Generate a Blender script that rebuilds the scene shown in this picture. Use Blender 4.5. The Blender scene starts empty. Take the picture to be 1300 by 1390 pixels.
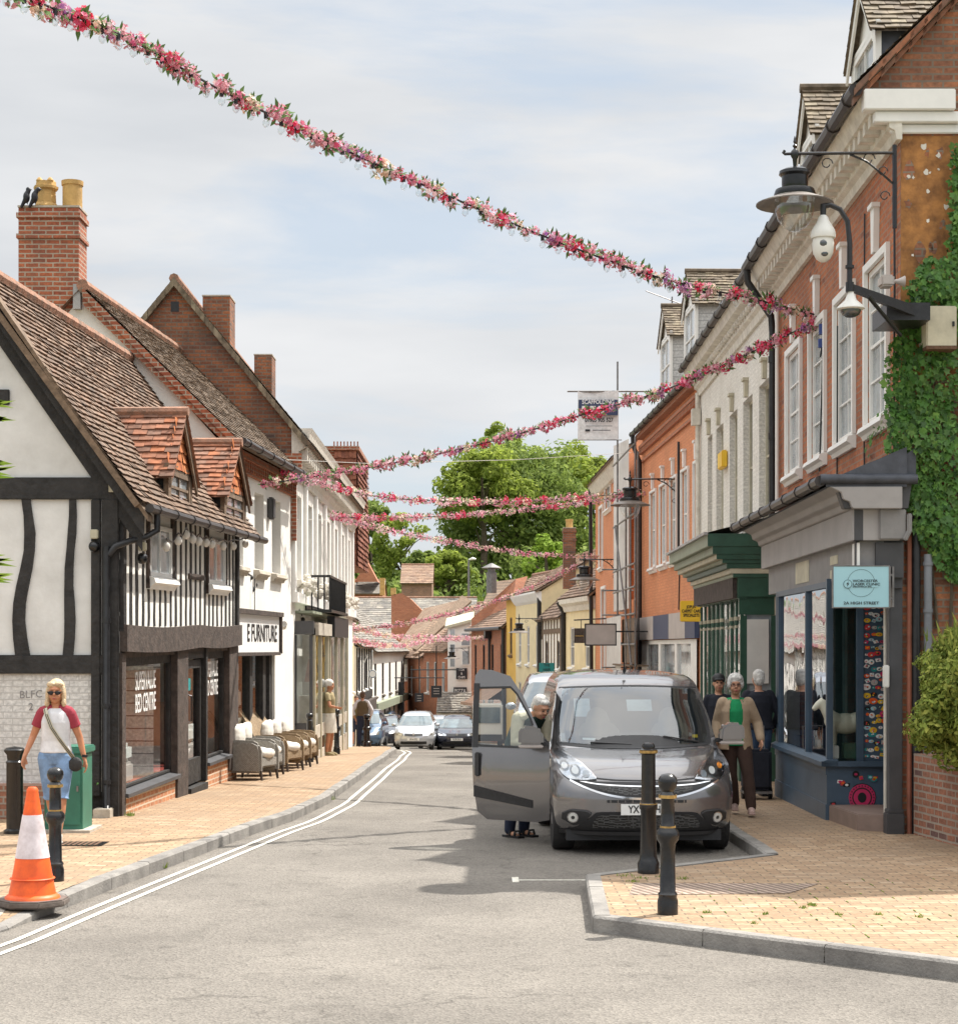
import bpy, bmesh, math, random
from math import sin, cos, pi, radians, sqrt, atan2, tan
from mathutils import Vector, Matrix
from bisect import bisect
random.seed(7)
C = bpy.context.scene
COL = C.collection
# ---------------- camera / world / sun ----------------
CAMZ, FPX, HOR = 2.1, 2500.0, 880.0
cam = bpy.data.objects.new('camera', bpy.data.cameras.new('camera'))
COL.objects.link(cam); C.camera = cam
cam.location = (0, 0, CAMZ); cam.rotation_euler = (radians(90), 0, 0)
cd = cam.data; cd.sensor_fit = 'HORIZONTAL'; cd.sensor_width = 36; cd.lens = 36*FPX/1300
cd.shift_y = (HOR-695)/1300; cd.clip_start = .1; cd.clip_end = 3000
SUN = Vector((.505, .385, 1)).normalized()
w = bpy.data.worlds.new('World'); C.world = w; w.use_nodes = True
nt = w.node_tree; nt.nodes.clear()
def N(nt, t, **k):
    n = nt.nodes.new(t)
    for a, b in k.items():
        if a[0] == 'i' and a[1:].isdigit(): n.inputs[int(a[1:])].default_value = b
        else: setattr(n, a, b)
    return n
def ramp(nt, stops, interp='LINEAR'):
    r = nt.nodes.new('ShaderNodeValToRGB'); e = r.color_ramp.elements; r.color_ramp.interpolation = interp
    while len(e) < len(stops): e.new(.5)
    for q, (p, c) in zip(e, stops):
        q.position = p; q.color = (c if len(c) == 4 else (*c, 1)) if hasattr(c, '__len__') else (c, c, c, 1)
    return r
sky = N(nt, 'ShaderNodeTexSky', sky_type='NISHITA', sun_disc=False, sun_elevation=math.asin(SUN.z),
        sun_rotation=atan2(SUN.x, SUN.y), air_density=1.0, dust_density=1.5, ozone_density=1.2)
tc = N(nt, 'ShaderNodeTexCoord'); mp = N(nt, 'ShaderNodeMapping'); mp.inputs['Scale'].default_value = (1.0, 1.0, 4.6)
mp.inputs['Rotation'].default_value = (0, .16, 0); mp.inputs['Location'].default_value = (3.1, .4, 1.37)
nz = N(nt, 'ShaderNodeTexNoise'); nz.inputs['Scale'].default_value = 3.1; nz.inputs['Detail'].default_value = 9
nz.inputs['Roughness'].default_value = .58; nz.inputs['Distortion'].default_value = .35
cr = ramp(nt, [(.41, 0.0), (.56, 1.0)])
nz2 = N(nt, 'ShaderNodeTexNoise'); nz2.inputs['Scale'].default_value = 3.6; nz2.inputs['Detail'].default_value = 6
cc = ramp(nt, [(.32, (3.5, 3.62, 3.78)), (.62, (4.3, 4.35, 4.42))])
mx = N(nt, 'ShaderNodeMix', data_type='RGBA')
mf = N(nt, 'ShaderNodeMath', operation='MULTIPLY_ADD', i1=.68, i2=.32)
bg = N(nt, 'ShaderNodeBackground'); bg.inputs[1].default_value = .1
out = N(nt, 'ShaderNodeOutputWorld')
L = nt.links.new
hz = N(nt, 'ShaderNodeMix', data_type='RGBA'); hz.inputs[0].default_value = .75; hz.inputs[7].default_value = (2.75, 3.2, 3.65, 1)
L(tc.outputs['Generated'], mp.inputs[0]); L(mp.outputs[0], nz.inputs[0]); L(mp.outputs[0], nz2.inputs[0])
L(nz.outputs[0], cr.inputs[0]); L(nz2.outputs[0], cc.inputs[0])
L(cr.outputs[0], mf.inputs[0]); L(mf.outputs[0], mx.inputs[0]); L(sky.outputs[0], hz.inputs[6]); L(hz.outputs[2], mx.inputs[6]); L(cc.outputs[0], mx.inputs[7])
sz = N(nt, 'ShaderNodeSeparateXYZ'); L(tc.outputs['Generated'], sz.inputs[0])
el = ramp(nt, [(.36, 1.0), (.75, 1.0)]); el.color_ramp.elements[1].color = (3.1, 2.95, 2.75, 1); L(sz.outputs[2], el.inputs[0])   # upper sky, out of view, brightened to lift the shade
ml = N(nt, 'ShaderNodeMix', data_type='RGBA', blend_type='MULTIPLY'); ml.inputs[0].default_value = 1; L(mx.outputs[2], ml.inputs[6]); L(el.outputs[0], ml.inputs[7])
L(ml.outputs[2], bg.inputs[0]); L(bg.outputs[0], out.inputs[0])
sl = bpy.data.lights.new('sun', 'SUN'); sl.energy = 3.7; sl.angle = radians(.5); sl.color = (1, .955, .88)
so = bpy.data.objects.new('sun', sl); COL.objects.link(so); so.rotation_euler = SUN.to_track_quat('Z', 'Y').to_euler()
so.location = (30, 20, 60)
vs = C.view_settings; vs.view_transform = 'Standard'; vs.look = 'None'; vs.gamma = 1; vs.exposure = 1.0
C.cycles.max_bounces = 6; C.cycles.transparent_max_bounces = 12; C.cycles.glossy_bounces = 3; C.cycles.diffuse_bounces = 3
# ---------------- materials ----------------
def lin(c):
    return tuple(((v/255)/12.92 if v/255 <= .04045 else ((v/255+.055)/1.055)**2.4) for v in c)
def newmat(name):
    m = bpy.data.materials.new(name); m.use_nodes = True; nt = m.node_tree
    return m, nt, nt.nodes['Principled BSDF'], nt.links.new
def var(nt, L, col, amt, scale, coord='Object', col2=None, detail=5):
    """colour varied by noise: returns output socket"""
    tc = N(nt, 'ShaderNodeTexCoord')
    n = N(nt, 'ShaderNodeTexNoise'); n.inputs['Scale'].default_value = scale; n.inputs['Detail'].default_value = detail; n.inputs['Roughness'].default_value = .65
    L(tc.outputs[coord], n.inputs[0])
    a = col2 or tuple(v*(1-amt) for v in col); b = tuple(min(1, v*(1+amt)) for v in col)
    r = ramp(nt, [(.33, a), (.67, b)]); L(n.outputs[0], r.inputs[0])
    return r.outputs[0], n.outputs[0], tc
def mat(name, col, rough=.75, metal=0, amt=.12, scale=3, bump=0, bscale=40, spec=.5, col2=None, coat=0):
    m, nt, p, L = newmat(name)
    p.inputs['Roughness'].default_value = rough; p.inputs['Metallic'].default_value = metal
    p.inputs['Specular IOR Level'].default_value = spec; p.inputs['Coat Weight'].default_value = coat; p.inputs['Coat Roughness'].default_value = .04
    c, f, tc = var(nt, L, col, amt, scale, col2=col2); L(c, p.inputs['Base Color'])
    if bump:
        n = N(nt, 'ShaderNodeTexNoise'); n.inputs['Scale'].default_value = bscale; n.inputs['Detail'].default_value = 6
        L(tc.outputs['Object'], n.inputs[0]); b = N(nt, 'ShaderNodeBump'); b.inputs['Strength'].default_value = bump; b.inputs['Distance'].default_value = .02
        L(n.outputs[0], b.inputs['Height']); L(b.outputs[0], p.inputs['Normal'])
    return m
def brick(name, c1, c2, mortar, bw=.225, bh=.075, ms=.011, rough=.85, stain=(.05, .04, .03), stamt=.35, off=.5, bump=.5, sscale=.9, rot=0, c3=None, ms2=.1):
    m, nt, p, L = newmat(name); p.inputs['Roughness'].default_value = rough
    uv = N(nt, 'ShaderNodeUVMap')
    v = uv.outputs[0]
    # slight warp so courses are not ruled
    nw = N(nt, 'ShaderNodeTexNoise'); nw.inputs['Scale'].default_value = 6; L(v, nw.inputs[0])
    wv = N(nt, 'ShaderNodeVectorMath', operation='MULTIPLY_ADD'); wv.inputs[1].default_value = (.012, .012, 0); L(nw.outputs[1], wv.inputs[0]); L(v, wv.inputs[2]); v = wv.outputs[0]
    if rot:
        r = N(nt, 'ShaderNodeMapping'); r.inputs['Rotation'].default_value = (0, 0, rot); L(v, r.inputs[0]); v = r.outputs[0]
    b = N(nt, 'ShaderNodeTexBrick', offset=off)
    b.inputs['Scale'].default_value = 1; b.inputs['Brick Width'].default_value = bw; b.inputs['Row Height'].default_value = bh
    b.inputs['Mortar Size'].default_value = ms; b.inputs['Mortar Smooth'].default_value = ms2; b.inputs['Bias'].default_value = 0
    b.inputs['Color1'].default_value = (0, 0, 0, 1); b.inputs['Color2'].default_value = (1, 1, 1, 1); b.inputs['Mortar'].default_value = (.5, .5, .5, 1)
    L(v, b.inputs[0])
    rr = ramp(nt, [(0, c1), (.5, tuple((x+y)/2 for x, y in zip(c1, c2))), (.85, c2), (1, c3 or c2)]); L(b.outputs[0], rr.inputs[0])
    n = N(nt, 'ShaderNodeTexNoise'); n.inputs['Scale'].default_value = 22; n.inputs['Detail'].default_value = 5; L(v, n.inputs[0])
    nr = ramp(nt, [(.3, .7), (.7, 1.25)]); L(n.outputs[0], nr.inputs[0])
    m1 = N(nt, 'ShaderNodeMix', data_type='RGBA', blend_type='MULTIPLY'); m1.inputs[0].default_value = 1; L(rr.outputs[0], m1.inputs[6]); L(nr.outputs[0], m1.inputs[7])
    m2 = N(nt, 'ShaderNodeMix', data_type='RGBA'); m2.inputs[7].default_value = (*mortar, 1); L(b.outputs[1], m2.inputs[0]); L(m1.outputs[2], m2.inputs[6])
    s = N(nt, 'ShaderNodeTexNoise'); s.inputs['Scale'].default_value = sscale; s.inputs['Detail'].default_value = 7; s.inputs['Roughness'].default_value = .7; L(v, s.inputs[0])
    sr = ramp(nt, [(.43, 0.0), (.66, stamt)]); L(s.outputs[0], sr.inputs[0])
    m3 = N(nt, 'ShaderNodeMix', data_type='RGBA'); m3.inputs[7].default_value = (*stain, 1); L(sr.outputs[0], m3.inputs[0]); L(m2.outputs[2], m3.inputs[6])
    L(m3.outputs[2], p.inputs['Base Color'])
    h = N(nt, 'ShaderNodeMath', operation='MULTIPLY_ADD', i1=-1.0, i2=1.0); L(b.outputs[1], h.inputs[0])
    h2 = N(nt, 'ShaderNodeMath', operation='MULTIPLY_ADD', i1=.35); L(n.outputs[0], h2.inputs[0]); L(h.outputs[0], h2.inputs[2])
    bp = N(nt, 'ShaderNodeBump'); bp.inputs['Strength'].default_value = bump; bp.inputs['Distance'].default_value = .012
    L(h2.outputs[0], bp.inputs['Height']); L(bp.outputs[0], p.inputs['Normal'])
    m['uv'] = 1
    return m
def island(name, cols, rough=.8, noise=.25, nscale=8, bump=.3, trans=0, spec=.3, stain=None, stamt=.5, sscale=1.2):
    """one colour per loose piece (tile, leaf, petal)"""
    m, nt, p, L = newmat(name); p.inputs['Roughness'].default_value = rough; p.inputs['Specular IOR Level'].default_value = spec
    g = N(nt, 'ShaderNodeNewGeometry'); k = len(cols)
    r = ramp(nt, [(i/max(1, k-1), c) for i, c in enumerate(cols)]); L(g.outputs['Random Per Island'], r.inputs[0])
    tc = N(nt, 'ShaderNodeTexCoord'); n = N(nt, 'ShaderNodeTexNoise'); n.inputs['Scale'].default_value = nscale; n.inputs['Detail'].default_value = 6
    L(tc.outputs['Object'], n.inputs[0]); nr = ramp(nt, [(.3, 1-noise), (.7, 1+noise)]); L(n.outputs[0], nr.inputs[0])
    m1 = N(nt, 'ShaderNodeMix', data_type='RGBA', blend_type='MULTIPLY'); m1.inputs[0].default_value = 1; L(r.outputs[0], m1.inputs[6]); L(nr.outputs[0], m1.inputs[7])
    o = m1.outputs[2]
    if stain:
        s = N(nt, 'ShaderNodeTexNoise'); s.inputs['Scale'].default_value = sscale; s.inputs['Detail'].default_value = 8; s.inputs['Roughness'].default_value = .75; L(tc.outputs['Object'], s.inputs[0])
        sr = ramp(nt, [(.48, 0.0), (.68, stamt)]); L(s.outputs[0], sr.inputs[0])
        m3 = N(nt, 'ShaderNodeMix', data_type='RGBA'); m3.inputs[7].default_value = (*stain, 1); L(sr.outputs[0], m3.inputs[0]); L(o, m3.inputs[6]); o = m3.outputs[2]
    L(o, p.inputs['Base Color'])
    if bump:
        b = N(nt, 'ShaderNodeBump'); b.inputs['Strength'].default_value = bump; b.inputs['Distance'].default_value = .01; L(n.outputs[0], b.inputs['Height']); L(b.outputs[0], p.inputs['Normal'])
    if trans:
        t = N(nt, 'ShaderNodeBsdfTranslucent'); L(o, t.inputs[0]); ms = N(nt, 'ShaderNodeMixShader'); ms.inputs[0].default_value = trans
        L(p.outputs[0], ms.inputs[1]); L(t.outputs[0], ms.inputs[2]); L(ms.outputs[0], nt.nodes['Material Output'].inputs[0])
    return m
def glassmat(name, tint, refl=.25, rough=.02, wav=0, top=.75):
    m, nt, p, L = newmat(name)
    nt.nodes.remove(p); t = N(nt, 'ShaderNodeBsdfTransparent'); t.inputs[0].default_value = (*tint, 1)
    g = N(nt, 'ShaderNodeBsdfGlossy'); g.inputs['Roughness'].default_value = rough; g.inputs[0].default_value = (.95, .97, 1, 1)
    lw = N(nt, 'ShaderNodeLayerWeight'); lw.inputs[0].default_value = .35
    r = ramp(nt, [(0, refl), (1, top)]); L(lw.outputs['Facing'], r.inputs[0])
    if wav:
        tc = N(nt, 'ShaderNodeTexCoord'); n = N(nt, 'ShaderNodeTexNoise'); n.inputs['Scale'].default_value = 1.3; L(tc.outputs['Object'], n.inputs[0])
        b = N(nt, 'ShaderNodeBump'); b.inputs['Strength'].default_value = wav; b.inputs['Distance'].default_value = .05; L(n.outputs[0], b.inputs['Height']); L(b.outputs[0], g.inputs['Normal'])
    ms = N(nt, 'ShaderNodeMixShader'); L(r.outputs[0], ms.inputs[0]); L(t.outputs[0], ms.inputs[1]); L(g.outputs[0], ms.inputs[2]); L(ms.outputs[0], nt.nodes['Material Output'].inputs[0])
    return m
class Mats(dict):
    __getattr__ = dict.__getitem__
M = Mats()
def asphalt():
    m, nt, p, L = newmat('asphalt'); p.inputs['Roughness'].default_value = .9; p.inputs['Specular IOR Level'].default_value = .25
    tc = N(nt, 'ShaderNodeTexCoord'); o = tc.outputs['Object']
    n1 = N(nt, 'ShaderNodeTexNoise'); n1.inputs['Scale'].default_value = .55; n1.inputs['Detail'].default_value = 8; n1.inputs['Roughness'].default_value = .6; L(o, n1.inputs[0])
    r1 = ramp(nt, [(.32, (.150, .136, .120)), (.68, (.215, .196, .172))]); L(n1.outputs[0], r1.inputs[0])
    v = N(nt, 'ShaderNodeTexVoronoi'); v.inputs['Scale'].default_value = 55; L(o, v.inputs[0])
    r2 = ramp(nt, [(0, .62), (.35, .95), (1, 1.35)]); L(v.outputs['Color'], r2.inputs[0])
    a = N(nt, 'ShaderNodeMix', data_type='RGBA', blend_type='MULTIPLY'); a.inputs[0].default_value = .75; L(r1.outputs[0], a.inputs[6]); L(r2.outputs[0], a.inputs[7])
    n2 = N(nt, 'ShaderNodeTexNoise'); n2.inputs['Scale'].default_value = 2.6; n2.inputs['Detail'].default_value = 10; n2.inputs['Roughness'].default_value = .8; L(o, n2.inputs[0])
    r3 = ramp(nt, [(.54, 1.0), (.60, .72), (.66, .45)]); L(n2.outputs[0], r3.inputs[0])
    b = N(nt, 'ShaderNodeMix', data_type='RGBA', blend_type='MULTIPLY'); b.inputs[0].default_value = .55; L(a.outputs[2], b.inputs[6]); L(r3.outputs[0], b.inputs[7])
    v2 = N(nt, 'ShaderNodeTexVoronoi', feature='DISTANCE_TO_EDGE'); v2.inputs['Scale'].default_value = .42
    wn = N(nt, 'ShaderNodeTexNoise'); wn.inputs['Scale'].default_value = 1.6; wn.inputs['Detail'].default_value = 6; L(o, wn.inputs[0])
    wv = N(nt, 'ShaderNodeVectorMath', operation='MULTIPLY_ADD'); wv.inputs[1].default_value = (1.2, 1.2, 0); L(wn.outputs[1], wv.inputs[0]); L(o, wv.inputs[2]); L(wv.outputs[0], v2.inputs[0])
    rc = ramp(nt, [(0, .5), (.004, .6), (.009, 1.0)]); L(v2.outputs['Distance'], rc.inputs[0])
    n3 = N(nt, 'ShaderNodeTexNoise'); n3.inputs['Scale'].default_value = .35; L(o, n3.inputs[0]); rm = ramp(nt, [(.52, 0.0), (.62, .65)]); L(n3.outputs[0], rm.inputs[0])
    c_ = N(nt, 'ShaderNodeMix', data_type='RGBA', blend_type='MULTIPLY'); L(rm.outputs[0], c_.inputs[0]); L(b.outputs[2], c_.inputs[6]); L(rc.outputs[0], c_.inputs[7])
    L(c_.outputs[2], p.inputs['Base Color'])
    bp = N(nt, 'ShaderNodeBump'); bp.inputs['Strength'].default_value = .9; bp.inputs['Distance'].default_value = .012; L(v.outputs['Distance'], bp.inputs['Height']); L(bp.outputs[0], p.inputs['Normal'])
    return m
M['asphalt'] = asphalt()
M['tarmac_patch'] = mat('tarmac_patch', (.15, .14, .13), .9, amt=.2, scale=5, bump=.9, bscale=70)
M['kerb'] = brick('kerb', (.17, .16, .15), (.24, .225, .205), (.06, .055, .05), .9, 2.0, .009, bump=.3, stamt=.3, stain=(.30, .24, .17))
M['paving'] = brick('paving', (.29, .183, .106), (.39, .268, .162), (.14, .105, .066), .205, .102, .007, bump=.4, stain=(.25, .18, .12), stamt=.6, sscale=.7, c3=(.44, .32, .215))
M['paving_far'] = brick('paving_far', (.40, .25, .14), (.50, .33, .20), (.26, .20, .13), .205, .102, .008, bump=.3, stain=(.28, .21, .14), stamt=.5, sscale=.7, c3=(.40, .26, .16))
M['slab'] = brick('slab', (.34, .29, .25), (.44, .38, .32), (.2, .17, .14), .4, .4, .01, off=0, bump=.3)
M['line'] = mat('line', (.72, .70, .62), .8, amt=.16, scale=14, col2=(.50, .47, .40))
M['grass'] = island('grass', [(.10, .17, .03), (.2, .28, .05), (.3, .34, .08)], bump=0, trans=.3)
M['hill'] = mat('hill', (.08, .12, .035), .95, amt=.4, scale=.2)
M['white'] = mat('white_paint', (.80, .785, .75), .55, amt=.05, scale=3)
M['white_wall'] = mat('white_wall', (.80, .775, .72), .85, amt=.06, scale=1.2, bump=.25, bscale=25)
M['gable_plaster'] = mat('gable_plaster', (.70, .695, .675), .9, amt=.10, scale=1.3, bump=.35, bscale=9, col2=(.58, .57, .545))
M['cream_wall'] = brick('cream_wall', (.74, .71, .645), (.77, .74, .675), (.66, .63, .56), ms=.006, stain=(.50, .46, .38), stamt=.4, bump=.5, sscale=1.4)
M['white_brick'] = brick('white_brick', (.64, .625, .60), (.67, .655, .63), (.50, .485, .46), ms=.006, stain=(.5, .47, .42), stamt=.4, bump=.6)
M['brick_red'] = brick('brick_red', (.36, .105, .042), (.50, .165, .062), (.30, .20, .14), stain=(.10, .055, .04), stamt=.4, c3=(.22, .075, .045), ms=.009)
M['brick_old'] = brick('brick_old', (.20, .072, .038), (.36, .125, .05), (.20, .15, .11), stain=(.055, .045, .038), stamt=.75, sscale=.8, c3=(.10, .06, .05))
M['brick_gable'] = brick('brick_gable', (.28, .10, .05), (.42, .165, .075), (.24, .18, .13), stain=(.07, .05, .04), stamt=.6, sscale=.9, c3=(.14, .07, .05))
M['brick_chimney'] = brick('brick_chimney', (.30, .075, .035), (.44, .13, .055), (.42, .34, .26), stain=(.12, .08, .06), stamt=.5, sscale=1.5, c3=(.17, .06, .04))
M['brick_wall'] = brick('brick_wall', (.30, .12, .07), (.40, .17, .10), (.36, .30, .24), stain=(.12, .08, .06), stamt=.5, c3=(.15, .08, .07))
M['brick_shop'] = brick('brick_shop', (.42, .17, .08), (.52, .23, .11), (.58, .48, .36), stain=(.3, .16, .09), stamt=.3)
M['brick_far'] = brick('brick_far', (.42, .13, .06), (.52, .19, .09), (.36, .22, .15), stain=(.24, .11, .07), stamt=.5)
M['ochre'] = mat('ochre_render', (.36, .165, .05), .9, amt=.35, scale=4.5, bump=.6, bscale=14, col2=(.17, .075, .028))
M['orange_wall'] = brick('orange_wall', (.66, .255, .115), (.71, .29, .135), (.56, .215, .10), ms=.007, stain=(.46, .19, .085), stamt=.45, bump=.5)
M['yellow_wall'] = mat('yellow_wall', (.72, .44, .09), .85, amt=.08, scale=2, bump=.2)
M['pale_yellow'] = mat('pale_yellow', (.74, .62, .38), .85, amt=.08, scale=2, bump=.2)
M['timber'] = mat('black_timber', (.022, .020, .019), .7, amt=.5, scale=6, bump=.8, bscale=18)
M['timber_brown'] = mat('weathered_timber', (.062, .045, .037), .8, amt=.45, scale=7, bump=.7, bscale=22)
M['verge'] = mat('verge_wood', (.17, .115, .075), .85, amt=.4, scale=9, bump=.6, bscale=20)
M['tile_old'] = island('tile_old', [(.155, .098, .066), (.20, .13, .09), (.12, .08, .058), (.24, .165, .118), (.18, .105, .068)], stain=(.09, .07, .055), stamt=.6, noise=.3)
M['tile_brown'] = island('tile_brown', [(.17, .125, .09), (.25, .185, .135), (.13, .095, .07), (.31, .24, .18)], stain=(.09, .075, .055), stamt=.7, sscale=3, noise=.3)
M['tile_red'] = island('tile_red', [(.24, .095, .055), (.33, .14, .08), (.15, .08, .055), (.30, .16, .11), (.36, .13, .06)], stain=(.12, .09, .07), stamt=.7, sscale=2.2, noise=.3)
M['tile_bright'] = island('tile_bright', [(.48, .16, .055), (.55, .20, .075), (.42, .14, .055), (.38, .11, .05)], noise=.25)
M['tile_moss'] = island('tile_moss', [(.15, .115, .08), (.22, .175, .12), (.11, .08, .055), (.30, .25, .17)], stain=(.055, .045, .03), stamt=.8, sscale=5, noise=.35)
M['tile_far'] = island('tile_far', [(.24, .15, .10), (.30, .20, .14), (.20, .125, .09), (.34, .22, .15)], stain=(.3, .25, .2), stamt=.4)
M['tile_hung'] = island('tile_hung', [(.20, .075, .045), (.26, .10, .06), (.17, .065, .045)], noise=.3)
M['slate'] = island('slate', [(.20, .18, .16), (.27, .25, .22), (.15, .14, .13), (.33, .29, .25)], stain=(.42, .38, .3), stamt=.5, sscale=2.5)
M['ridge_tile'] = mat('ridge_tile', (.30, .15, .095), .85, amt=.4, scale=6, bump=.5, col2=(.15, .10, .07))
M['lead'] = mat('lead', (.055, .06, .075), .55, amt=.35, scale=4, bump=.2, bscale=8)
M['lead_pale'] = mat('lead_pale', (.36, .35, .34), .6, amt=.2, scale=5, bump=.2, bscale=9)
M['black'] = mat('black_metal', (.016, .016, .018), .38, amt=.4, scale=12, bump=.15, bscale=60)
M['cast_iron'] = mat('cast_iron', (.010, .010, .011), .25, amt=.5, scale=15, bump=.08, bscale=50, coat=.1)
M['gold'] = mat('gold_paint', (.42, .27, .09), .45, metal=.6, amt=.45, scale=25)
M['gutter'] = mat('gutter_plastic', (.035, .028, .025), .42, amt=.35, scale=5)
M['grey_paint'] = mat('shop_grey', (.235, .225, .22), .6, amt=.12, scale=3, bump=.1)
M['grey_light'] = mat('shop_grey_light', (.34, .32, .31), .6, amt=.1, scale=2)
M['grey_dark'] = mat('shop_grey_dark', (.058, .058, .062), .55, amt=.18, scale=3)
M['shop_blue'] = mat('shop_blue', (.058, .095, .14), .42, amt=.15, scale=2.5, bump=.1)
M['shop_green'] = mat('shop_green', (.028, .085, .055), .45, amt=.2, scale=4)
M['shop_cream'] = mat('shop_cream', (.50, .46, .34), .6, amt=.15, scale=5)
M['sage'] = mat('sage_green', (.27, .30, .22), .6, amt=.12, scale=5)
M['stone'] = mat('stone', (.44, .39, .32), .85, amt=.2, scale=6, bump=.4)
M['step'] = mat('step_stone', (.24, .17, .14), .6, amt=.12, scale=5)
M['pot'] = mat('clay_pot', (.50, .31, .11), .8, amt=.2, scale=5, bump=.3)
M['green_box'] = mat('green_box', (.03, .15, .10), .5, amt=.15, scale=4)
M['orange_plastic'] = mat('orange_plastic', (.88, .13, .015), .5, amt=.1, scale=6, col2=(.62, .08, .015))
M['cone_white'] = mat('cone_white', (.72, .65, .67), .5, amt=.12, scale=7, col2=(.50, .42, .42))
M['rubber'] = mat('rubber', (.025, .024, .023), .8, amt=.3, scale=12, bump=.3)
M['cone_base'] = mat('cone_base', (.13, .105, .09), .85, amt=.25, scale=9, bump=.3)
M['glass'] = mat('dark_glass', (.035, .04, .045), .04, amt=.5, scale=1.1, spec=1.2)
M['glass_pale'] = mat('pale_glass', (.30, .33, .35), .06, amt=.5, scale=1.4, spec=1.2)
M['shop_glass'] = glassmat('shop_glass', (.88, .91, .90), .055, top=.38, wav=.02)
M['shop_glass_dark'] = glassmat('shop_glass_dark', (.5, .55, .55), .45, top=.75, wav=.12)
M['screen_glass'] = glassmat('screen_glass', (.50, .58, .60), .09, top=.40, rough=.03)
M['door_glass'] = glassmat('door_glass', (.80, .85, .84), .08, top=.35)
M['lamp_glass'] = glassmat('lamp_glass', (.93, .95, .95), .06, top=.5)
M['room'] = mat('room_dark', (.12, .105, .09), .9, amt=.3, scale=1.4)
M['room_light'] = mat('room_light', (.42, .36, .28), .9, amt=.3, scale=1.2)
M['red_carpet'] = mat('red_carpet', (.34, .05, .035), .95, amt=.15, scale=20)
M['van_paint'] = mat('van_paint', (.205, .198, .202), .25, metal=.72, amt=.04, scale=2, coat=1, spec=.6)
M['van_black'] = mat('black_trim', (.022, .022, .024), .5, amt=.2, scale=20)
M['grille'] = brick('grille_mesh', (.012, .012, .012), (.02, .02, .02), (.10, .10, .10), .09, .03, .007, bump=.6, rough=.4)
M['chrome'] = mat('chrome', (.72, .72, .74), .12, metal=1, amt=.04)
M['headlamp'] = glassmat('headlamp', (.80, .82, .84), .05, top=.3)
M['reflector'] = mat('reflector', (.50, .51, .53), .22, metal=1, amt=.35, scale=25)
M['amber'] = mat('amber', (.80, .27, .03), .25, amt=.1)
M['tyre'] = mat('tyre', (.02, .019, .019), .85, amt=.3, scale=15, bump=.3)
M['alloy'] = mat('alloy', (.45, .45, .46), .35, metal=.8, amt=.1)
M['plate'] = mat('number_plate', (.80, .79, .76), .4, amt=.03)
M['ink'] = mat('ink_black', (.012, .012, .014), .6, amt=.1)
M['seat'] = mat('cabin_shade', (.03, .03, .033), .9, amt=.2)
M['car_silver'] = mat('silver_paint', (.50, .52, .56), .28, metal=.5, amt=.04, coat=1)
M['car_dark'] = mat('dark_paint', (.022, .026, .045), .25, metal=.4, amt=.05, coat=1)
M['car_blue'] = mat('blue_paint', (.10, .17, .27), .28, metal=.5, amt=.05, coat=1)
M['car_white'] = mat('car_white', (.72, .72, .70), .3, amt=.03, coat=1)
M['wicker_grey'] = brick('wicker_grey', (.54, .52, .48), (.66, .63, .58), (.24, .22, .19), .03, .016, .004, bump=1.2, stamt=.2)
M['wicker_brown'] = brick('wicker_brown', (.56, .41, .25), (.68, .52, .34), (.24, .16, .09), .03, .016, .004, bump=1.2, stamt=.2)
M['cushion'] = mat('cushion', (.66, .62, .56), .9, amt=.12, scale=6, bump=.4, bscale=10)
M['mattress'] = mat('mattress', (.72, .74, .72), .9, amt=.08, scale=8, bump=.4, bscale=14)
M['skin'] = mat('skin', (.52, .27, .17), .55, amt=.12, scale=9)
M['skin_tan'] = mat('skin_tan', (.48, .21, .11), .5, amt=.12, scale=9)
M['hair_blonde'] = mat('hair_blonde', (.56, .42, .26), .6, amt=.3, scale=30, bump=.6, bscale=60)
M['hair_white'] = mat('hair_white', (.66, .64, .60), .8, amt=.3, scale=22, bump=1, bscale=38, col2=(.36, .34, .32))
M['hair_brown'] = mat('hair_brown', (.10, .06, .035), .7, amt=.3, scale=30, bump=.6)
def cloth(n, c, amt=.15): M[n] = mat(n, c, .92, amt=amt, scale=7, bump=.45, bscale=11)
cloth('tee_white', (.66, .66, .68)); cloth('maroon', (.30, .035, .055)); cloth('denim', (.16, .25, .40), .35); cloth('jeans', (.045, .075, .13), .3)
cloth('navy', (.018, .026, .055)); cloth('vest_green', (.018, .045, .035)); cloth('shirt_cream', (.62, .56, .42)); cloth('emerald', (.012, .28, .10))
cloth('jacket_beige', (.42, .31, .21)); cloth('trousers_brown', (.055, .03, .022)); cloth('jacket_black', (.013, .015, .024)); cloth('olive', (.20, .17, .07)); cloth('khaki', (.30, .24, .13))
cloth('skirt', (.68, .64, .56)); cloth('trainer_pink', (.48, .33, .29)); cloth('banner', (.74, .73, .72)); cloth('trainer_white', (.72, .7, .66))
M['leaf_ivy'] = island('leaf_ivy', [(.045, .13, .018), (.075, .19, .03), (.12, .26, .045), (.03, .085, .018), (.17, .31, .055)], rough=.5, trans=.25, bump=0, spec=.4)
M['leaf_shrub'] = island('leaf_shrub', [(.17, .22, .04), (.26, .32, .06), (.12, .17, .03), (.42, .44, .10), (.32, .38, .08)], trans=.3, bump=0)
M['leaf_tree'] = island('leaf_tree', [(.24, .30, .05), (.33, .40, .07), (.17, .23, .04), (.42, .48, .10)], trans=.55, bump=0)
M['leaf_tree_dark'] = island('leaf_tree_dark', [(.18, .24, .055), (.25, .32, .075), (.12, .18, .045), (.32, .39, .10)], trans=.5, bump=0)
M['leaf_light'] = island('leaf_light', [(.22, .33, .04), (.30, .42, .06), (.16, .26, .03)], trans=.35, bump=0)
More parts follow.
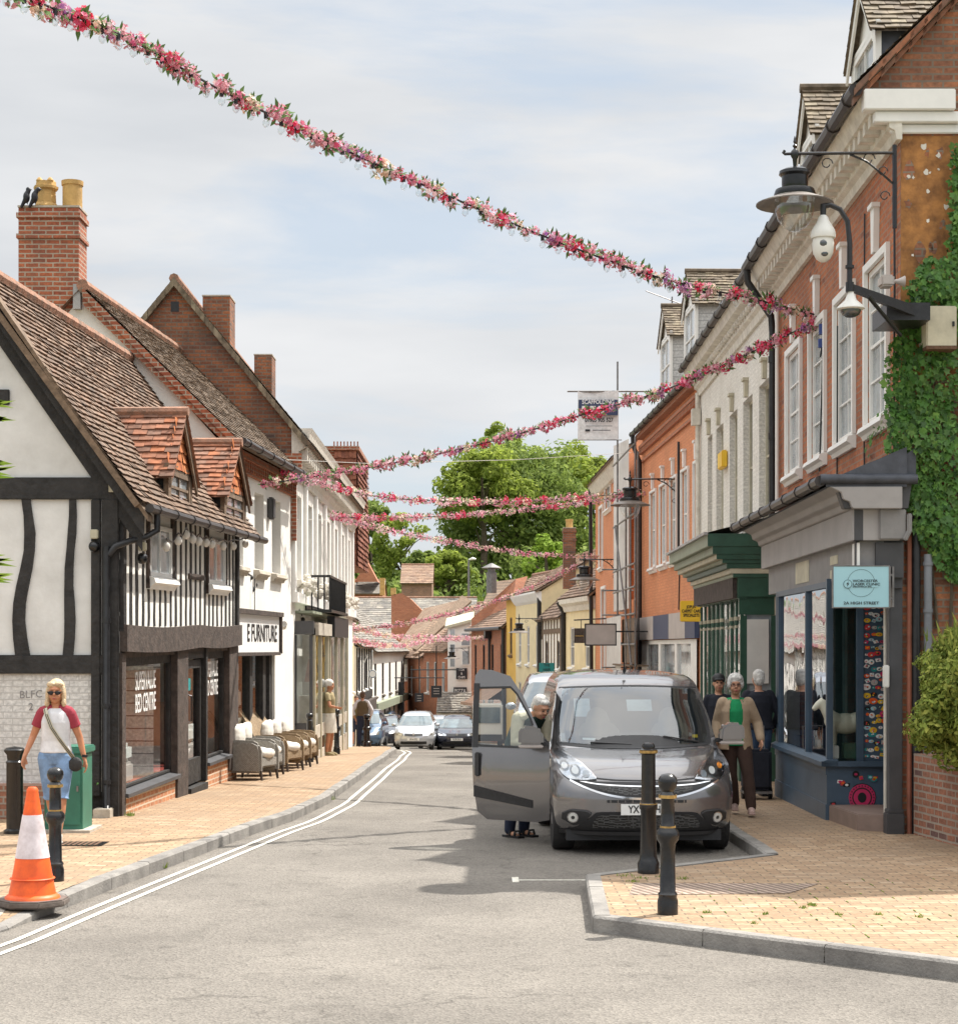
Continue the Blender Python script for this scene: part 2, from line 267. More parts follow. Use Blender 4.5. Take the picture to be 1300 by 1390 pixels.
M['bark'] = mat('bark', (.10, .075, .05), .95, amt=.4, scale=6, bump=.6)
M['blossom'] = island('blossom', [(.62, .04, .12), (.80, .30, .44), (.75, .42, .52), (.83, .62, .66), (.70, .12, .28), (.80, .58, .48), (.33, .06, .30), (.82, .66, .64)], rough=.7, trans=.2, bump=0, noise=.1)
M['blossom_pale'] = island('blossom_pale', [(.80, .45, .55), (.82, .60, .64), (.72, .28, .42), (.84, .72, .66), (.80, .52, .60), (.60, .10, .25)], rough=.7, trans=.2, bump=0, noise=.1)
BL = {}
for k_, cols in dict(red=[(.60, .02, .05), (.72, .05, .14), (.78, .25, .35), (.50, .02, .08)], pink=[(.76, .36, .42), (.79, .52, .56), (.66, .20, .28), (.82, .67, .66)], purple=[(.34, .10, .36), (.66, .34, .50), (.74, .44, .54), (.40, .14, .40)], cream=[(.82, .70, .55), (.84, .76, .66), (.80, .50, .38), (.82, .58, .50)], magenta=[(.64, .09, .22), (.78, .32, .42), (.74, .40, .46), (.80, .54, .56)]).items(): BL[k_] = island('blossom_'+k_, cols, rough=.7, trans=.2, bump=0, noise=.1)
M['garland_leaf'] = island('garland_leaf', [(.08, .16, .04), (.15, .26, .08), (.05, .10, .035)], bump=0, trans=.2)
M['sign_mint'] = mat('sign_mint', (.36, .60, .66), .5, amt=.03)
M['sign_yellow'] = mat('sign_yellow', (.80, .50, .03), .5, amt=.05)
M['sign_navy'] = mat('sign_navy', (.035, .05, .11), .55, amt=.05)
M['sign_teal'] = mat('sign_teal', (.02, .27, .27), .55, amt=.05)
M['sign_black'] = mat('sign_black', (.02, .02, .024), .5, amt=.1)
M['letter_white'] = mat('letter_white', (.80, .79, .77), .6, amt=.02)
M['sticker_red'] = mat('sticker_red', (.62, .04, .05), .5, amt=.1); M['sticker_pink'] = mat('sticker_pink', (.62, .03, .13), .5, amt=.1)
M['steel'] = mat('galvanised', (.20, .19, .185), .45, metal=.6, amt=.25, scale=10)
M['sheet'] = mat('sheeting', (.62, .60, .57), .7, amt=.1, scale=3, bump=.4, bscale=3)
M['panel_pale'] = mat('panel_pale', (.46, .41, .38), .6, amt=.08)
M['pvc_grey'] = mat('pvc_grey', (.20, .21, .23), .45, amt=.2)
M['crow'] = mat('feather', (.012, .012, .018), .5, amt=.3)
M['horse'] = mat('horse_glaze', (.60, .58, .46), .4, amt=.1)
M['shop_in'] = mat('shop_interior', (.05,.10,.10), .9, amt=.3, scale=2)
M['mint_green'] = mat('mint_green', (.26,.60,.46), .5)
M['brick_pipe'] = mat('old_pipe', (.28,.10,.06), .7, amt=.3)
M['cornice'] = mat('cornice_paint', (.70, .66, .58), .8, amt=.12, scale=5, bump=.2, col2=(.55, .51, .44))
cloth('timber_cloth', (.12, .09, .05))
M['blue_plastic'] = mat('blue_plastic', (.02, .05, .22), .4)
M['plastic_white'] = mat('plastic_white', (.70, .69, .65), .4, amt=.06)
M['awning'] = mat('awning_cloth', (.42, .26, .18), .9, amt=.15)
# ---------------- mesh builder ----------------
class MB:
    def __init__(s, T=None): s.v = []; s.f = []; s.T = T
    def add(s, vs, fs, T=None):
        b = len(s.v); t = T or s.T
        s.v += [tuple(t(*p)) if t else tuple(p) for p in vs]; s.f += [tuple(b+i for i in f) for f in fs]; return s
    def box(s, x0, x1, y0, y1, z0, z1, T=None):
        return s.add([(x, y, z) for z in (z0, z1) for y in (y0, y1) for x in (x0, x1)],
                     [(0, 2, 3, 1), (4, 5, 7, 6), (0, 1, 5, 4), (2, 6, 7, 3), (0, 4, 6, 2), (1, 3, 7, 5)], T)
    def prism(s, poly, ax, a, b, T=None):
        """poly: list of 2-tuples in the two axes other than ax (0,1,2), extruded from a to b"""
        def mk(p, t): q = list(p); q.insert(ax, t); return tuple(q)
        n = len(poly); vs = [mk(p, a) for p in poly]+[mk(p, b) for p in poly]
        return s.add(vs, [tuple(range(n))[::-1], tuple(range(n, 2*n))]+[(i, (i+1) % n, n+(i+1) % n, n+i) for i in range(n)], T)
    def quad(s, a, b, c, d, T=None): return s.add([a, b, c, d], [(0, 1, 2, 3)], T)
    def tube(s, pts, r, n=8, T=None, cap=True):
        t = T or s.T
        P = [Vector(t(*p)) if t else Vector(p) for p in pts]
        R = list(r) if hasattr(r, '__len__') else [r]*len(P)
        vs = []; fs = []; ref = None
        for i, p in enumerate(P):
            d = (P[min(i+1, len(P)-1)]-P[max(i-1, 0)])
            d = d.normalized() if d.length > 1e-9 else Vector((0, 0, 1))
            if ref is None: ref = d.orthogonal().normalized()
            ref = (ref-d*ref.dot(d)); ref = ref.normalized() if ref.length > 1e-6 else d.orthogonal().normalized()
            q = d.cross(ref)
            vs += [tuple(p+(ref*cos(2*pi*k/n)+q*sin(2*pi*k/n))*R[i]) for k in range(n)]
        for i in range(len(P)-1):
            fs += [(i*n+k, i*n+(k+1) % n, (i+1)*n+(k+1) % n, (i+1)*n+k) for k in range(n)]
        if cap: fs += [tuple(range(n))[::-1], tuple((len(P)-1)*n+k for k in range(n))]
        b = len(s.v); s.v += vs; s.f += [tuple(b+i for i in f) for f in fs]; return s
    def lathe(s, prof, c=(0, 0, 0), n=20, T=None):
        vs = []; fs = []
        for r, z in prof: vs += [(c[0]+r*cos(2*pi*k/n), c[1]+r*sin(2*pi*k/n), c[2]+z) for k in range(n)]
        for i in range(len(prof)-1): fs += [(i*n+k, i*n+(k+1) % n, (i+1)*n+(k+1) % n, (i+1)*n+k) for k in range(n)]
        fs += [tuple(range(n))[::-1], tuple((len(prof)-1)*n+k for k in range(n))]
        return s.add(vs, fs, T)
    def ball(s, c, r, n=12, m=8, sc=(1, 1, 1), T=None):
        pr = [(max(.0005, r*sin(pi*i/m)), -r*cos(pi*i/m)) for i in range(m+1)]
        vs = []; fs = []
        for a, z in pr: vs += [(c[0]+a*cos(2*pi*k/n)*sc[0], c[1]+a*sin(2*pi*k/n)*sc[1], c[2]+z*sc[2]) for k in range(n)]
        for i in range(m): fs += [(i*n+k, i*n+(k+1) % n, (i+1)*n+(k+1) % n, (i+1)*n+k) for k in range(n)]
        fs += [tuple(range(n))[::-1], tuple(m*n+k for k in range(n))]
        return s.add(vs, fs, T)
    def build(s, name, m, par=None, smooth=False, bevel=0, sub=0):
        o0 = Vector(par['_o']) if par is not None and '_o' in par else Vector((0, 0, 0))
        me = bpy.data.meshes.new(name)
        me.from_pydata([(a-o0.x, b-o0.y, c-o0.z) for a, b, c in s.v], [], s.f); me.materials.append(m)
        if bevel or smooth:
            bm = bmesh.new(); bm.from_mesh(me); bmesh.ops.recalc_face_normals(bm, faces=bm.faces)
            if bevel: bmesh.ops.bevel(bm, geom=[e for e in bm.edges if len(e.link_faces) == 2 and e.calc_face_angle(0) > .5], offset=bevel, segments=2, affect='EDGES', clamp_overlap=True)
            bm.to_mesh(me); bm.free()
        if smooth:
            for p in me.polygons: p.use_smooth = True
            try: me.set_sharp_from_angle(angle=radians(42))
            except Exception: pass
        if 'uv' in m: uvmap(me, o0)
        o = bpy.data.objects.new(name, me); COL.objects.link(o)
        if par is not None: o.parent = par; o['_o'] = tuple(o0)
        else: o['_o'] = (0, 0, 0)
        return o
def uvmap(me, o0):
    uv = me.uv_layers.new(name='UVMap').data; V = me.vertices; Z = Vector((0, 0, 1))
    for p in me.polygons:
        n = p.normal
        if abs(n.z) > .95: t = Vector((1, 0, 0)); b = Vector((0, 1, 0))
        else:
            t = Z.cross(n).normalized(); b = n.cross(t)
            if abs(t.x) > abs(t.y):
                if t.x < 0: t = -t
            elif t.y < 0: t = -t
        for li in p.loop_indices:
            q = V[me.loops[li].vertex_index].co+o0; uv[li].uv = (q.dot(t), q.dot(b))
def thing(name, label, cat, loc=(0, 0, 0), group=None, kind=None):
    o = bpy.data.objects.new(name, None); COL.objects.link(o); o.location = loc; o['_o'] = tuple(loc); o.empty_display_size = .3
    o['label'] = label; o['category'] = cat
    if group: o['group'] = group
    return o
def tag(o, label, cat, group=None):
    o['label'] = label; o['category'] = cat
    if group: o['group'] = group
    return o
def struct(o): o['kind'] = 'structure'; return o
def recenter(o):
    """give a top-level mesh an origin at the middle of its base"""
    me = o.data; xs = [v.co for v in me.vertices]
    c = Vector((sum(v.x for v in xs)/len(xs), sum(v.y for v in xs)/len(xs), min(v.z for v in xs)))
    me.transform(Matrix.Translation(-c)); o.location = c; return o
def move_tree(o): return o
def copy_tree(o, par=None):
    c = o.copy(); COL.objects.link(c); c.parent = par
    for ch in o.children: copy_tree(ch, c)
    return c
def P(px, py, d): return Vector(((px-650)/FPX*d, d, CAMZ+(HOR-py)/FPX*d))
GZ = [(-50, 0), (21, 0), (27, -.07), (35, -.2), (43, -.42), (50, -.72), (60, -1.22), (70, -1.78), (80, -2.35), (95, -2.9), (120, -3.2), (400, -3.2)]
def gz(y):
    for (a, za), (b, zb) in zip(GZ, GZ[1:]):
        if y <= b:
            t = max(0, min(1, (y-a)/(b-a))); return za+(zb-za)*t
    return -3.2
KH = .12
def text(body, m, par, place, size, name='lettering', bold=0, sx=1, align='CENTER', ext=.004):
    """place: function (x, z) in metres -> world point; text lies in that plane"""
    cu = bpy.data.curves.new('t', 'FONT'); cu.body = body; cu.size = size; cu.align_x = align; cu.align_y = 'CENTER'; cu.offset = bold; cu.resolution_u = 3; cu.space_line = .95
    to = bpy.data.objects.new('t', cu); COL.objects.link(to)
    dg = bpy.context.evaluated_depsgraph_get(); me0 = bpy.data.meshes.new_from_object(to.evaluated_get(dg))
    mb = MB(); mb.v = [tuple(place(v.co.x*sx, v.co.y)) for v in me0.vertices]; mb.f = [tuple(p.vertices) for p in me0.polygons]
    bpy.data.objects.remove(to); bpy.data.curves.remove(cu); bpy.data.meshes.remove(me0)
    return mb.build(name, m, par)
def fuse(mb, name, m, par, voxel=.01, it=3):
    me = bpy.data.meshes.new(name); me.from_pydata(mb.v, [], mb.f)
    o = bpy.data.objects.new(name, me); COL.objects.link(o)
    r = o.modifiers.new('r', 'REMESH'); r.mode = 'VOXEL'; r.voxel_size = voxel
    if it: q = o.modifiers.new('s', 'SMOOTH'); q.factor = .5; q.iterations = it
    dg = bpy.context.evaluated_depsgraph_get(); me2 = bpy.data.meshes.new_from_object(o.evaluated_get(dg))
    bpy.data.objects.remove(o); bpy.data.meshes.remove(me)
    o0 = Vector(par['_o']) if par is not None else Vector((0, 0, 0))
    me2.transform(Matrix.Translation(-o0)); me2.name = name; me2.materials.clear(); me2.materials.append(m)
    for p in me2.polygons: p.use_smooth = True
    if 'uv' in m: uvmap(me2, o0)
    o = bpy.data.objects.new(name, me2); COL.objects.link(o); o.parent = par; o['_o'] = tuple(o0)
    return o
# ---------------- ground, road, pavements ----------------
def hz(x, y):
    if y <= 135: return gz(y)
    t = min(1, (y-135)/75); t2 = min(1, max(0, (y-210)/200))
    return -3.2+t*t*(3-2*t)*(11.0+1.6*sin(x*.05+.6))+t2*6
def sheet(xs, ys, zf):
    mb = MB(); mb.v = [(x, y, zf(x, y)) for y in ys for x in xs]; n = len(xs)
    mb.f = [(j*n+i, j*n+i+1, (j+1)*n+i+1, (j+1)*n+i) for j in range(len(ys)-1) for i in range(n-1)]; return mb
def lsp(a, b, n): return [a+(b-a)*i/(n-1) for i in range(n)]
gys = [-60, -20, 0, 10, 21, 24, 27, 31, 35, 39, 43, 46.5, 50, 55, 60, 65, 70, 75, 80, 87, 95, 105, 120, 135]
struct(tag(sheet(lsp(-500, 500, 41), gys+lsp(140, 420, 29)+[500, 700, 1200], lambda x, y: hz(x, y)-.03).build('ground', M.hill, smooth=True), 'green ground rising to a hill behind the town', 'ground'))
struct(tag(sheet(lsp(-16, 16, 9), gys[1:], lambda x, y: gz(y)).build('road', M.asphalt), 'worn grey asphalt street running downhill', 'road'))
def interp(pts, y):
    for (a, xa), (b, xb) in zip(pts, pts[1:]):
        if y <= b: return xa+(xb-xa)*max(0, (y-a))/(b-a)
    return pts[-1][1]
LK = [(9, -5.3), (10.5, -4.5), (12, -3.95), (13.7, -3.5), (14.9, -3.33), (16, -3.19), (18.1, -2.9), (20.6, -2.56), (22.5, -2.28), (25.4, -2.08), (31.6, -2.02), (40, -2.0), (48, -2.15), (56, -2.6), (66, -3.4), (76, -4.4), (90, -5.0), (120, -5.6)]
RK = [(18.6, 2.76), (20, 2.72), (32, 2.75), (45, 2.85), (55, 2.7), (66, 2.4), (80, 1.6), (92, .4), (105, -1.6), (120, -4.0)]
def kh(y, left=True): return KH*min(1, max(.12, (y-13.2)/1.9)) if left else KH
def pave(kpts, xo, ys, left):
    mb = MB()
    for a, b in zip(ys, ys[1:]):
        xa, xb = interp(kpts, a), interp(kpts, b); sg = -1 if left else 1
        za, zb = gz(a)+kh(a, left), gz(b)+kh(b, left)
        mb.quad((xa+.11*sg, a, za), (xb+.11*sg, b, zb), (xo, b, zb), (xo, a, za))
    return mb
def frange(a, b, s):
    r = []
    while a < b-1e-6: r.append(a); a += s
    return r+[b]
struct(tag(pave(LK, -15, [9, 10.5, 12, 13.2, 13.7, 14.4, 15.1, 16, 18.1, 20.6, 21, 22.5, 25.4, 27, 31.6, 35, 40, 43, 48, 50, 56, 60, 66, 70, 76, 80, 90, 95, 120], True).build('pavement', M.paving), 'buff brick paved left pavement in full sun', 'pavement'))
mb = pave(RK, 15, [18.6, 20, 21, 27, 32, 35, 43, 45, 50, 55, 60, 66, 70, 80, 92, 95, 105, 120], False)
NR = [(1.05, 16.0), (.97, 13.68), (3.05, 11.72), (6, 9.75), (15, 6.5), (15, 18.6), (2.87, 18.6), (2.87, 17.62)]
mb.add([(x, y, KH) for x, y in NR], [tuple(range(len(NR)))])
struct(tag(mb.build('pavement', M.paving), 'buff brick paved right pavement with its built-out corner', 'pavement'))
def kerb(pts, wd, hf, name, label, side):
    """row of separate kerbstones along the polyline pts (x, y); body on 'side' (+1 right of travel)"""
    mb = MB(); segs = []
    for (x0, y0), (x1, y1) in zip(pts, pts[1:]):
        l = sqrt((x1-x0)**2+(y1-y0)**2); n = max(1, round(l/.9))
        for k in range(n): segs.append((x0+(x1-x0)*k/n, y0+(y1-y0)*k/n, x0+(x1-x0)*(k+1)/n, y0+(y1-y0)*(k+1)/n))
    for x0, y0, x1, y1 in segs:
        u = Vector((x1-x0, y1-y0)); l = u.length; u /= l; q = Vector((u.y, -u.x))*side; g = .005; j = random.uniform(-.003, .003)
        za, zb = gz(y0)+hf(y0)+.003+j, gz(y1)+hf(y1)+.003+j; ba, bb = gz(y0)-.05, gz(y1)-.05; ch = .018
        def T(s, n, z): return (x0+u.x*s+q.x*n, y0+u.y*s+q.y*n, z)
        vs = []
        for s, zt, b in ((g, za, ba), (l-g, zb, bb)): vs += [T(s, 0, b), T(s, 0, zt-ch), T(s, ch, zt), T(s, wd, zt), T(s, wd, b)]
        mb.add(vs, [(0, 1, 6, 5), (1, 2, 7, 6), (2, 3, 8, 7), (3, 4, 9, 8), (4, 3, 2, 1, 0), (5, 6, 7, 8, 9)])
    o = mb.build(name, M.kerb_stone); return struct(tag(o, label, 'kerb'))
M['kerb_stone'] = mat('kerb_stone', (.24, .225, .205), .85, amt=.25, scale=2.5, bump=.4, bscale=50, col2=(.15, .14, .13))
M['kerb_pale'] = mat('kerb_pale', (.42, .37, .31), .85, amt=.15, scale=3, bump=.4)
kerb([(interp(LK, y), y) for y in [9, 10.5, 12, 13.7, 14.9, 16, 18.1, 20.6, 22.5, 25.4, 31.6, 35, 40, 43, 48, 52, 56, 60, 66, 70, 76, 80, 90, 95, 105, 120]], .125, lambda y: kh(y), 'kerb', 'curved line of grey kerbstones along the left pavement', -1)
kerb([(interp(RK, y), y) for y in [120, 105, 92, 80, 70, 66, 60, 55, 45, 32, 27, 20, 18.6]]+[(2.76, 17.75), (.93, 16.12), (.84, 13.62), (3.03, 11.6), (6, 9.6), (15, 6.35)], .13, lambda y: KH, 'kerb', 'grey kerbstones round the built-out right pavement corner', -1)
# painted lines (double line by the left kerb, bay marking by the van)
def strip(xf, ys, wd, dz):
    mb = MB()
    for a, b in zip(ys, ys[1:]):
        xa, xb = xf(a), xf(b); mb.quad((xa-wd/2, a, gz(a)+dz), (xa+wd/2, a, gz(a)+dz), (xb+wd/2, b, gz(b)+dz), (xb-wd/2, b, gz(b)+dz))
    return mb
YL = [(9, -4.6), (11, -3.8), (12.9, -3.36), (14.5, -3.16), (16.15, -2.94)]
def ylx(y): return interp(YL, y) if y < 16.15 else interp(LK, y)+.23
yys = sorted(set(frange(9, 66, .7)+[21, 27, 35, 43, 50, 60]))
mb = strip(ylx, yys, .052, .006); m2 = strip(lambda y: ylx(y)+.15, yys, .052, .006); mb.add(m2.v, m2.f)
struct(tag(mb.build('road_marking', M.line), 'pale double line painted beside the left kerb', 'road marking'))
mb = MB(); mb.box(.35, 2.6, 16.63, 16.665, .001, .005); mb.box(.3, .36, 16.5, 16.85, .001, .005)
struct(tag(mb.build('road_marking', M.line), 'thin white bay line on the road in front of the grey van', 'road marking'))
mb = MB()
mb.add([(1.2, 14.75, KH+.004), (2.5, 14.85, KH+.004), (2.85, 15.45, KH+.004), (1.3, 15.5, KH+.004)], [(0, 1, 2, 3)])
M['ribbed'] = brick('ribbed_paving', (.36, .27, .21), (.40, .30, .24), (.17, .12, .09), 4, .075, .02, off=0, bump=.8, rot=1.2)
struct(tag(mb.build('paving_patch', M.ribbed), 'ribbed tactile paving patch beside the front right bollard', 'paving'))
mb = MB(); mb.add([(4.05, 15.2, KH+.004), (7, 13.9, KH+.004), (7.3, 15.2, KH+.004), (4.4, 16.4, KH+.004)], [(0, 1, 2, 3)])
struct(tag(mb.build('paving_patch', M.slab), 'pale slab paving patch at the right edge of the photo', 'paving'))
mb = MB(); mb.add([(-8, 12.5, .03), (-4.0, 12.4, .03), (-3.62, 13.7, .05), (-3.7, 14.7, .112), (-5.2, 15.2, .118), (-8, 15.2, .118)], [(0, 1, 2, 3, 4, 5)])
mb.v = [(x, y, kh(y)+.004) for x, y, z in mb.v]
struct(tag(mb.build('paving_patch', M.slab), 'dropped slab paving under the traffic cone', 'paving'))
# patches, cracks and covers in the road
def drain(x, y, z, label, wx=.28, wy=.2):
    r = thing('drain_cover', label, 'drain cover', (x, y, z))
    f = MB(); f.box(x-wx, x+wx, y-wy, y+wy, z, z+.006); f.build('frame', M.cast_iron, r)
    g = MB()
    for k in range(9): g.box(x-wx+.04+k*(2*wx-.08)/9, x-wx+.04+k*(2*wx-.08)/9+.025, y-wy+.03, y+wy-.03, z+.006, z+.011)
    g.build('grating', M.rust, r)
M['rust'] = mat('rust', (.13, .07, .04), .85, amt=.4, scale=20)
drain(-4.05, 18.6, KH, 'small rusty drain cover in the left pavement by the green cabinet')
# tufts of grass
def tufts(name, label, pts, n, h, m=None):
    mb = MB()
    for (x, y, z, r) in pts:
        for k in range(n):
            a, b = random.uniform(0, 2*pi), random.uniform(0, r); px_, py_ = x+b*cos(a), y+b*sin(a); t = random.uniform(0, 2*pi); hh = h*random.uniform(.4, 1.2); wd = .004+.03*h
            lx, ly = random.uniform(-.6, .6)*hh, random.uniform(-.6, .6)*hh
            mb.add([(px_-wd*cos(t), py_-wd*sin(t), z), (px_+wd*cos(t), py_+wd*sin(t), z), (px_+lx, py_+ly, z+hh)], [(0, 1, 2)])
    o = mb.build(name, m or M.grass); o['kind'] = 'stuff'; return tag(o, label, 'weeds')
tufts('weeds', 'green weeds and moss in the paving joints beside the two right bollards', [(1.25, 16.0, KH, .1), (1.6, 15.95, KH, .1), (1.38, 15.85, KH, .08), (1.3, 15.6, KH, .06), (1.75, 15.8, KH, .07)]+[(random.uniform(1.5, 3.4), random.uniform(12.7, 14.6), KH, .04) for _ in range(9)], 30, .024)
mb = MB()
for k in range(90):
    x, y = random.uniform(1.3, 4.2), random.uniform(12.3, 15.8)
    if y < 13.9-(x-1)*.85: continue
    x = round(x/.205)*.205; a = random.uniform(.02, .12)
    mb.box(x-.0035, x+.0035, y-a*.5, y+a*.5, KH+.001, KH+.004+random.random()*.002)
o = mb.build('moss', M.grass); o['kind'] = 'stuff'; tag(o, 'thin moss lines in the joints of the right corner paving', 'moss')
# ---------------- facade helpers ----------------
class Fac:
    def __init__(s, A, B, side):
        s.A = Vector(A); s.u = (Vector(B)-s.A); s.len = s.u.length; s.u.normalize(); s.n = Vector((s.u.y, -s.u.x)); s.side = side
        if (s.n.x > 0) != (side < 0): s.n = -s.n    # side -1: left of the street, normal to the right
    tilt = 0
    def T(s, a, n, z): return (s.A.x+s.u.x*a+s.n.x*n, s.A.y+s.u.y*a+s.n.y*n, z+s.tilt*a)
    def s_(s, px, n=0):
        k = (px-650)/FPX; return (k*(s.A.y+s.n.y*n)-(s.A.x+s.n.x*n))/(s.u.x-k*s.u.y)
    def y_(s, a, n=0): return s.A.y+s.u.y*a+s.n.y*n
    def z_(s, py, a, n=0): return CAMZ+(HOR-py)/FPX*s.y_(a, n)
    def g(s, a): return gz(s.y_(a))
    def mb(s): return MB(s.T)
def wall(mb, s0, s1, z0, z1, holes=(), dep=.16, n=0):
    S = sorted({s0, s1} | {v for h in holes for v in h[:2]}); Z = sorted({z0, z1} | {v for h in holes for v in h[2:4]})
    S = [v for v in S if s0-1e-6 <= v <= s1+1e-6]; Z = [v for v in Z if z0-1e-6 <= v <= z1+1e-6]
    for a, b in zip(S, S[1:]):
        for c, d in zip(Z, Z[1:]):
            m, q = (a+b)/2, (c+d)/2
            if any(h[0] < m < h[1] and h[2] < q < h[3] for h in holes): continue
            mb.quad((a, n, c), (b, n, c), (b, n, d), (a, n, d))
    for h in holes:
        a, b, c, d = h[:4]
        mb.quad((a, n, c), (a, n-dep, c), (a, n-dep, d), (a, n, d)); mb.quad((b, n, c), (b, n-dep, c), (b, n-dep, d), (b, n, d))
        mb.quad((a, n, c), (b, n, c), (b, n-dep, c), (a, n-dep, c)); mb.quad((a, n, d), (b, n, d), (b, n-dep, d), (a, n-dep, d))
def shell(mb, s0, s1, z0, z1, depth, ends=True):
    """side, back and top faces of a plain block behind the facade"""
    mb.quad((s0, -depth, z0), (s1, -depth, z0), (s1, -depth, z1), (s0, -depth, z1))
    if ends:
        for q in (s0, s1): mb.quad((q, 0, z0), (q, -depth, z0), (q, -depth, z1), (q, 0, z1))
def window(F, par, h, dep=.12, fm=None, glass=None, nx=2, nz=2, fr=.05, sill=True, sillm=None, bar=.022, key=None, sur=0, n=0, name='window', transom=None, flat=False):
    fm = fm or M.white; glass = glass or M.glass; a, b, c, d = h[:4]; y0 = n-dep; mb = F.mb(); D = .05
    mb.box(a, a+fr, y0, y0+D, c, d); mb.box(b-fr, b, y0, y0+D, c, d); mb.box(a+fr, b-fr, y0, y0+D, c, c+fr); mb.box(a+fr, b-fr, y0, y0+D, d-fr, d)
    zs = [c+fr+(d-c-2*fr)*k/nz for k in range(1, nz)]
    if transom: zs = [c+(d-c)*transom]
    for k, z in enumerate(zs):
        hb = bar*(1.6 if (nz % 2 == 0 and k == nz//2-1) else 1)
        mb.box(a+fr, b-fr, y0+.005, y0+D-.01, z-hb/2, z+hb/2)
    for k in range(1, nx):
        x = a+fr+(b-a-2*fr)*k/nx; mb.box(x-bar/2, x+bar/2, y0+.007, y0+D-.013, c+fr, d-fr)
    if sur:
        mb.box(a-sur, a, n+.002, n+.05, c, d+sur); mb.box(b, b+sur, n+.002, n+.05, c, d+sur); mb.box(a, b, n+.002, n+.05, d, d+sur)
    w = mb.build(name, fm, par)
    g = F.mb(); g.quad((a+fr, y0+.015, c+fr), (b-fr, y0+.015, c+fr), (b-fr, y0+.015, d-fr), (a+fr, y0+.015, d-fr)); w0 = w; w = par if flat else w; g.build('pane', glass, w)
    if sill:
        q = F.mb(); q.prism([(n-dep+.05, c-.002), (n+.10, c-.03), (n+.12, c-.09), (n+.07, c-.12), (n+.045, c-.17), (n+.002, c-.17)], 0, a-.09, b+.09); q.build('sill', sillm or fm, w)
    if key:
        q = F.mb(); m = (a+b)/2
        q.add([(m-.07, n+.003, d+sur+.02), (m+.07, n+.003, d+sur+.02), (m+.10, n+.003, d+sur+key), (m-.10, n+.003, d+sur+key),
               (m-.07, n+.07, d+sur+.02), (m+.07, n+.07, d+sur+.02), (m+.10, n+.07, d+sur+key), (m-.10, n+.07, d+sur+key)],
              [(4, 5, 6, 7), (0, 4, 7, 3), (1, 5, 6, 2), (3, 7, 6, 2), (0, 1, 5, 4)])
        q.box(m-.13, m+.13, n+.003, n+.10, d+sur+key, d+sur+key+.05); q.build('keystone', fm, w)
    return w0
def gutter(F, par, s0, s1, n, z, r=.06, m=None):
    mb = F.mb(); mb.tube([(s0, n, z), (s1, n, z)], r, 8)
    k = s0+.4
    while k < s1: mb.tube([(k-.03, n, z), (k+.03, n, z)], r*1.22, 8); k += 1.0
    return mb.build('gutter', m or M.gutter, par, smooth=True)
def tiles(mb, O, U, V, W, nu, nv, tw, gauge, th=.014, jit=.006, T=None, clip=None):
    """rows of separate tiles: O eave corner, U along the eave, V up the slope, W outward normal (all Vectors)"""
    U, V, W = U.normalized(), V.normalized(), W.normalized()
    for j in range(nv):
        for i in range(-1, nu+1):
            off = .5 if j % 2 else 0
            a0, a1 = (i+off)*tw, (i+1+off)*tw-.004
            a0, a1 = max(0, a0), min(nu*tw, a1)
            if a1-a0 < .02: continue
            if clip and not clip((a0+a1)/2, (j+.5)*gauge): continue
            b0 = j*gauge+random.uniform(-jit, jit); b1 = b0+gauge*1.5; h0 = th+random.uniform(0, jit); h1 = -.002
            vs = []
            for a, b, h in ((a0, b0, h0), (a1, b0, h0+random.uniform(-jit, jit)), (a1, b1, h1), (a0, b1, h1)):
                p = O+U*a+V*b+W*h; vs.append(tuple(p))
            for a, b in ((a0, b0), (a1, b0)):
                vs.append(tuple(O+U*a+V*(b+.002)+W*(h0-th)))
            b_ = len(mb.v); mb.v += [T(*v) if T else v for v in vs]; mb.f += [(b_, b_+1, b_+2, b_+3), (b_+4, b_+5, b_+1, b_)]
def roof(F, par, s0, s1, ne, ze, nr, zr, m, tw=.17, gauge=.1, ridge=True, back=True, name='roof', under=None, clip=None, th=.014, jit=.006, twist=0):
    """slope from the eave (ne, ze) up to the ridge (nr, zr), given in facade coordinates"""
    O = Vector((s0, ne, ze)); V = Vector((twist, nr-ne, zr-ze)); Lh = V.length; U = Vector((1, 0, 0)); W = U.cross(V).normalized()
    if W.z < 0: W = -W
    mb = MB(); nu = int((s1-s0)/tw); nv = int(Lh/gauge)
    tiles(mb, O, U, V, W, nu, nv, (s1-s0)/nu, Lh/nv, T=F.T, clip=clip, th=th, jit=jit)
    r = mb.build(name, m, par)
    k = F.mb(); e = .02*W
    q = [Vector((s0, ne, ze)), Vector((s1, ne, ze)), Vector((s1, nr, zr)), Vector((s0, nr, zr))]
    k.quad(*[tuple(v-e) for v in q]); k.quad(*[tuple(v-W*.09) for v in q])
    for i in range(4): a, b = q[i], q[(i+1) % 4]; k.quad(tuple(a-e), tuple(b-e), tuple(b-W*.09), tuple(a-W*.09))
    k.build('roof_underside', under or M.verge, r)
    if back:
        k = F.mb(); k.quad((s0, nr, zr), (s1, nr, zr), (s1, 2*nr-ne, ze), (s0, 2*nr-ne, ze)); k.build('rear_slope', M.ridge_tile, r)
    if ridge:
        k = F.mb(); a = s0
        while a < s1: b = min(s1, a+.3); k.tube([(a, nr, zr+.01), (b-.012, nr, zr+.01+random.uniform(0, .01))], .10, 8); a = b
        k.build('ridge', M.ridge_tile, r, smooth=True)
    return r
def gable_end(F, par, s, zb, ze, half, zr, m, n0=0):
    mb = F.mb(); mb.add([(s, n0, zb), (s, n0, ze), (s, n0-half, zr), (s, n0-2*half, ze), (s, n0-2*half, zb)], [(0, 1, 2, 3, 4)]); return mb
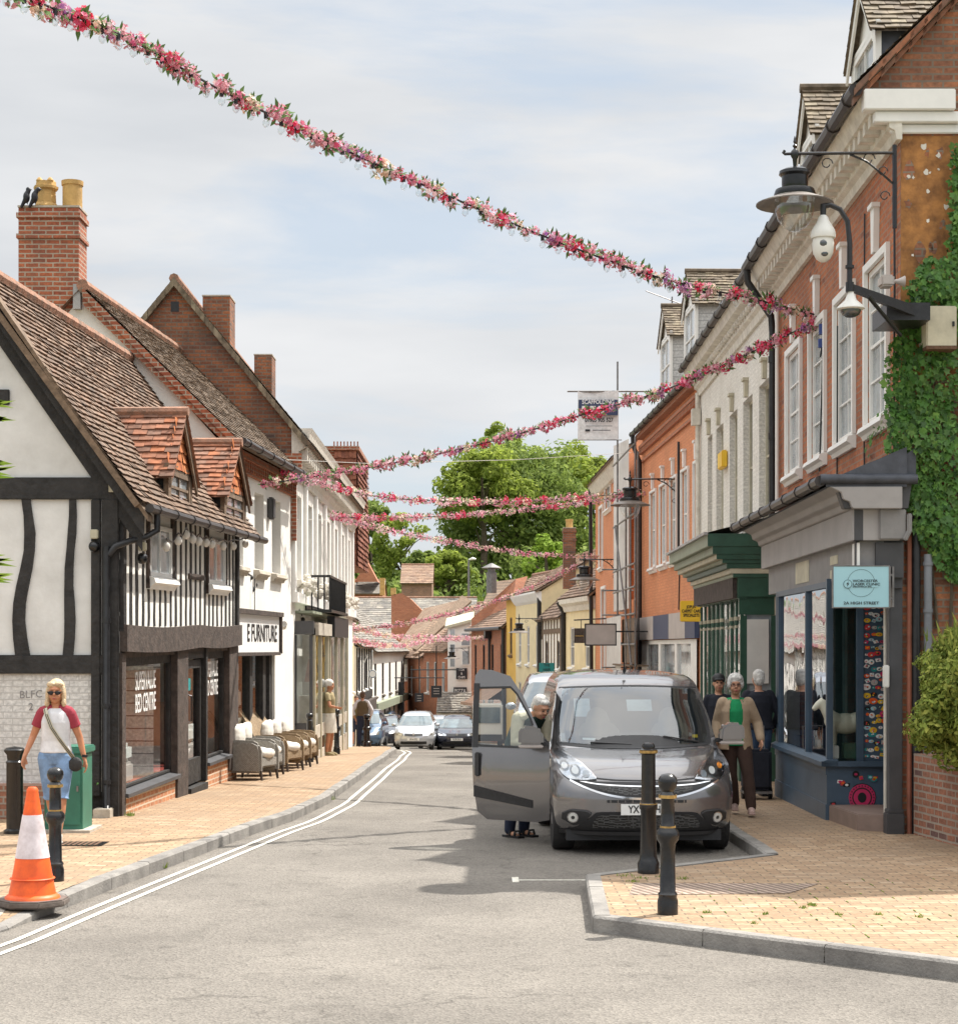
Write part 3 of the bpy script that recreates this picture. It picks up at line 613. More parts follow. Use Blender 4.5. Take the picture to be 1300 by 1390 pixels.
def chimney(par, x0, x1, y0, y1, z0, z1, m=None, pots=(), bands=True):
    mb = MB(); mb.box(x0, x1, y0, y1, z0, z1)
    if bands:
        h = z1; mb.box(x0-.03, x1+.03, y0-.03, y1+.03, h-.17, h-.09); mb.box(x0-.03, x1+.03, y0-.03, y1+.03, h-.5, h-.43); 
    c = mb.build('chimney', m or M.brick_chimney, par)
    mb = MB(); mb.box(x0-.012, x1+.012, y0-.012, y1+.012, z1, z1+.03); mb.build('mortar_cap', M.stone, c)
    for (x, y, r, h, k) in pots:
        q = MB()
        if k == 0: q.lathe([(r, 0), (r, h-.08), (r*1.1, h-.07), (r*1.12, h), (r*.92, h), (r*.9, h-.2)], (x, y, z1+.03), 18)
        else:
            q.lathe([(r*1.2, 0), (r*1.2, .05), (r*.98, .10), (r*.92, h*.62), (r*1.18, h*.66), (r*1.2, h*.74), (r*1.0, h*.76), (r*.95, h*.9), (r*.7, h*.9)], (x, y, z1+.03), 8)
            for a in range(4): q.lathe([(r*.2, h*.8), (r*.34, h*.92), (r*.16, h*1.0), (.01, h*1.02)], (x+r*.72*cos(a*pi/2+.78), y+r*.72*sin(a*pi/2+.78), z1+.03), 6)
        q.build('chimney_pot', M.pot, c, smooth=(k == 0))
    return c
# ---------------- right side: red brick corner house with shop ----------------
FA = Fac((4.152+.018*19.7, 19.7), (4.152+.018*28.8, 28.8), 1); LA = FA.len
RA = thing('brick_house', 'three storey red brick corner house with white sash windows above a grey and blue shopfront', 'building', (4.6, 19.7, 0))
zA0, zA1 = FA.z_(570, FA.s_(1191)), FA.z_(357, FA.s_(1191))
hA = []
for a, b in ((1178, 1206), (1136, 1160), (1101.5, 1121), (1070, 1088)):
    hA.append((FA.s_(b), FA.s_(a), zA0, zA1))
zAc, zAe = 7.60, 8.02
mb = FA.mb(); wall(mb, 0, LA, -1, zAe, hA+[(.14, LA-.35, -.9, 3.15)], .10); shell(mb, 0, LA, -1, zAe, 9, ends=False); mb.quad((LA, 0, -1), (LA, -9, -1), (LA, -9, zAe), (LA, 0, zAe)); mb.build('wall', M.brick_red, RA)
mb = FA.mb(); Hh = 4.5; zr = zAe+4.9
mb.add([(0, 0, -1), (0, 0, zAe+.5), (0, -Hh, zr+.0), (0, -2*Hh, zAe), (0, -2*Hh, -1)], [(0, 1, 2, 3, 4)]); mb.add([(0, 0, zAe-.05), (0, .44, zAe), (0, .44, zAe+.07), (0, 0, zAe+.5)], [(0, 1, 2, 3)]); mb.build('wall', M.brick_gable, RA)
mb = FA.mb(); mb.box(-.004, .0, -.68, -.004, 5.0, zAc-.02); mb.add([(-.005, -.69, z+dz) for z, dz in ((5.6, 0), (7.5, 0))]+[(-.005, -.9, 7.2), (-.005, -1.02, 6.3), (-.005, -.85, 5.4)], [(0, 1, 2, 3, 4)]); mb.build('render_patch', M.ochre, RA)
rs_ = random.Random(5); mb = FA.mb()
for k in range(16):     # scars where the old paint has come away
    c_, z_, r_ = -rs_.uniform(.05, .62), rs_.choice((rs_.uniform(7.0, 7.5), rs_.uniform(5.2, 7.5))), rs_.uniform(.008, .035)
    mb.add([(-.0075, c_+r_*rs_.uniform(.5, 1.3)*cos(a), z_+r_*rs_.uniform(.5, 1.5)*sin(a)) for a in [q*pi/4 for q in range(8)]], [tuple(range(8))])
mb.build('flaked_paint', M.cornice, RA)
mb = FA.mb()
for k in range(16):
    c_, z_, r_ = -rs_.uniform(.05, .62), rs_.uniform(5.1, 7.5), rs_.uniform(.03, .09)
    mb.add([(-.0062, c_+r_*rs_.uniform(.5, 1.2)*cos(a), z_+r_*rs_.uniform(.5, 2)*sin(a)) for a in [q*pi/5 for q in range(10)]], [tuple(range(10))])
mb.build('bare_brick_patch', M.brick_gable, RA)
for h in hA: window(FA, RA, h, dep=.06, nx=2, nz=4, fr=.07, sur=.09, key=.52, glass=M.glass_pale)
# cornice with modillions, returning round the gable end
mb = FA.mb(); prof = [(.002, zAc-.08), (.06, zAc-.08), (.08, zAc+.02), (.14, zAc+.05), (.14, zAc+.2), (.34, zAc+.24), (.42, zAc+.40), (.42, zAe+.02), (.002, zAe+.02)]
mb.prism(prof, 0, -.10, LA)
k = .05
while k < LA: mb.box(k, k+.14, .14, .31, zAc+.10, zAc+.235); k += .30
mb.build('cornice', M.cornice, RA)
mb = MB()
x0 = FA.T(0, 0, 0)[0]
for a, b, c, d, e in ((-.42, .55, .17, zAc+.22, zAe+.02), (-.3, .62, .12, zAc+.10, zAc+.215), (-.12, .66, .05, zAc+.0, zAc+.095)):
    mb.box(x0+a, x0+b, 19.7-c, 19.698, d, e)
mb.build('cornice_return', M.white, RA, bevel=.01)
gutter(FA, RA, -.12, LA+.0, .5, zAe+.03, .075)
roof(FA, RA, -.15, LA+.1, .52, zAe+.08, -Hh, zr+.1, M.tile_moss, ridge=False)
mb = FA.mb()
for k in range(34):      # verge tiles seen from below, two tipped courses
    t0, t1 = k/34, (k+1.25)/34
    def q(t, o): return (-.17, .52-t*(Hh+.52), zAe+.06+t*(zr-zAe)-o)
    a, b = q(t0, .0), q(min(t1, 1.02), .0)
    for o, e, w_ in ((.03, .02, -.17), (.11, .0, -.10)):
        mb.add([(w_, a[1], a[2]-o), (w_, b[1], b[2]-o+e), (w_, b[1], b[2]-o-.05), (w_, a[1], a[2]-o-.075), (.0, a[1], a[2]-o), (.0, b[1], b[2]-o+e), (.0, b[1], b[2]-o-.05), (.0, a[1], a[2]-o-.075)],
               [(0, 1, 2, 3), (0, 4, 5, 1), (3, 2, 6, 7), (0, 3, 7, 4)])
mb.build('verge', M.tile_red, RA)
def dormer(F, par, s0, s1, n, zb, ze, zr, slope, cheek, tile, mt=None, over=.12, lead=True, front=None):
    """gabled dormer facing the street; n: front plane; slope: roof rise per metre (dz/-dn), roof plane z = zb + slope*(n - x)"""
    mt = mt or M.white; m = (s0+s1)/2
    def back(z): return n-(z-zb)/slope
    d = None
    for s in (s0, s1):
        mb = F.mb(); mb.add([(s, n, zb), (s, n, ze), (s, back(ze), ze)], [(0, 1, 2)]); d = mb.build('dormer_cheek' if d else 'dormer', cheek, d or par)
    mb = F.mb(); mb.add([(s0, n, ze), (s1, n, ze), (m, n, zr)], [(0, 1, 2)]); mb.build('dormer_gable', front or mt, d)
    window(F, d, (s0+.06, s1-.06, zb+.1, ze), dep=.0, n=n, fm=mt, nx=2, nz=2, sill=False, fr=.09, glass=M.glass_pale, flat=True)
    mb = F.mb()
    for s in (s0, s1): mb.box(s-.04, s+.04, n-.01, n+.055, zb, ze+.02)
    for sg, s in ((-1, s0), (1, s1)):   # barge boards
        e = s+sg*over; zz = ze-over*(zr-ze)/(m-s0)
        mb.add([(e, n+.11, zz), (m, n+.11, zr), (m, n+.11, zr-.15), (e, n+.11, zz-.13), (e, n+.08, zz), (m, n+.08, zr), (m, n+.08, zr-.15), (e, n+.08, zz-.13)], [(0, 1, 2, 3), (0, 4, 5, 1), (3, 2, 6, 7), (0, 3, 7, 4)])
    mb.box(s0, s1, n-.005, n+.05, ze-.03, ze+.05)
    mb.build('dormer_trim', mt, d)
    mt2 = MB()
    for sg, s in ((-1, s0), (1, s1)):
        e = s+sg*over; zz = ze-over*(zr-ze)/(m-s0)
        O = Vector((e, n+.14, zz+.01)); U = Vector((0, -1, 0)); V = Vector((m-e, 0, zr-zz)); W = V.cross(U).normalized()
        if W.z < 0: W = -W
        Lu = n+.14-back(zr); nv = max(4, int(V.length/.11)); nu = max(4, int(Lu/.17))
        def clip(a, b): return n+.14-a > back(zz+b/V.length*(zr-zz))-.15
        tiles(mt2, O, U, V, W, nu, nv, Lu/nu, V.length/nv, T=F.T, clip=clip, th=.022, jit=.01)
        q = [(e, n+.14, zz), (e, back(zz), zz), (m, back(zr), zr), (m, n+.14, zr)]
        mt2.quad(*[F.T(a, b, c-.008) for a, b, c in q])
    mt2.build('dormer_roof', tile, d)
    k = F.mb(); k.tube([(m, n+.16, zr+.02), (m, back(zr), zr+.02)], .07, 8); k.build('ridge', M.tile_moss if lead else M.ridge_tile, d, smooth=True)
    return d
M['boards'] = brick('pale_boards', (.50, .50, .49), (.58, .58, .57), (.3, .3, .3), 6, .16, .008, bump=.4, stamt=.1)
slA = (zr+.1-zAe-.08)/(Hh+.52)
for pa, pb in ((1162, 1194), (1091, 1111)):
    n_ = -.12; s0, s1 = FA.s_(pb, n_), FA.s_(pa, n_); zb = zAe+.08+(.52-n_)*slA
    dormer(FA, RA, s0, s1, n_, zb-.25, zb+.64, zb+1.36, slA, M.lead, M.tile_moss)
# pipes between the brick and the cream house
mb = FA.mb(); s = LA-.12; mb.tube([(s, .5, zAe), (s, .48, zAe-.22), (s, .12, zAe-.75), (s, .10, zAe-1.0), (s, .10, 3.4)], .055, 10)
for z in (3.9, 5.4, 6.6): mb.tube([(s, .10, z-.05), (s, .10, z+.05)], .07, 10)
mb.build('drainpipe', M.black, RA, smooth=True)
mb = FA.mb(); mb.tube([(LA-.34, .06, zAc-.1), (LA-.34, .06, 3.4)], .03, 8); mb.build('drainpipe', M.white, RA, smooth=True)
mb = FA.mb(); mb.tube([(.18, .03, 7.2), (.16, .03, 6.0), (.2, .03, 4.4), (.14, .03, 3.9)], .012, 6); mb.tube([(1.9, .02, 7.2), (1.95, .02, 5.0), (1.9, .02, 3.9)], .01, 6)
mb.tube([(3.7, .02, 6.2), (3.72, .02, 4.9), (3.75, .02, 3.9)], .01, 6); mb.build('cable', M.black, RA)
# ---- shopfront of the corner house ----
FS = Fac((3.621+.018*19.4, 19.4), (3.621+.018*26.6, 26.6), 1)
sc, sl = FS.s_(1122), FS.s_(1056)           # near corner and far end of the display window
zS, zT = .80, 2.80
x_c, y_c = FS.T(sc, 0, 0)[:2]
k1 = (1163-650)/FPX*y_c; k2 = (1172-650)/FPX*y_c; k3 = (1203-650)/FPX*y_c; xw = 4.50
def shopbox(mb, *a): return mb.box(*a)
mb = FS.mb(); mb.box(sc, sl+.25, -.30, 0, -.6, zS-.06); mb.build('stall_riser', M.shop_blue, RA)
mb = FS.mb(); mb.box(sc+.01, sl+.24, .0, .014, .02, .30); mb.box(sc, sl+.25, .0, .012, zS-.16, zS-.06); mb.build('plinth', M.shop_blue, RA)
mb = MB(); mb.box(x_c+.01, k3+.02, y_c-.0, y_c+.05, .0, zS-.06); mb.build('stall_riser', M.shop_blue, RA)
mb = FS.mb(); mb.prism([(.07, zS-.06), (.07, zS-.01), (.0, zS+.02), (-.12, zS+.02), (-.12, zS-.06)], 0, sc-.06, sl+.27)
mb.box(sc-.06, sc, -.95, .07, zS-.06, zS+.0); mb.build('sill', M.shop_blue, RA)
mb = FS.mb(); pw = .055
for a in (sc, (FS.s_(1096)+FS.s_(1090))/2-.03, sl-.0, sl+.16): mb.box(a, a+pw*1.4, -.07, .0, zS+.02, zT+.05)
mb.box(sc, sl+.2, -.07, -.0, zT, zT+.07); mb.build('shop_window_frame', M.shop_blue, RA)
mb = FS.mb(); mb.quad((sc+.03, -.04, zS), (sl+.05, -.04, zS), (sl+.05, -.04, zT+.02), (sc+.03, -.04, zT+.02)); mb.build('shop_pane', M.shop_glass_dark, RA)
mb = MB(); mb.box(k1, k2, y_c, y_c+.07, zS, zT+.2); mb.box(k3-.01, k3+.05, y_c, y_c+.06, .1, zT+.2); mb.box(x_c, x_c+.05, y_c-.004, y_c+.06, zS, zT+.1); mb.box(x_c+.05, k3, y_c-.0, y_c+.05, zT, zT+.06)
mb.build('shop_window_frame', M.shop_blue, RA)
mb = MB(); mb.quad((x_c+.04, y_c+.03, zS), (k1+.01, y_c+.03, zS), (k1+.01, y_c+.03, zT), (x_c+.04, y_c+.03, zT)); mb.build('shop_pane', M.shop_glass, RA)
mb = MB(); mb.box(k2, k3, y_c+.02, y_c+.05, zS, zT); st = mb.build('sticker_board', M.shop_blue, RA)
mb = MB(); mb.box(k1-.10, k1-.05, y_c+.3, y_c+.34, zS, zT); mb.box(x_c+.2, k3+.4, y_c+1.9, y_c+1.95, -.2, 3.2); mb.box(k3+.03, k3+.06, y_c, y_c+1.9, -.2, 3.2); mb.box(x_c, k3+.4, y_c, y_c+1.9, -.2, -.15); mb.build('interior', M.shop_in, RA)
# interior partition boxes seen through the glass
# stickers: shapes and colours only, no known characters
stk = [M.letter_white, M.sticker_red, M.orange_plastic, M.sign_yellow, M.sign_mint, M.sticker_pink, M.ink, M.sign_teal]
def sticker(x, z, rx, rz, m, y, kind=0, par=RA, rot=0):
    mb = MB(); n = 16 if kind == 0 else 4
    def ring(sc_, yy): return [(x+rx*sc_*cos(2*pi*k/n+pi/4*kind+rot), yy, z+rz*sc_*sin(2*pi*k/n+pi/4*kind+rot)) for k in range(n)]
    mb.add(ring(1, y), [tuple(range(n))]); return mb.build('sticker', m, par)
random.seed(11)
zz = zS+.06; prints = {}; nst = 0
def mark(m, x, z, r, y, n=7):
    q = prints.setdefault(m.name, (m, MB()))[1]; q.add([(x+r*random.uniform(.4, 1.2)*cos(a*2*pi/n), y, z+r*random.uniform(.3, 1.0)*sin(a*2*pi/n)) for a in range(n)], [tuple(range(n))])
while zz < zT-.06:
    x = k2+.03+random.uniform(0, .02)
    while x < k3-.02 and nst < 84:
        r = random.uniform(.022, .042); m = random.choice(stk+[M.letter_white, M.letter_white, M.panel_pale]); z_ = zz+random.uniform(-.018, .018); nst += 1
        sticker(x, z_, r*random.uniform(.9, 1.35), r*random.uniform(.6, 1.0), m, y_c+.018-nst*.00012, random.choice((0, 0, 1)), st, random.uniform(-.5, .5))
        for k in range(4): mark(random.choice([q for q in stk if q is not m]), x+random.uniform(-.4, .4)*r, z_+random.uniform(-.35, .35)*r, r*random.uniform(.15, .38), y_c+.0065-k*.0004)
        x += r*2.1
    zz += .078
for m, q in prints.values(): o = q.build('sticker_print', m, st); o['kind'] = 'stuff'
xm = (x_c+k3)/2+.06; zm = zS-.42
big = sticker(xm, zm, .165, .165, M.ink, y_c-.004, 0); sticker(xm, zm, .155, .155, M.sticker_pink, y_c-.006, 0, big); sticker(xm, zm, .115, .115, M.ink, y_c-.008, 0, big); sticker(xm, zm, .10, .10, M.sticker_pink, y_c-.010, 0, big)
sticker(xm, zm, .05, .06, M.ink, y_c-.012, 0, big)
for k in range(24): a = k*2*pi/24; sticker(xm+.135*cos(a), zm+.135*sin(a), .008, .012, M.ink, y_c-.012, 1, big, a)
o = sticker(x_c+.12, zS-.70, .10, .07, M.letter_white, y_c-.004, 1); sticker(x_c+.12, zS-.70, .088, .06, M.sticker_red, y_c-.006, 1, o)
o = sticker(k3-.22, zS-.69, .16, .06, M.ink, y_c-.004, 0); sticker(k3-.22, zS-.69, .12, .02, M.sign_yellow, y_c-.006, 1, o, .15); sticker(k3-.22, zS-.665, .12, .015, M.sign_yellow, y_c-.007, 1, o, .1)
for k in range(22):
    a = random.uniform(0, 2*pi); r = random.uniform(.21, .33); x, z = xm+r*cos(a)*1.15, zm+r*sin(a)
    if not (x_c+.06 < x < k3-.05 and .18 < z < zS-.12): continue
    m = random.choice(stk); o = sticker(x, z, random.uniform(.03, .055), random.uniform(.025, .04), m, y_c-.004-.0005*k, random.choice((0, 1)), RA, random.uniform(-.4, .4)); sticker(x, z, .02, .014, random.choice([q for q in stk if q is not m]), y_c-.018, 0, o)
# porch step, corner pilaster, soffit
mb = MB(); mb.prism([(x_c+.02, y_c-.02), ((1163-650)/FPX*20.0, 19.98), (xw+.02, 19.8), (xw+.5, 19.8), (xw+.5, y_c), (k3, y_c)], 2, .02, .30); mb.build('step', M.step, RA, bevel=.012)
xp = FA.T(0, 0, 0)[0]
mb = MB(); mb.box(xp-.135, xp+.005, 19.62, 19.76, .3, 3.02); mb.box(xp-.165, xp+.02, 19.59, 19.79, .0, .34); mb.box(xp-.155, xp+.015, 19.60, 19.78, .34, .38)
mb.build('pilaster', M.grey_dark, RA, bevel=.008)
mb = MB(); mb.box(xp-.150, xp-.128, 19.80, 19.84, .3, 2.9); mb.build('door_post', M.cornice, RA)
mb = MB(); mb.box(xp-.215, xp-.15, 19.55, 19.60, 1.68, 1.92); mb.build('entry_phone', M.plastic_white, RA, bevel=.01)
# canopy / fascias
FC = Fac((3.60+.018*19.5, 19.5), (3.60+.018*27, 27), 1)
c0 = FC.s_(1157); c1 = FC.s_(1033); zc = 3.24
mb = FC.mb(); mb.box(c0, c1, -.5, 0, zc, zc+.33); mb.prism([(0, zc+.33), (.03, zc+.34), (.05, zc+.40), (.12, zc+.43), (.14, zc+.5), (.26, zc+.56), (-.5, zc+.56), (-.5, zc+.33)], 0, c0-.12, c1+.05); mb.build('fascia', M.grey_light, RA, bevel=.006)
mb = MB(); xl = FC.T(c0, 0, 0)[0]; yl = FC.T(c0, 0, 0)[1]
mb.box(xl+.01, xp-.0, yl-.002, yl+.12, zc, zc+.33); mb.prism([(xl-.10, zc+.335), (xl-.2, zc+.62), (xp+.06, zc+.62), (xp+.02, zc+.335)], 1, yl-.06, yl+.10); mb.build('fascia', M.grey_dark, RA, bevel=.006)
mb = MB(); mb.box(xp-.28, xp-.0, yl-.05, yl-.004, zc+.01, zc+.33); mb.tube([(xp-.02, yl-.06, zc+.0), (xp+.03, yl-.06, zc+.10), (xp+.03, yl-.06, zc+.28)], .03, 8); mb.build('console', M.grey_paint, RA, bevel=.01)
mb = MB(); mb.box(xl+.05, xp-.005, yl+.10, yl+.16, 2.74, zc); mb.box(xp-.30, xp-.005, yl+.05, yl+.1, 2.85, zc-.02); mb.build('frieze', M.grey_dark, RA)
mb = FC.mb(); mb.box(c0+.1, c1-.12, -.35, -.09, zT+.07, zc); mb.build('frieze', M.grey_paint, RA)
for pa, pb, z0, z1 in ((1080, 1098, 2.93, 3.2), (1127, 1136, 2.9, 3.0), (1127, 1137, 3.06, 3.16)):
    a, b = FC.s_(pb, -.09), FC.s_(pa, -.09); mb = FC.mb(); mb.box(a, b, -.092, -.084, z0, z1); mb.build('notice', M.shop_cream, RA)
# canopy roof slope with gutter
mb = FC.mb(); mb.quad((c0-.1, .3, zc+.62), (c1+.15, .3, zc+.62), (c1+.15, -.55, zc+.98), (c0-.1, -.55, zc+.98)); mb.quad((c0-.1, .3, zc+.56), (c1+.15, .3, zc+.56), (c1+.15, -.55, zc+.56), (c0-.1, -.55, zc+.56))
mb.add([(c0-.1, .3, zc+.56), (c0-.1, .3, zc+.62), (c0-.1, -.55, zc+.98), (c0-.1, -.55, zc+.56)], [(0, 1, 2, 3)]); mb.build('canopy', M.lead, RA)
gutter(FC, RA, c0-.1, c1+.3, .36, zc+.62, .06)
mb = MB(); mb.tube([(xl-.36, yl-.10, zc+.64), (xp+.1, yl-.10, zc+.64)], .055, 10); mb.prism([(xl-.3, zc+.66), (xp-.35, zc+.66), (xp+.1, zc+.98), (xp+.1, zc+.66)], 1, yl-.06, yl+.3); mb.build('canopy_edge', M.lead, RA, smooth=True)
# corner pipes on the gable side
mb = MB()
mb.tube([(xp+.08, 19.64, 3.3), (xp+.08, 19.64, .0)], .028, 8); mb.build('drainpipe', M.brick_pipe, RA, smooth=True) if 'brick_pipe' in M else None
mb = MB(); mb.tube([(xp+.15, 19.62, 3.5), (xp+.15, 19.62, .05)], .045, 10); mb.build('drainpipe', M.black, RA, smooth=True)
mb = MB(); mb.tube([(xp+.27, 19.6, 3.1), (xp+.27, 19.6, .05)], .045, 10)
for z in (1.0, 1.6, 2.5, 3.0, .5): mb.tube([(xp+.27, 19.6, z-.02), (xp+.27, 19.6, z+.02)], .055, 10)
mb.build('drainpipe', M.pvc_grey, RA, smooth=True)
# things in the shop window
hr = thing('horse_figure', 'cream horse figure standing in the corner shop window', 'ornament', (x_c+.3, y_c+.28, zS))
mb = MB(); hx, hy, hz_ = x_c+.27, y_c+.28, zS
mb.ball((hx, hy, hz_+.42), .13, 12, 8, (1.5, .8, .95)); mb.ball((hx+.13, hy, hz_+.44), .115, 12, 8); mb.ball((hx-.14, hy, hz_+.45), .11, 12, 8)
mb.tube([(hx-.16, hy, hz_+.48), (hx-.24, hy, hz_+.60), (hx-.28, hy, hz_+.68)], [.085, .06, .05], 10); mb.tube([(hx-.25, hy, hz_+.69), (hx-.32, hy, hz_+.64), (hx-.38, hy, hz_+.58)], [.05, .042, .028], 10)
for dx, dy in ((.16, .05), (.18, -.05), (-.13, .05), (-.16, -.05)): mb.tube([(hx+dx, hy+dy, hz_+.40), (hx+dx+.015, hy+dy, hz_+.2), (hx+dx, hy+dy, hz_+.03), (hx+dx-.01, hy+dy, hz_)], [.05, .028, .02, .028], 8)
mb.tube([(hx+.24, hy, hz_+.48), (hx+.28, hy, hz_+.40), (hx+.27, hy, hz_+.24)], [.02, .03, .008], 8)
fuse(mb, 'body', M.horse, hr, .012, 3)
o = MB(); o.box(x_c+.22, x_c+.40, y_c+.10, y_c+.26, zS+.02, zS+.20); tag(recenter(o.build('gift_box', M.shop_green, bevel=.008)), 'small dark green box at the front of the corner shop window', 'box')
o = MB(); o.box(x_c+.07, x_c+.16, y_c+.10, y_c+.2, zS+.02, zS+.17); tag(recenter(o.build('gift_box', M.plastic_white, bevel=.008)), 'small white box at the front of the corner shop window', 'box')
# ---- hanging signs on the corner shop ----
sg = thing('hanging_sign', 'pale blue hanging sign of the laser clinic on the corner shop', 'sign', (4.1, 19.5, 2.5))
ys = 19.42; X0, X1 = (1131-650)/FPX*ys, (1206-650)/FPX*ys; Z0, Z1 = CAMZ+(880-824)/FPX*ys, CAMZ+(880-769)/FPX*ys
mb = MB(); mb.box(X0, X1, ys, ys+.03, Z0, Z1); mb.build('board', M.sign_mint, sg)
mb = MB(); mb.box(X0-.012, X1+.012, ys-.004, ys+.036, Z1, Z1+.012); mb.box(X0-.012, X1+.012, ys-.004, ys+.036, Z0-.012, Z0); mb.box(X0-.012, X0, ys-.004, ys+.036, Z0, Z1); mb.box(X1, X1+.02, ys-.004, ys+.036, Z0, Z1); mb.box(X1+.02, xp-.13, ys+.005, ys+.025, Z1-.1, Z1-.08); mb.box(X1+.02, xp-.13, ys+.005, ys+.025, Z0+.08, Z0+.1); mb.box(xp-.15, xp-.13, ys, 19.62, Z0, Z1); mb.build('frame', M.steel, sg)
cx, cz = (X0+X1)/2, Z0+(Z1-Z0)*.59; W_ = X1-X0
def ringm(cx, cz, r, t, y, par, m=M.ink, nm='emblem'):
    mb = MB(); n = 40
    mb.v = [(cx+(r+(t if k % 2 else 0))*cos(2*pi*(k//2)/n), y, cz+(r+(t if k % 2 else 0))*sin(2*pi*(k//2)/n)) for k in range(2*n)]
    mb.f = [(2*i, 2*i+1, (2*i+3) % (2*n), (2*i+2) % (2*n)) for i in range(n)]; return mb.build(nm, m, par)
def bolt(cx, cz, h, y, par):
    mb = MB(); mb.add([(cx+a*h, y, cz+b*h) for a, b in ((.15, .5), (-.28, -.05), (-.02, -.05), (-.15, -.5), (.28, .1), (.03, .1))], [(0, 1, 2, 5), (5, 2, 3, 4)]); return mb.build('emblem', M.ink, par)
ringm(cx, cz, W_*.245, .003, ys-.004, sg); cx2 = cx-W_*.245
mb = MB(); mb.lathe([(W_*.075, 0), (W_*.075, .002)], (0, 0, 0), 20, T=lambda x, y, z: (cx2+x, ys-.005-z, cz-.01+y)); mb.build('emblem', M.sign_mint, sg); ringm(cx2, cz-.01, W_*.07, .004, ys-.009, sg); bolt(cx2, cz-.01, W_*.1, ys-.0095, sg)
pl = lambda ox, oz: (lambda x, z: (ox+x, ys-.009, oz+z))
mb = MB(); mb.box(cx+W_*.18, cx+W_*.30, ys-.0055, ys-.0045, cz-.045, cz+.03); mb.build('emblem_gap', M.sign_mint, sg)
text('WORCESTER', M.ink, sg, pl(cx-W_*.155, cz+.022), .036, align='LEFT', bold=.0008, sx=1.25)
text('LASER CLINIC', M.ink, sg, pl(cx-W_*.155, cz-.013), .036, align='LEFT', bold=.0008, sx=1.30)
text('DROITWICH SPA', M.ink, sg, pl(cx-W_*.155, cz-.040), .020, align='LEFT', bold=.0008, sx=1.3)
text('2A HIGH STREET', M.ink, sg, pl(cx, Z0+.04), .042, bold=.0008, sx=1.2)
s2 = thing('hanging_sign', 'small mint sign with a black lightning bolt above the blue hanging sign', 'sign', (4.1, 19.9, 2.8))
yy = 19.9; a0, a1 = (1163-650)/FPX*yy, (1178-650)/FPX*yy; b0, b1 = CAMZ+(880-768)/FPX*yy, CAMZ+(880-729)/FPX*yy
mb = MB(); mb.box(a0, a1, yy, yy+.03, b0, b1); mb.build('board', M.mint_green, s2) if 'mint_green' in M else mb.build('board', M.sign_mint, s2)
ringm((a0+a1)/2, (b0+b1)/2, .045, .003, yy-.003, s2); bolt((a0+a1)/2, (b0+b1)/2, .06, yy-.004, s2)
# white drape in the fascia corner
mb = FC.mb(); mb.box(c0+.05, c0+.35, -.085, -.06, 2.86, 3.22); mb.build('curtain_box', M.white, RA)
# ---------------- cream painted house ----------------
FB = Fac(FA.T(LA, 0, 0)[:2], (4.394+.0096*39.8, 39.8), 1); LB = FB.len
RB = thing('cream_house', 'cream painted brick house with tall plain windows above a green shopfront', 'building', FB.T(0, 0, 0))
zB0, zB1 = FB.z_(747, FB.s_(963)), 6.48
hB = [(FB.s_(b), FB.s_(a), zB0, zB1) for a, b in ((1030, 1050), (1008.5, 1021), (990, 1000.5), (972, 981.5), (960.5, 966.5))]
zBe = 8.08
mb = FB.mb(); wall(mb, 0, LB, -2, zBe, hB, .16); shell(mb, 0, LB, -2, zBe, 9); mb.build('wall', M.cream_wall, RB)
for h in hB: window(FB, RB, h, dep=.16, nx=1, nz=2, fr=.06, fm=M.shop_cream, sillm=M.cornice, key=.3, sur=.0, glass=M.glass)
mb = FB.mb(); mb.prism([(.002, zBe-.55), (.05, zBe-.55), (.07, zBe-.42), (.13, zBe-.38), (.13, zBe-.22), (.3, zBe-.18), (.36, zBe), (.002, zBe)], 0, 0, LB)
k = .05
while k < LB: mb.ball((k, .17, zBe-.28), .06, 8, 6); k += .3
mb.build('cornice', M.cornice, RB)
gutter(FB, RB, 0, LB, .42, zBe+.03, .065, M.gutter); roof(FB, RB, 0, LB, .42, zBe+.06, -4.5, zBe+4.4, M.tile_moss, tw=.25, gauge=.16, ridge=False)
mb = FB.mb(); mb.tube([(LB-.15, .07, 7.6), (LB-.15, .07, 3)], .05, 8); mb.box(LB-.27, LB-.03, .02, .2, 6.9, 7.25); mb.build('drainpipe', M.cornice, RB)
o = FB.mb(); o.box(FB.s_(988), FB.s_(982), .01, .12, FB.z_(636, FB.s_(985)), FB.z_(613, FB.s_(985))); tag(recenter(o.build('alarm_box', M.sign_yellow, bevel=.02)), 'yellow alarm box on the cream house wall', 'alarm box')
# green shopfront
FG = Fac((4.394+.0096*27.6-.62, 27.6), (4.394+.0096*36-.62, 36), 1); n_ = -.62
g0 = FG.s_(1003); g1 = FG.s_(948); zg = FG.z_(810, g0)
yg = FG.T(g0, 0, 0)[1]; zg1 = FG.z_(782, g0); 
gt = zg+.98
steps = [(.02, .0, .30, M.shop_green), (.10, .30, .36, M.sage), (.14, .36, .44, M.shop_cream), (.20, .44, .52, M.shop_green), (.27, .52, .58, M.sage), (.36, .58, .66, M.shop_cream), (.42, .66, .78, M.sage), (.50, .78, .98, M.sage)]
for o_, a, b, m in steps:
    mb = FG.mb(); mb.box(g0-o_*.15, g1+o_, -.6, o_, zg+a, zg+b-.001); mb.build('cornice_moulding', m, RB, bevel=.008)
    mb = FG.mb(); mb.box(g0-o_*.15-.03, g0-o_*.15-.002, -.6, o_, zg+a, zg+b-.001); mb.build('cornice_moulding', M.shop_cream if a == .36 else M.shop_green, RB)
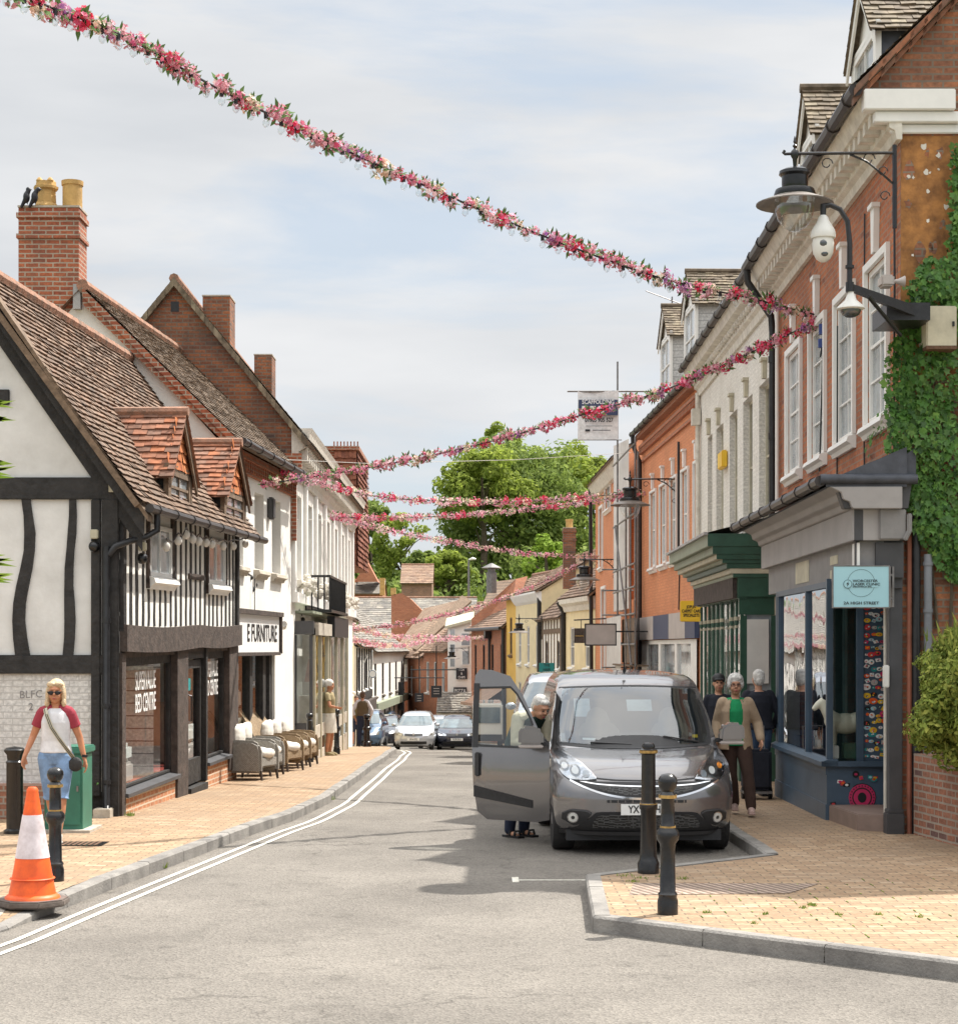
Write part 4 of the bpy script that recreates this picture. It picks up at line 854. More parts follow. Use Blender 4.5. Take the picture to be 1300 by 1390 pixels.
mb = FG.mb(); mb.quad((g0-.12, .56, gt), (g1+.6, .56, gt), (g1+.6, -.6, gt+.3), (g0-.12, -.6, gt+.3)); mb.box(g0-.12, g1+.6, .5, .56, gt-.02, gt+.02); mb.build('canopy', M.lead_pale, RB)
mb = FG.mb(); mb.box(g0+.1, g1, .02, .09, zg-.02, zg+.31); mb.build('fascia_board', M.timber_brown, RB)
mb = FG.mb()
for i in range(10):
    a = g0+.05+i*(g1-g0-.1)/9.0
    if i in (3,): continue
    mb = FG.mb(); mb.tube([(a, -.05, -.3), (a, -.05, zg-.04)], .024, 8); mb.tube([(a, -.05, zg-.42), (a, -.05, zg-.36)], .038, 8); mb.build('column', M.shop_green, RB, smooth=True)
mb = FG.mb(); mb.box(g0-.02, g1+.1, -.12, .02, zg-.03, zg-.001); mb.build('soffit', M.shop_green, RB)
for i in range(10):
    if i == 3: continue
    a = g0+.05+i*(g1-g0-.1)/9.0; mb = FG.mb(); mb.tube([(a, -.05, zg-.36), (a, -.05, zg-.30)], .042, 8); mb.tube([(a, -.05, zg-.48), (a, -.05, zg-.44)], .034, 8); mb.build('column_cap', M.shop_cream, RB, smooth=True)
mb = FG.mb(); mb.quad((g0, -.14, .5), (g1, -.14, .5), (g1, -.14, zg), (g0, -.14, zg)); mb.build('shop_pane', M.shop_glass_dark, RB)
mb = FG.mb(); mb.box(g0, g1, -.16, -.02, -1.2, .5); mb.build('stall_riser', M.shop_green, RB)
mb = FG.mb(); mb.box(g0, g1, -.6, -.55, -1, zg); mb.box(g0+1.2, g0+1.9, -.3, -.25, -.5, zg-.4); mb.build('interior', M.shop_cream, RB)
mb = MB(); y0_ = FG.T(g0, 0, 0)[1]; xg = FG.T(g0, 0, 0)[0]
for a in (xg+.02, xg+.5): mb.box(a, a+.1, y0_-.006, y0_+.09, -.3, zg-.29)
mb.box(xg, xg+.62, y0_, y0_+.1, zg-.28, zg); mb.box(xg, xg+.62, y0_, y0_+.08, -.4, .6); mb.build('shop_window_frame', M.shop_green, RB)
mb = MB(); mb.quad((xg+.1, y0_+.04, .6), (xg+.52, y0_+.04, .6), (xg+.52, y0_+.04, zg-.25), (xg+.1, y0_+.04, zg-.25)); mb.build('shop_pane', M.glass_pale, RB)
mb = MB(); mb.box(xg+.12, xg+.46, y0_-.01, y0_+.03, 1.55, 2.55); mb.build('notice', M.plastic_white, RB)
mb = MB(); mb.box(FB.T(0, 0, 0)[0]-.35, FB.T(0, 0, 0)[0]-.16, 25.9, 26.1, -.3, 3.2); mb.build('pilaster', M.white, RB)
# ---------------- orange house ----------------
FO = Fac(FB.T(LB, 0, 0)[:2], (5.986-.0304*50.2, 50.2), 1); LO = FO.len
RO = thing('orange_house', 'orange painted brick house with five white sash windows', 'building', FO.T(0, 0, 0))
zO0, zO1, zOe = FO.z_(748, FO.s_(948)), 6.15, FO.z_(518, FO.s_(948))
hO = [(FO.s_(b), FO.s_(a), zO0, zO1) for a, b in ((883.5, 891), (896.5, 905), (910.5, 919), (926, 935), (943, 953))]
hO = [h if h[0] > .02 else (.05, h[1], h[2], h[3]) for h in hO]
mb = FO.mb(); wall(mb, 0, LO, -3, zOe, hO, .1); shell(mb, 0, LO, -3, zOe, 8); mb.build('wall', M.orange_wall, RO)
for h in hO: window(FO, RO, h, dep=.08, nx=2, nz=2, fr=.07, sur=.06, key=.38, glass=M.glass_pale)
mb = FO.mb(); mb.box(0, LO, .002, .06, zOe-.75, zOe-.68); mb.box(0, LO, .002, .12, zOe-.38, zOe-.30); mb.box(0, LO, .002, .2, zOe-.12, zOe)
k = 0
while k < LO: mb.box(k, k+.11, .002, .10, zOe-.52, zOe-.38); k += .22
mb.build('dentil_cornice', M.brick_far, RO)
gutter(FO, RO, 0, LO, .3, zOe+.03, .065); roof(FO, RO, 0, LO, .3, zOe+.05, -4.2, zOe+4.0, M.tile_moss, tw=.25, gauge=.16, ridge=False)
slO = 3.95/4.5
for pa, pb in ((931.5, 946.5), (899, 912)):
    n_ = -.15; s0, s1 = max(.3, FO.s_(pb, n_)), FO.s_(pa, n_)
    s1 = max(s1, s0+1.3); zb = zOe+.05+.45*slO
    dormer(FO, RO, s0, s1, n_, zb, zb+1.55, zb+2.35, slO, M.boards, M.tile_moss)
mb = FO.mb(); s = LO-.2; mb.tube([(s, .3, zOe), (s, .28, zOe-.3), (s, .1, zOe-.75), (s, .1, -1)], .06, 8); mb.build('drainpipe', M.black, RO, smooth=True)
mb = FO.mb(); mb.tube([(3.0, .05, 6.9), (3.0, .05, 4)], .03, 6); mb.tube([(3.05, .02, 4), (3.2, .02, 3.0)], .015, 6); mb.build('cable', M.black, RO)
# aerial on the orange house
ae = thing('tv_aerial', 'metal television aerial on the orange house roof', 'aerial', FO.T(9, -4, 11))
q = P(912, 420, 50); mb = MB(); mb.tube([(q.x, q.y, 10.8), (q.x, q.y, q.z+.35)], .02, 6); mb.tube([(q.x-.7, q.y, q.z+.5), (q.x+.25, q.y, q.z+.15)], .014, 6)
for k in range(8): t = k/8; mb.tube([(q.x-.7+.9*t, q.y-.25, q.z+.5-.33*t-.06), (q.x-.7+.9*t, q.y+.25, q.z+.5-.33*t+.06)], .008, 5)
mb.build('mast', M.steel, ae)
# striped shop fascia of the orange house, projecting
fo = RO; mb = None
for i, (a, b, m) in enumerate(((950, 929, M.sign_navy), (929, 907, M.panel_pale), (907, 886, M.sign_navy), (886, 862, M.panel_pale))):
    s0, s1 = max(.02, FO.s_(a, .12)), FO.s_(b, .12)
    if s1 < .1: continue
    mb = FO.mb(); mb.box(s0+.003, s1-.003, 0.01, .12, 2.32, 2.92); mb.build('fascia_panel', m, RO)
mb = FO.mb(); wall(mb, .1, LO-.1, -1.5, 2.3, [(1, 3.2, -.4, 2.2), (3.6, 6.2, -.4, 2.2), (6.6, 9, -.4, 2.2)], .1, n=.06); mb.build('shopfront_frame', M.white, RO)
mb = FO.mb(); mb.quad((.9, .01, -.5), (9.1, .01, -.5), (9.1, .01, 2.25), (.9, .01, 2.25)); mb.build('shop_pane', M.glass_pale, RO)
ysn = thing('hanging_sign', 'yellow hanging sign of the carpet specialists on the orange house', 'sign', P(938, 829, 38.5))
d = 37.5; a, b = P(923, 844, d), P(953, 815.5, d); mb = MB(); mb.box(a.x, b.x, d, d+.05, a.z, b.z); mb.build('board', M.sign_yellow, ysn, bevel=.015)
mb = MB(); mb.box(b.x, 4.7, d+.01, d+.04, b.z-.12, b.z-.09); mb.build('bracket', M.black, ysn)
for i, t in enumerate(('JOPLIN', 'CARPET CARE', 'SPECIALISTS')): text(t, M.ink, ysn, (lambda x, z, i=i: ((a.x+b.x)/2+x, d-.004, (a.z+b.z)/2+.085-.085*i+z)), .085, bold=.003, sx=.72)
# ---------------- scaffolded house beyond ----------------
FE = Fac(FO.T(LO, 0, 0)[:2], (5.464-.02*65.7, 65.7), 1); LE = FE.len
RE = thing('orange_house', 'tall narrow orange rendered house behind the scaffolding', 'building', FE.T(0, 0, 0))
zEe = 7.9
hE = [(FE.s_(829), FE.s_(822), FE.z_(690, FE.s_(826)), FE.z_(640, FE.s_(826))), (FE.s_(818.5), FE.s_(814), 4.9, 6.9), (FE.s_(822), FE.s_(817), .9, 4.1), (FE.s_(860), FE.s_(845), 3.5, 6.2)]
mb = FE.mb(); wall(mb, 0, LE, -3.5, zEe, hE, .12); shell(mb, 0, LE, -3.5, zEe, 8); mb.build('wall', M.orange_wall, RE)
for h in hE[:3]: window(FE, RE, h, dep=.09, nx=2, nz=3, sur=.1, glass=M.glass_pale)
mb = FE.mb(); mb.prism([(.002, zEe-.5), (.1, zEe-.45), (.25, zEe-.1), (.3, zEe), (.002, zEe)], 0, FE.s_(845), LE+.1); mb.build('cornice', M.cornice, RE)
roof(FE, RE, FE.s_(845), LE+.15, .35, zEe, -2, zEe+1.6, M.tile_moss, tw=.25, gauge=.16, ridge=False)
mb = FE.mb(); mb.tube([(LE-.02, .18, zEe), (LE-.02, .12, -2.5)], .07, 8); mb.build('drainpipe', M.black, RE, smooth=True)
mb = FE.mb(); k = LE-2.4
for i in range(40): mb.ball((k+random.uniform(0, 2.4), random.uniform(.15, .4), zEe+random.uniform(0, .12)), random.uniform(.05, .13), 6, 4)
mb.build('roof_moss', M.leaf_light, RE)
mb = FE.mb()
s0, s1 = FE.s_(868), FE.s_(846); mb.quad((s0, .3, 3.2), (s1, .3, 3.2), (s1, .3, zEe+.3), (s0, .3, zEe)); mb.quad((s1, .3, 3.2), (s1, .0, 3.2), (s1, .0, zEe), (s1, .3, zEe+.3)); mb.quad((s0, .52, 1.5), (s1, .52, 1.5), (s1, .52, 3.0), (s0, .52, 3.0))
sc_ = thing('scaffolding', 'galvanised scaffolding tower in front of the orange rendered house', 'scaffolding', FE.T(5, 1, -1))
mb.build('sheeting', M.sheet, sc_)
mb = FE.mb(); ends = [FE.s_(p, .45) for p in (862, 838, 853)]
e0, e1, e2 = ends
for n__, s, zt in ((.45, e0, 7.6), (.45, e1, 10.3), (.2, e2, 7.4)):
    mb = FE.mb(); mb.tube([(s, n__, -2), (s, n__, zt)], .027, 6); mb.build('upright', M.steel, sc_)
for s in (e0+1.2, e1-2.4): mb = FE.mb(); mb.tube([(s, .45, 1.2), (s, .45, 6.2)], .027, 6); mb.build('upright', M.steel, sc_)
for z in (1.5, 2.2, 3.0, 3.7, 4.3, 5.6, 7.4):
    mb = FE.mb(); mb.tube([(e0-.3, .49, z), (e1+.9, .49, z)], .026, 6); mb.build('ledger', M.steel, sc_)
    if z < 5: mb = FE.mb(); mb.tube([(e1, -.0, z+.05), (e1, .9, z+.05)], .022, 6); mb.build('transom', M.steel, sc_)
mb = FE.mb(); mb.tube([(e0, .52, 1.4), (e1, .52, 5.6)], .026, 6); mb.build('brace', M.steel, sc_)
mb = FE.mb(); mb.box(e0, e1, .1, .6, 1.62, 1.66); mb.box(e0+.4, e1-1.2, .40, .44, 1.7, 2.9); mb.build('board', M.verge, sc_)
bn = thing('scaffold_banner', 'white and navy banner of the scaffolders high on the scaffolding pole', 'banner', P(812, 597, 57))
d = FE.y_(e1, .45)-.1; a, b = P(784, 597, d), P(839, 531, d)
mb = MB(); n = 10
for j in range(n):
    for i in range(n):
        f = lambda u, v: (a.x+(b.x-a.x)*u, d-.04*sin(5*u+3*v), a.z+(b.z-a.z)*v)
        mb.quad(f(i/n, j/n), f((i+1)/n, j/n), f((i+1)/n, (j+1)/n), f(i/n, (j+1)/n))
mb.build('cloth', M.banner, bn, smooth=True)
H_ = b.z-a.z; W2 = b.x-a.x
mb = MB(); mb.box(a.x+.02, b.x-.02, d-.07, d-.06, a.z+H_*.50, a.z+H_*.82); mb.build('navy_band', M.sign_navy, bn)
text('SCAFFOLDING', M.letter_white, bn, lambda x, z: (a.x+W2/2+x, d-.075, a.z+H_*.77+z), .17, bold=.003, sx=.82)
mb = MB()
for k in range(3): mb.box(a.x+W2*(.10+.2*k), a.x+W2*(.24+.2*k), d-.08, d-.074, a.z+H_*.53, a.z+H_*.69)
mb.build('logo', M.letter_white, bn)
mb = MB()
for k in range(3): mb.box(a.x+W2*(.14+.2*k), a.x+W2*(.165+.2*k), d-.086, d-.081, a.z+H_*.53, a.z+H_*.63)
mb.build('logo', M.sign_navy, bn)
text('01905 905 527', M.ink, bn, lambda x, z: (a.x+W2*.52+x, d-.075, a.z+H_*.40+z), .17, bold=.006, sx=.78)
mb = MB(); mb.box(a.x+W2*.2, a.x+W2*.85, d-.072, d-.066, a.z+H_*.275, a.z+H_*.285); mb.box(a.x+W2*.18, a.x+W2*.30, d-.072, d-.066, a.z+H_*.17, a.z+H_*.21); mb.box(a.x+W2*.36, a.x+W2*.8, d-.072, d-.066, a.z+H_*.185, a.z+H_*.20); mb.build('small_print', M.ink, bn)
mb = MB(); mb.tube([(a.x-.3, d+.02, b.z), (b.x+1.2, d+.02, b.z)], .025, 6); mb.tube([(a.x-.1, d+.02, a.z), (b.x+.1, d+.02, a.z)], .015, 6); mb.build('rail', M.steel, bn)
pb = thing('hanging_sign', 'large blank pale board sign in a black frame above the van roof', 'sign', P(818, 861, 50))
d = 48; a, b = P(795, 875, d), P(835, 848, d); mb = MB(); mb.box(a.x, b.x, d, d+.08, a.z, b.z); mb.build('board', M.panel_pale, pb)
mb = MB(); mb.box(a.x-.03, b.x+.03, d-.01, d+.09, b.z, b.z+.03); mb.box(a.x-.03, b.x+.03, d-.01, d+.09, a.z-.03, a.z); mb.box(a.x-.03, a.x, d-.01, d+.09, a.z, b.z); mb.box(b.x, b.x+.03, d-.01, d+.09, a.z, b.z); mb.box(b.x+.03, 4.4, d+.02, d+.06, b.z-.2, b.z-.16); mb.build('frame', M.black, pb)
# ---------------- left side: timber framed bed shop ----------------
random.seed(21)
YG = 21.8
FL = Fac((-4.25, YG), (-3.88, 29.5), -1); LT = FL.len; FL.tilt = .012
RT = thing('timber_house', 'black and white timber framed house with red tiled dormers and the bed shop below', 'building', (-4.25, YG, 0))
zt0, zt1 = 2.36, 3.80
w1 = (FL.s_(201), FL.s_(231), 3.0, 3.66); w2 = (FL.s_(281), FL.s_(304), 3.0, 3.66)
g1_ = (FL.s_(168), FL.s_(238), .40, 2.0); gd = (FL.s_(254), FL.s_(277), .02, 2.0); g2_ = (FL.s_(279.5), FL.s_(309), .40, 2.0)
mb = FL.mb(); wall(mb, 0, LT, zt0-.1, zt1+.1, [w1, w2], .06); mb.build('wall', M.white_wall, RT)
mb = FL.mb(); mb.box(g1_[0]-.05, FL.s_(238)+.12, -.14, -.0, -.3, .33); mb.box(FL.s_(279)-.02, LT, -.14, -.0, -.5, .33); mb.build('stall_riser', M.brick_shop, RT)
mb = FL.mb(); mb.quad((LT, 0, -1), (LT, -4.2, -1), (LT, -4.2, 3.9), (LT, 0, 3.9)); mb.quad((0, -4.2, -1), (LT, -4.2, -1), (LT, -4.2, 3.9), (0, -4.2, 3.9))
mb.quad((0, -.05, zt0-.1), (LT, -.05, zt0-.1), (LT, -4.2, zt0-.1), (0, -4.2, zt0-.1)); mb.build('wall', M.gable_plaster, RT)
def wob(mb, a, z0, z1, wd, n0, n1, amp=.02, k=7, T=None):
    """upright timber with a slightly crooked outline (a: position along, z0..z1)"""
    L_ = [random.uniform(-amp, amp) for _ in range(k+1)]; R_ = [random.uniform(-amp, amp) for _ in range(k+1)]; D_ = [random.uniform(-amp, amp)*.8 for _ in range(k+1)]
    vs = []; fs = []
    for i in range(k+1):
        z = z0+(z1-z0)*i/k; c = a+D_[i]; vs += [(c-wd/2+L_[i]*.4, n0, z), (c-wd/2+L_[i]*.4, n1, z), (c+wd/2+R_[i]*.4, n1, z), (c+wd/2+R_[i]*.4, n0, z)]
    for i in range(k): b = 4*i; fs += [(b, b+4, b+5, b+1), (b+1, b+5, b+6, b+2), (b+2, b+6, b+7, b+3)]
    return mb.add(vs, fs, T)
a = .22; stud = FL.mb()
while a < LT-.1:
    zb_, zt_ = zt0, zt1
    hit = [w for w in (w1, w2) if w[0]-.04 < a < w[1]+.04]
    if hit: wob(stud, a, zt0, 2.86, .09, 0, .010, .018, 4)
    else: wob(stud, a, zt0, zt1, random.uniform(.085, .125), 0, .010, .018)
    a += random.uniform(.30, .37)
stud.build('timber_framing', M.timber, RT)
mb = FL.mb()
for w in (w1, w2): mb.box(w[0]-.12, w[1]+.05, 0, .045, 2.84, 2.96); mb.box(w[0]-.12, w[0]-.03, 0, .04, 2.9, 3.8); mb.box(w[1]+.02, w[1]+.1, 0, .04, 2.9, 3.8)
mb.box(FL.s_(255), FL.s_(275), 0, .03, 3.02, 3.1); mb.build('window_beam', M.timber_brown, RT)
mb = FL.mb(); n = 24   # sagging bressummer, two lengths
for i in range(n):
    s0, s1 = LT*i/n, LT*(i+1)/n
    f = lambda s: -.035*sin(pi*min(1, s/4.4)) if s < 4.4 else -.03*sin(pi*(s-4.4)/(LT-4.4))
    b, t = 2.06, 2.38
    mb.add([(s0, .0, b+f(s0)), (s1, 0, b+f(s1)), (s1, .09, b+f(s1)), (s0, .09, b+f(s0)), (s0, .0, t+f(s0)), (s1, 0, t+f(s1)), (s1, .09, t+f(s1)), (s0, .09, t+f(s0))],
           [(0, 1, 2, 3), (4, 7, 6, 5), (3, 2, 6, 7)]+([(0, 3, 7, 4)] if i == 0 else [])+([(1, 5, 6, 2)] if i == n-1 else []))
mb.box(0, LT, -.2, .0, 1.98, 2.3); mb.build('bressummer', M.timber_brown, RT)
for a, b, m in ((-.01, FL.s_(168), M.timber_brown), (FL.s_(238), FL.s_(253), M.timber_brown), (FL.s_(277), FL.s_(279.5), M.timber), (FL.s_(309), LT, M.timber_brown)):
    mb = FL.mb(); mb.box(a+.002, b-.002, -.16, .03, .0 if a < 5 else .1, 2.05); mb.build('post', m, RT, bevel=.008)
mb = FL.mb(); wob(mb, LT-.08, 2.3, 3.85, .17, -.1, .05, .02); wob(mb, .06, 2.3, 3.85, .14, -.1, .05, .02); mb.build('post', M.timber, RT)
for (a, b, c, d) in (g1_, g2_):
    mb = FL.mb(); mb.prism([(-.13, c-.07), (.07, c-.09), (.07, c-.045), (-.13, c+.0)], 0, a-.04, b+.06); mb.build('sill', M.grey_dark, RT)
    mb = FL.mb(); mb.box(a, a+.05, -.12, -.06, c, d); mb.box(b-.05, b, -.12, -.06, c, d); mb.box(a, b, -.12, -.06, d-.13, d); mb.box(a, b, -.12, -.06, c, c+.03); mb.build('shop_window_frame', M.timber, RT)
    mb = FL.mb(); mb.quad((a, -.09, c), (b, -.09, c), (b, -.09, d), (a, -.09, d)); mb.build('shop_pane', M.shop_glass, RT)
    m_ = (a+b)/2; ap = FL.T(m_, 0, 0); wd = (b-a)
    big_ = a < 1
    c0_ = a+wd*(.52 if big_ else .5)
    for i, t in enumerate(('SUPERVALUE', 'BED CENTRE')):
        text(t, M.letter_white, RT, (lambda x, z, i=i: FL.T(c0_+x, -.082, (1.66 if big_ else 1.70)-.28*i+z-.02*0)), .33, bold=.004, sx=(.62 if big_ else .66)*(wd/2.95 if big_ else wd/2.2)*.98)
# door
dr = FL.mb(); a, b, c, d = gd
dr.box(a, a+.10, -.10, -.04, c+.1, d-.12); dr.box(b-.10, b, -.10, -.04, c+.1, d-.12); dr.box(a+.1, b-.1, -.10, -.04, c+.1, c+.45); dr.box(a+.1, b-.1, -.10, -.04, d-.24, d-.12); dr.box(a, b, -.12, .0, d-.1, d); dr.box(a, b, -.15, .06, -.1, .09)
do = dr.build('door', M.timber, RT)
mb = FL.mb(); mb.quad((a+.1, -.07, c+.45), (b-.1, -.07, c+.45), (b-.1, -.07, d-.24), (a+.1, -.07, d-.24)); mb.build('pane', M.shop_glass, do)
mb = FL.mb(); mb.tube([(a+.2, -.04, 1.0), (a+.2, .02, 1.02), (a+.2, .02, 1.38), (a+.2, -.04, 1.40)], .012, 6); mb.build('handle', M.chrome, do, smooth=True)
mb = FL.mb(); mb.box(a+.3, a+.5, -.062, -.055, 1.45, 1.62); mb.build('notice', M.sign_teal, do)
# shop interior
mb = FL.mb(); mb.quad((-.0, -.17, .34), (LT, -.17, .34), (LT, -4, .34), (0, -4, .34)); mb.build('shop_floor', M.red_carpet, RT)
M['boarding'] = brick('interior_boarding', (.76, .78, .73), (.82, .83, .78), (.12, .11, .10), 9, .17, .008, stamt=.15)
mb = FL.mb(); mb.quad((0.1, -1.35, .34), (LT-.1, -1.35, .34), (LT-.1, -1.35, 2.2), (.1, -1.35, 2.2)); mb.quad((3.1, -.3, .34), (3.1, -1.35, .34), (3.1, -1.35, 2.2), (3.1, -.3, 2.2)); mb.build('interior_wall', M.boarding, RT)
def bed(s, n, L_, W, label, legs=True):
    t = thing('bed', label, 'bed', FL.T(s, n, .35))
    mb = FL.mb(); mb.box(s, s+L_, n-W, n, .36, .62); mb.build('divan_base', M.panel_pale, t, bevel=.03)
    mb = FL.mb(); mb.box(s+.01, s+L_-.01, n-W+.01, n-.01, .63, .86); mb.build('mattress', M.mattress, t, bevel=.05)
    mb = FL.mb(); mb.box(s-.08, s-.005, n-W, n, .36, 1.25); mb.build('headboard', M.room_light, t, bevel=.03)
    mb = FL.mb(); mb.ball((s+.35, n-W*.5, .95), .3, 10, 6, (.7, 1.1, .3)); mb.build('pillow', M.cushion, t, smooth=True)
bed(.45, -.30, 1.5, .9, 'divan bed with pale mattress inside the larger window of the bed shop')
bed(FL.s_(281), -.3, 1.5, .8, 'divan bed behind the narrower right window of the bed shop')
# gable side facing the street corner
gm = MB()
def GT(x, y, z): return (x, YG-y, z)       # x world, y proud of the wall
XR, XL, zE_, zR_ = -4.25, -8.0, 3.70, 6.62; XM = -5.95
def rake(x): return zE_+(zR_-zE_)*(1-abs(x-XM)/(XM*-1+(-3.93)))
mb = MB(GT); mb.add([(XR, 0, 1.8), (XR, 0, rake(XR)-.1), (XM, 0, zR_-.1), (XL, 0, rake(XL)-.1), (XL, 0, 1.8)], [(0, 1, 2, 3, 4)]); mb.build('gable_wall', M.gable_plaster, RT)
mb = MB(GT); mb.box(XL, XR-.1, -.1, -.0, .38, 1.86); mb.build('gable_wall', M.white_brick, RT)
mb = MB(GT); mb.box(XL, XR, -.12, .002, -.2, .40); mb.build('plinth', M.timber, RT)
mb = MB(GT); mb.box(-8.2, (88-650)/FPX*21.4, .0, .42, -.1, .50); mb.build('low_brick_wall', M.brick_wall, RT)
mb = MB(GT); mb.box(XL, XR-.18, .0, .05, 1.80, 2.02); mb.box(XL, XR-.0, .0, .05, 3.86, 4.12)
mb.box(XL, -5.55, .0, .045, 4.98, 5.16)
mb.build('cross_beam', M.timber, RT, bevel=.008)
mb = MB(GT)
for (xt, xb, wd) in ((-5.34, -5.41, .135), (-4.81, -4.86, .105)):
    k = 9; vs = []; fs = []
    for i in range(k+1):
        t = i/k; x = xb+(xt-xb)*t+(.05*sin(t*7+xt*3) if wd > .12 else .015*sin(t*9)); ww = wd*(1.25-.45*t)+random.uniform(-.012, .012); z = 2.01+t*1.87
        vs += [(x-ww/2, 0, z), (x-ww/2, .035, z), (x+ww/2, .035, z), (x+ww/2, 0, z)]
    for i in range(k): b = 4*i; fs += [(b, b+4, b+5, b+1), (b+1, b+5, b+6, b+2), (b+2, b+6, b+7, b+3)]
    mb.add(vs, fs)
mb.build('timber_framing', M.timber, RT)
mb = MB(GT); mb.box(XR-.20, XR-.002, -.1, .075, .1, 3.86); mb.box(XR-.33, XR-.22, -.05, .061, .35, 3.86); mb.build('corner_post', M.timber, RT, bevel=.01)
mb = MB(GT)
def ray(x, o): return rake(x)-o
for sg, (xa, xb) in enumerate(((-3.98, XM), (XM, -7.9))):
    for o0, o1, y1 in ((.10, .52, .06),):
        vs = [(xa, 0, ray(xa, o0)), (xb, 0, ray(xb, o0)), (xb, 0, ray(xb, o1)), (xa, 0, ray(xa, o1))]; mb.add(vs+[(x, y1, z) for x, _, z in vs], [(4, 5, 6, 7), (0, 1, 5, 4), (3, 2, 6, 7), (0, 4, 7, 3)])
mb.build('rafter', M.timber, RT)
mb = MB(GT)
for (xa, xb) in ((-3.92, XM), (XM, -7.9)):
    vs = [(xa, .22, ray(xa, .02)), (xb, .22, ray(xb, .02)), (xb, .22, ray(xb, .27)), (xa, .22, ray(xa, .27))]; mb.add(vs+[(x, .26, z) for x, _, z in vs], [(0, 1, 2, 3), (4, 5, 6, 7), (0, 1, 5, 4), (3, 2, 6, 7), (0, 4, 7, 3)])
mb.build('barge_board', M.timber, RT)
mb = MB(GT)
for (xa, xb) in ((-3.86, XM), (XM, -7.9)):
    vs = [(xa, .0, ray(xa, -.06)), (xb, .0, ray(xb, -.06)), (xb, .0, ray(xb, .015)), (xa, .0, ray(xa, .015))]; mb.add(vs+[(x, .34, z) for x, _, z in vs], [(0, 1, 2, 3), (4, 5, 6, 7), (0, 1, 5, 4), (3, 2, 6, 7), (0, 4, 7, 3)])
mb.build('verge', M.verge, RT)
# roof of separate tiles
T0 = -.38
roof(FL, RT, T0, LT+.15, .34, 3.80, -1.75, 6.66, M.tile_old, tw=.165, gauge=.10, under=M.verge, th=.028, jit=.010)
gutter(FL, RT, T0+.1, LT+.25, .42, 3.74, .055)
mb = FL.mb(); mb.tube([(.12, .42, 3.7), (.12, .42, 3.5), (.05, .3, 3.42), (-.08, .12, 3.36), (-.14, -.02, 3.30), (-.14, -.10, 3.2)], .04, 10); mb.build('drainpipe', M.black, RT, smooth=True)
mb = MB(GT); mb.tube([(XR-.13, .14, 3.3), (XR-.13, .14, .25), (XR-.11, .22, .18)], .042, 10)
for z in (.5, 1.4, 2.4): mb.tube([(XR-.13, .14, z), (XR-.13, .14, z+.05)], .052, 10)
mb.build('drainpipe', M.black, RT, smooth=True)
mb = MB(GT); mb.box(XR-.26, XR-.06, .02, .3, .0, .22); mb.build('drain_block', M.stone, RT, bevel=.01)
slT = (6.66-3.80)/2.09
def tiledormer(s0, s1, n, ze, zr, w):
    zb = 3.80+(.34-n)*slT
    d = dormer(FL, RT, s0, s1, n, zb-.22, ze, zr, slT, M.timber, M.tile_red, mt=M.verge, over=.14, lead=False, front=M.timber)
    m = (s0+s1)/2; mt = MB(); H = zr-ze
    def clip(a, b): return abs(a-(m-s0+.0)) < (1-(b/H))*(s1-s0)/2+.02
    tiles(mt, Vector((s0, n+.03, ze)), Vector((1, 0, 0)), Vector((0, 0, 1)), Vector((0, 1, 0)), int((s1-s0)/.15), int(H/.11), (s1-s0)/int((s1-s0)/.15), H/int(H/.11), th=.02, jit=.012, T=FL.T, clip=clip)
    mt.build('hung_tiles', M.tile_bright, d)
tiledormer(FL.s_(207), FL.s_(239), .16, 4.40, 5.16, 0)
tiledormer(FL.s_(286), FL.s_(315), .16, 4.40, 5.16, 0)
for w in (w1, w2): window(FL, RT, w, dep=.02, nx=2, nz=1, fr=.05, sill=True, glass=M.glass_pale)
# lamps and boxes on the corner
for lb, x, y, z in (('small round black bell lamp on the gable corner of the timber house', XR-.28, YG-.1, 3.3), ('small round black bell lamp hanging at the street side of the timber house corner', -4.05, YG+.35, 3.18)):
    t = thing('wall_lamp', lb, 'lamp', (x, y, z)); mb = MB(); mb.ball((x, y, z), .07, 12, 8); mb.build('lamp_body', M.cast_iron, t, smooth=True)
    mb = MB(); mb.box(x-.045, x+.045, y-.03, y+.08, z+.09, z+.2); mb.build('junction_box', M.shop_cream, t, bevel=.01)
x, y, z = P(152, 662, YG-.09); o = MB(); o.box(x-.04, x+.04, y, y+.04, z-.05, z+.05); tag(recenter(o.build('junction_box', M.shop_cream)), 'small cream box tilted on the rafter end of the timber house', 'box')
# graffiti on the white brick
for t, x, z in (('BLFC', 42, 943), ('2', 42, 960)):
    q = P(x, z, YG-.004); text(t, M.grey_paint, RT, (lambda a, b, q=q: (q.x+a, YG-.006, q.z+b+a*.05)), .125, sx=1.0)
# festoon lamps under the gutter
fl = thing('festoon_lights', 'string of old white bulbs under the timber house gutter', 'string lights', FL.T(3, .3, 3.5))
pts = [(226, 738), (242, 730), (253, 722), (262, 728), (270, 731), (280, 733), (288, 735), (303, 738), (317, 738), (333, 735)]
cord = MB(); cp = []
for i, (x, y) in enumerate(pts):
    s = FL.s_(x, .3); cp.append(FL.T(s, .3, FL.z_(y, s, .3)-FL.tilt*s+.06)); 
    if i < len(pts)-1:
        s2_ = FL.s_((x+pts[i+1][0])/2, .3); cp.append(FL.T(s2_, .3, FL.z_((y+pts[i+1][1])/2, s2_, .3)-.04))
    b = MB(); q = cp[-2] if i < len(pts)-1 else cp[-1]; b.ball((q[0], q[1], q[2]-.10), .05, 10, 8, (1, 1, 1.2)); b.build('light_bulb', M.cushion, fl, smooth=True)
cord.tube(cp, .01, 5); cord.build('cord', M.black, fl)
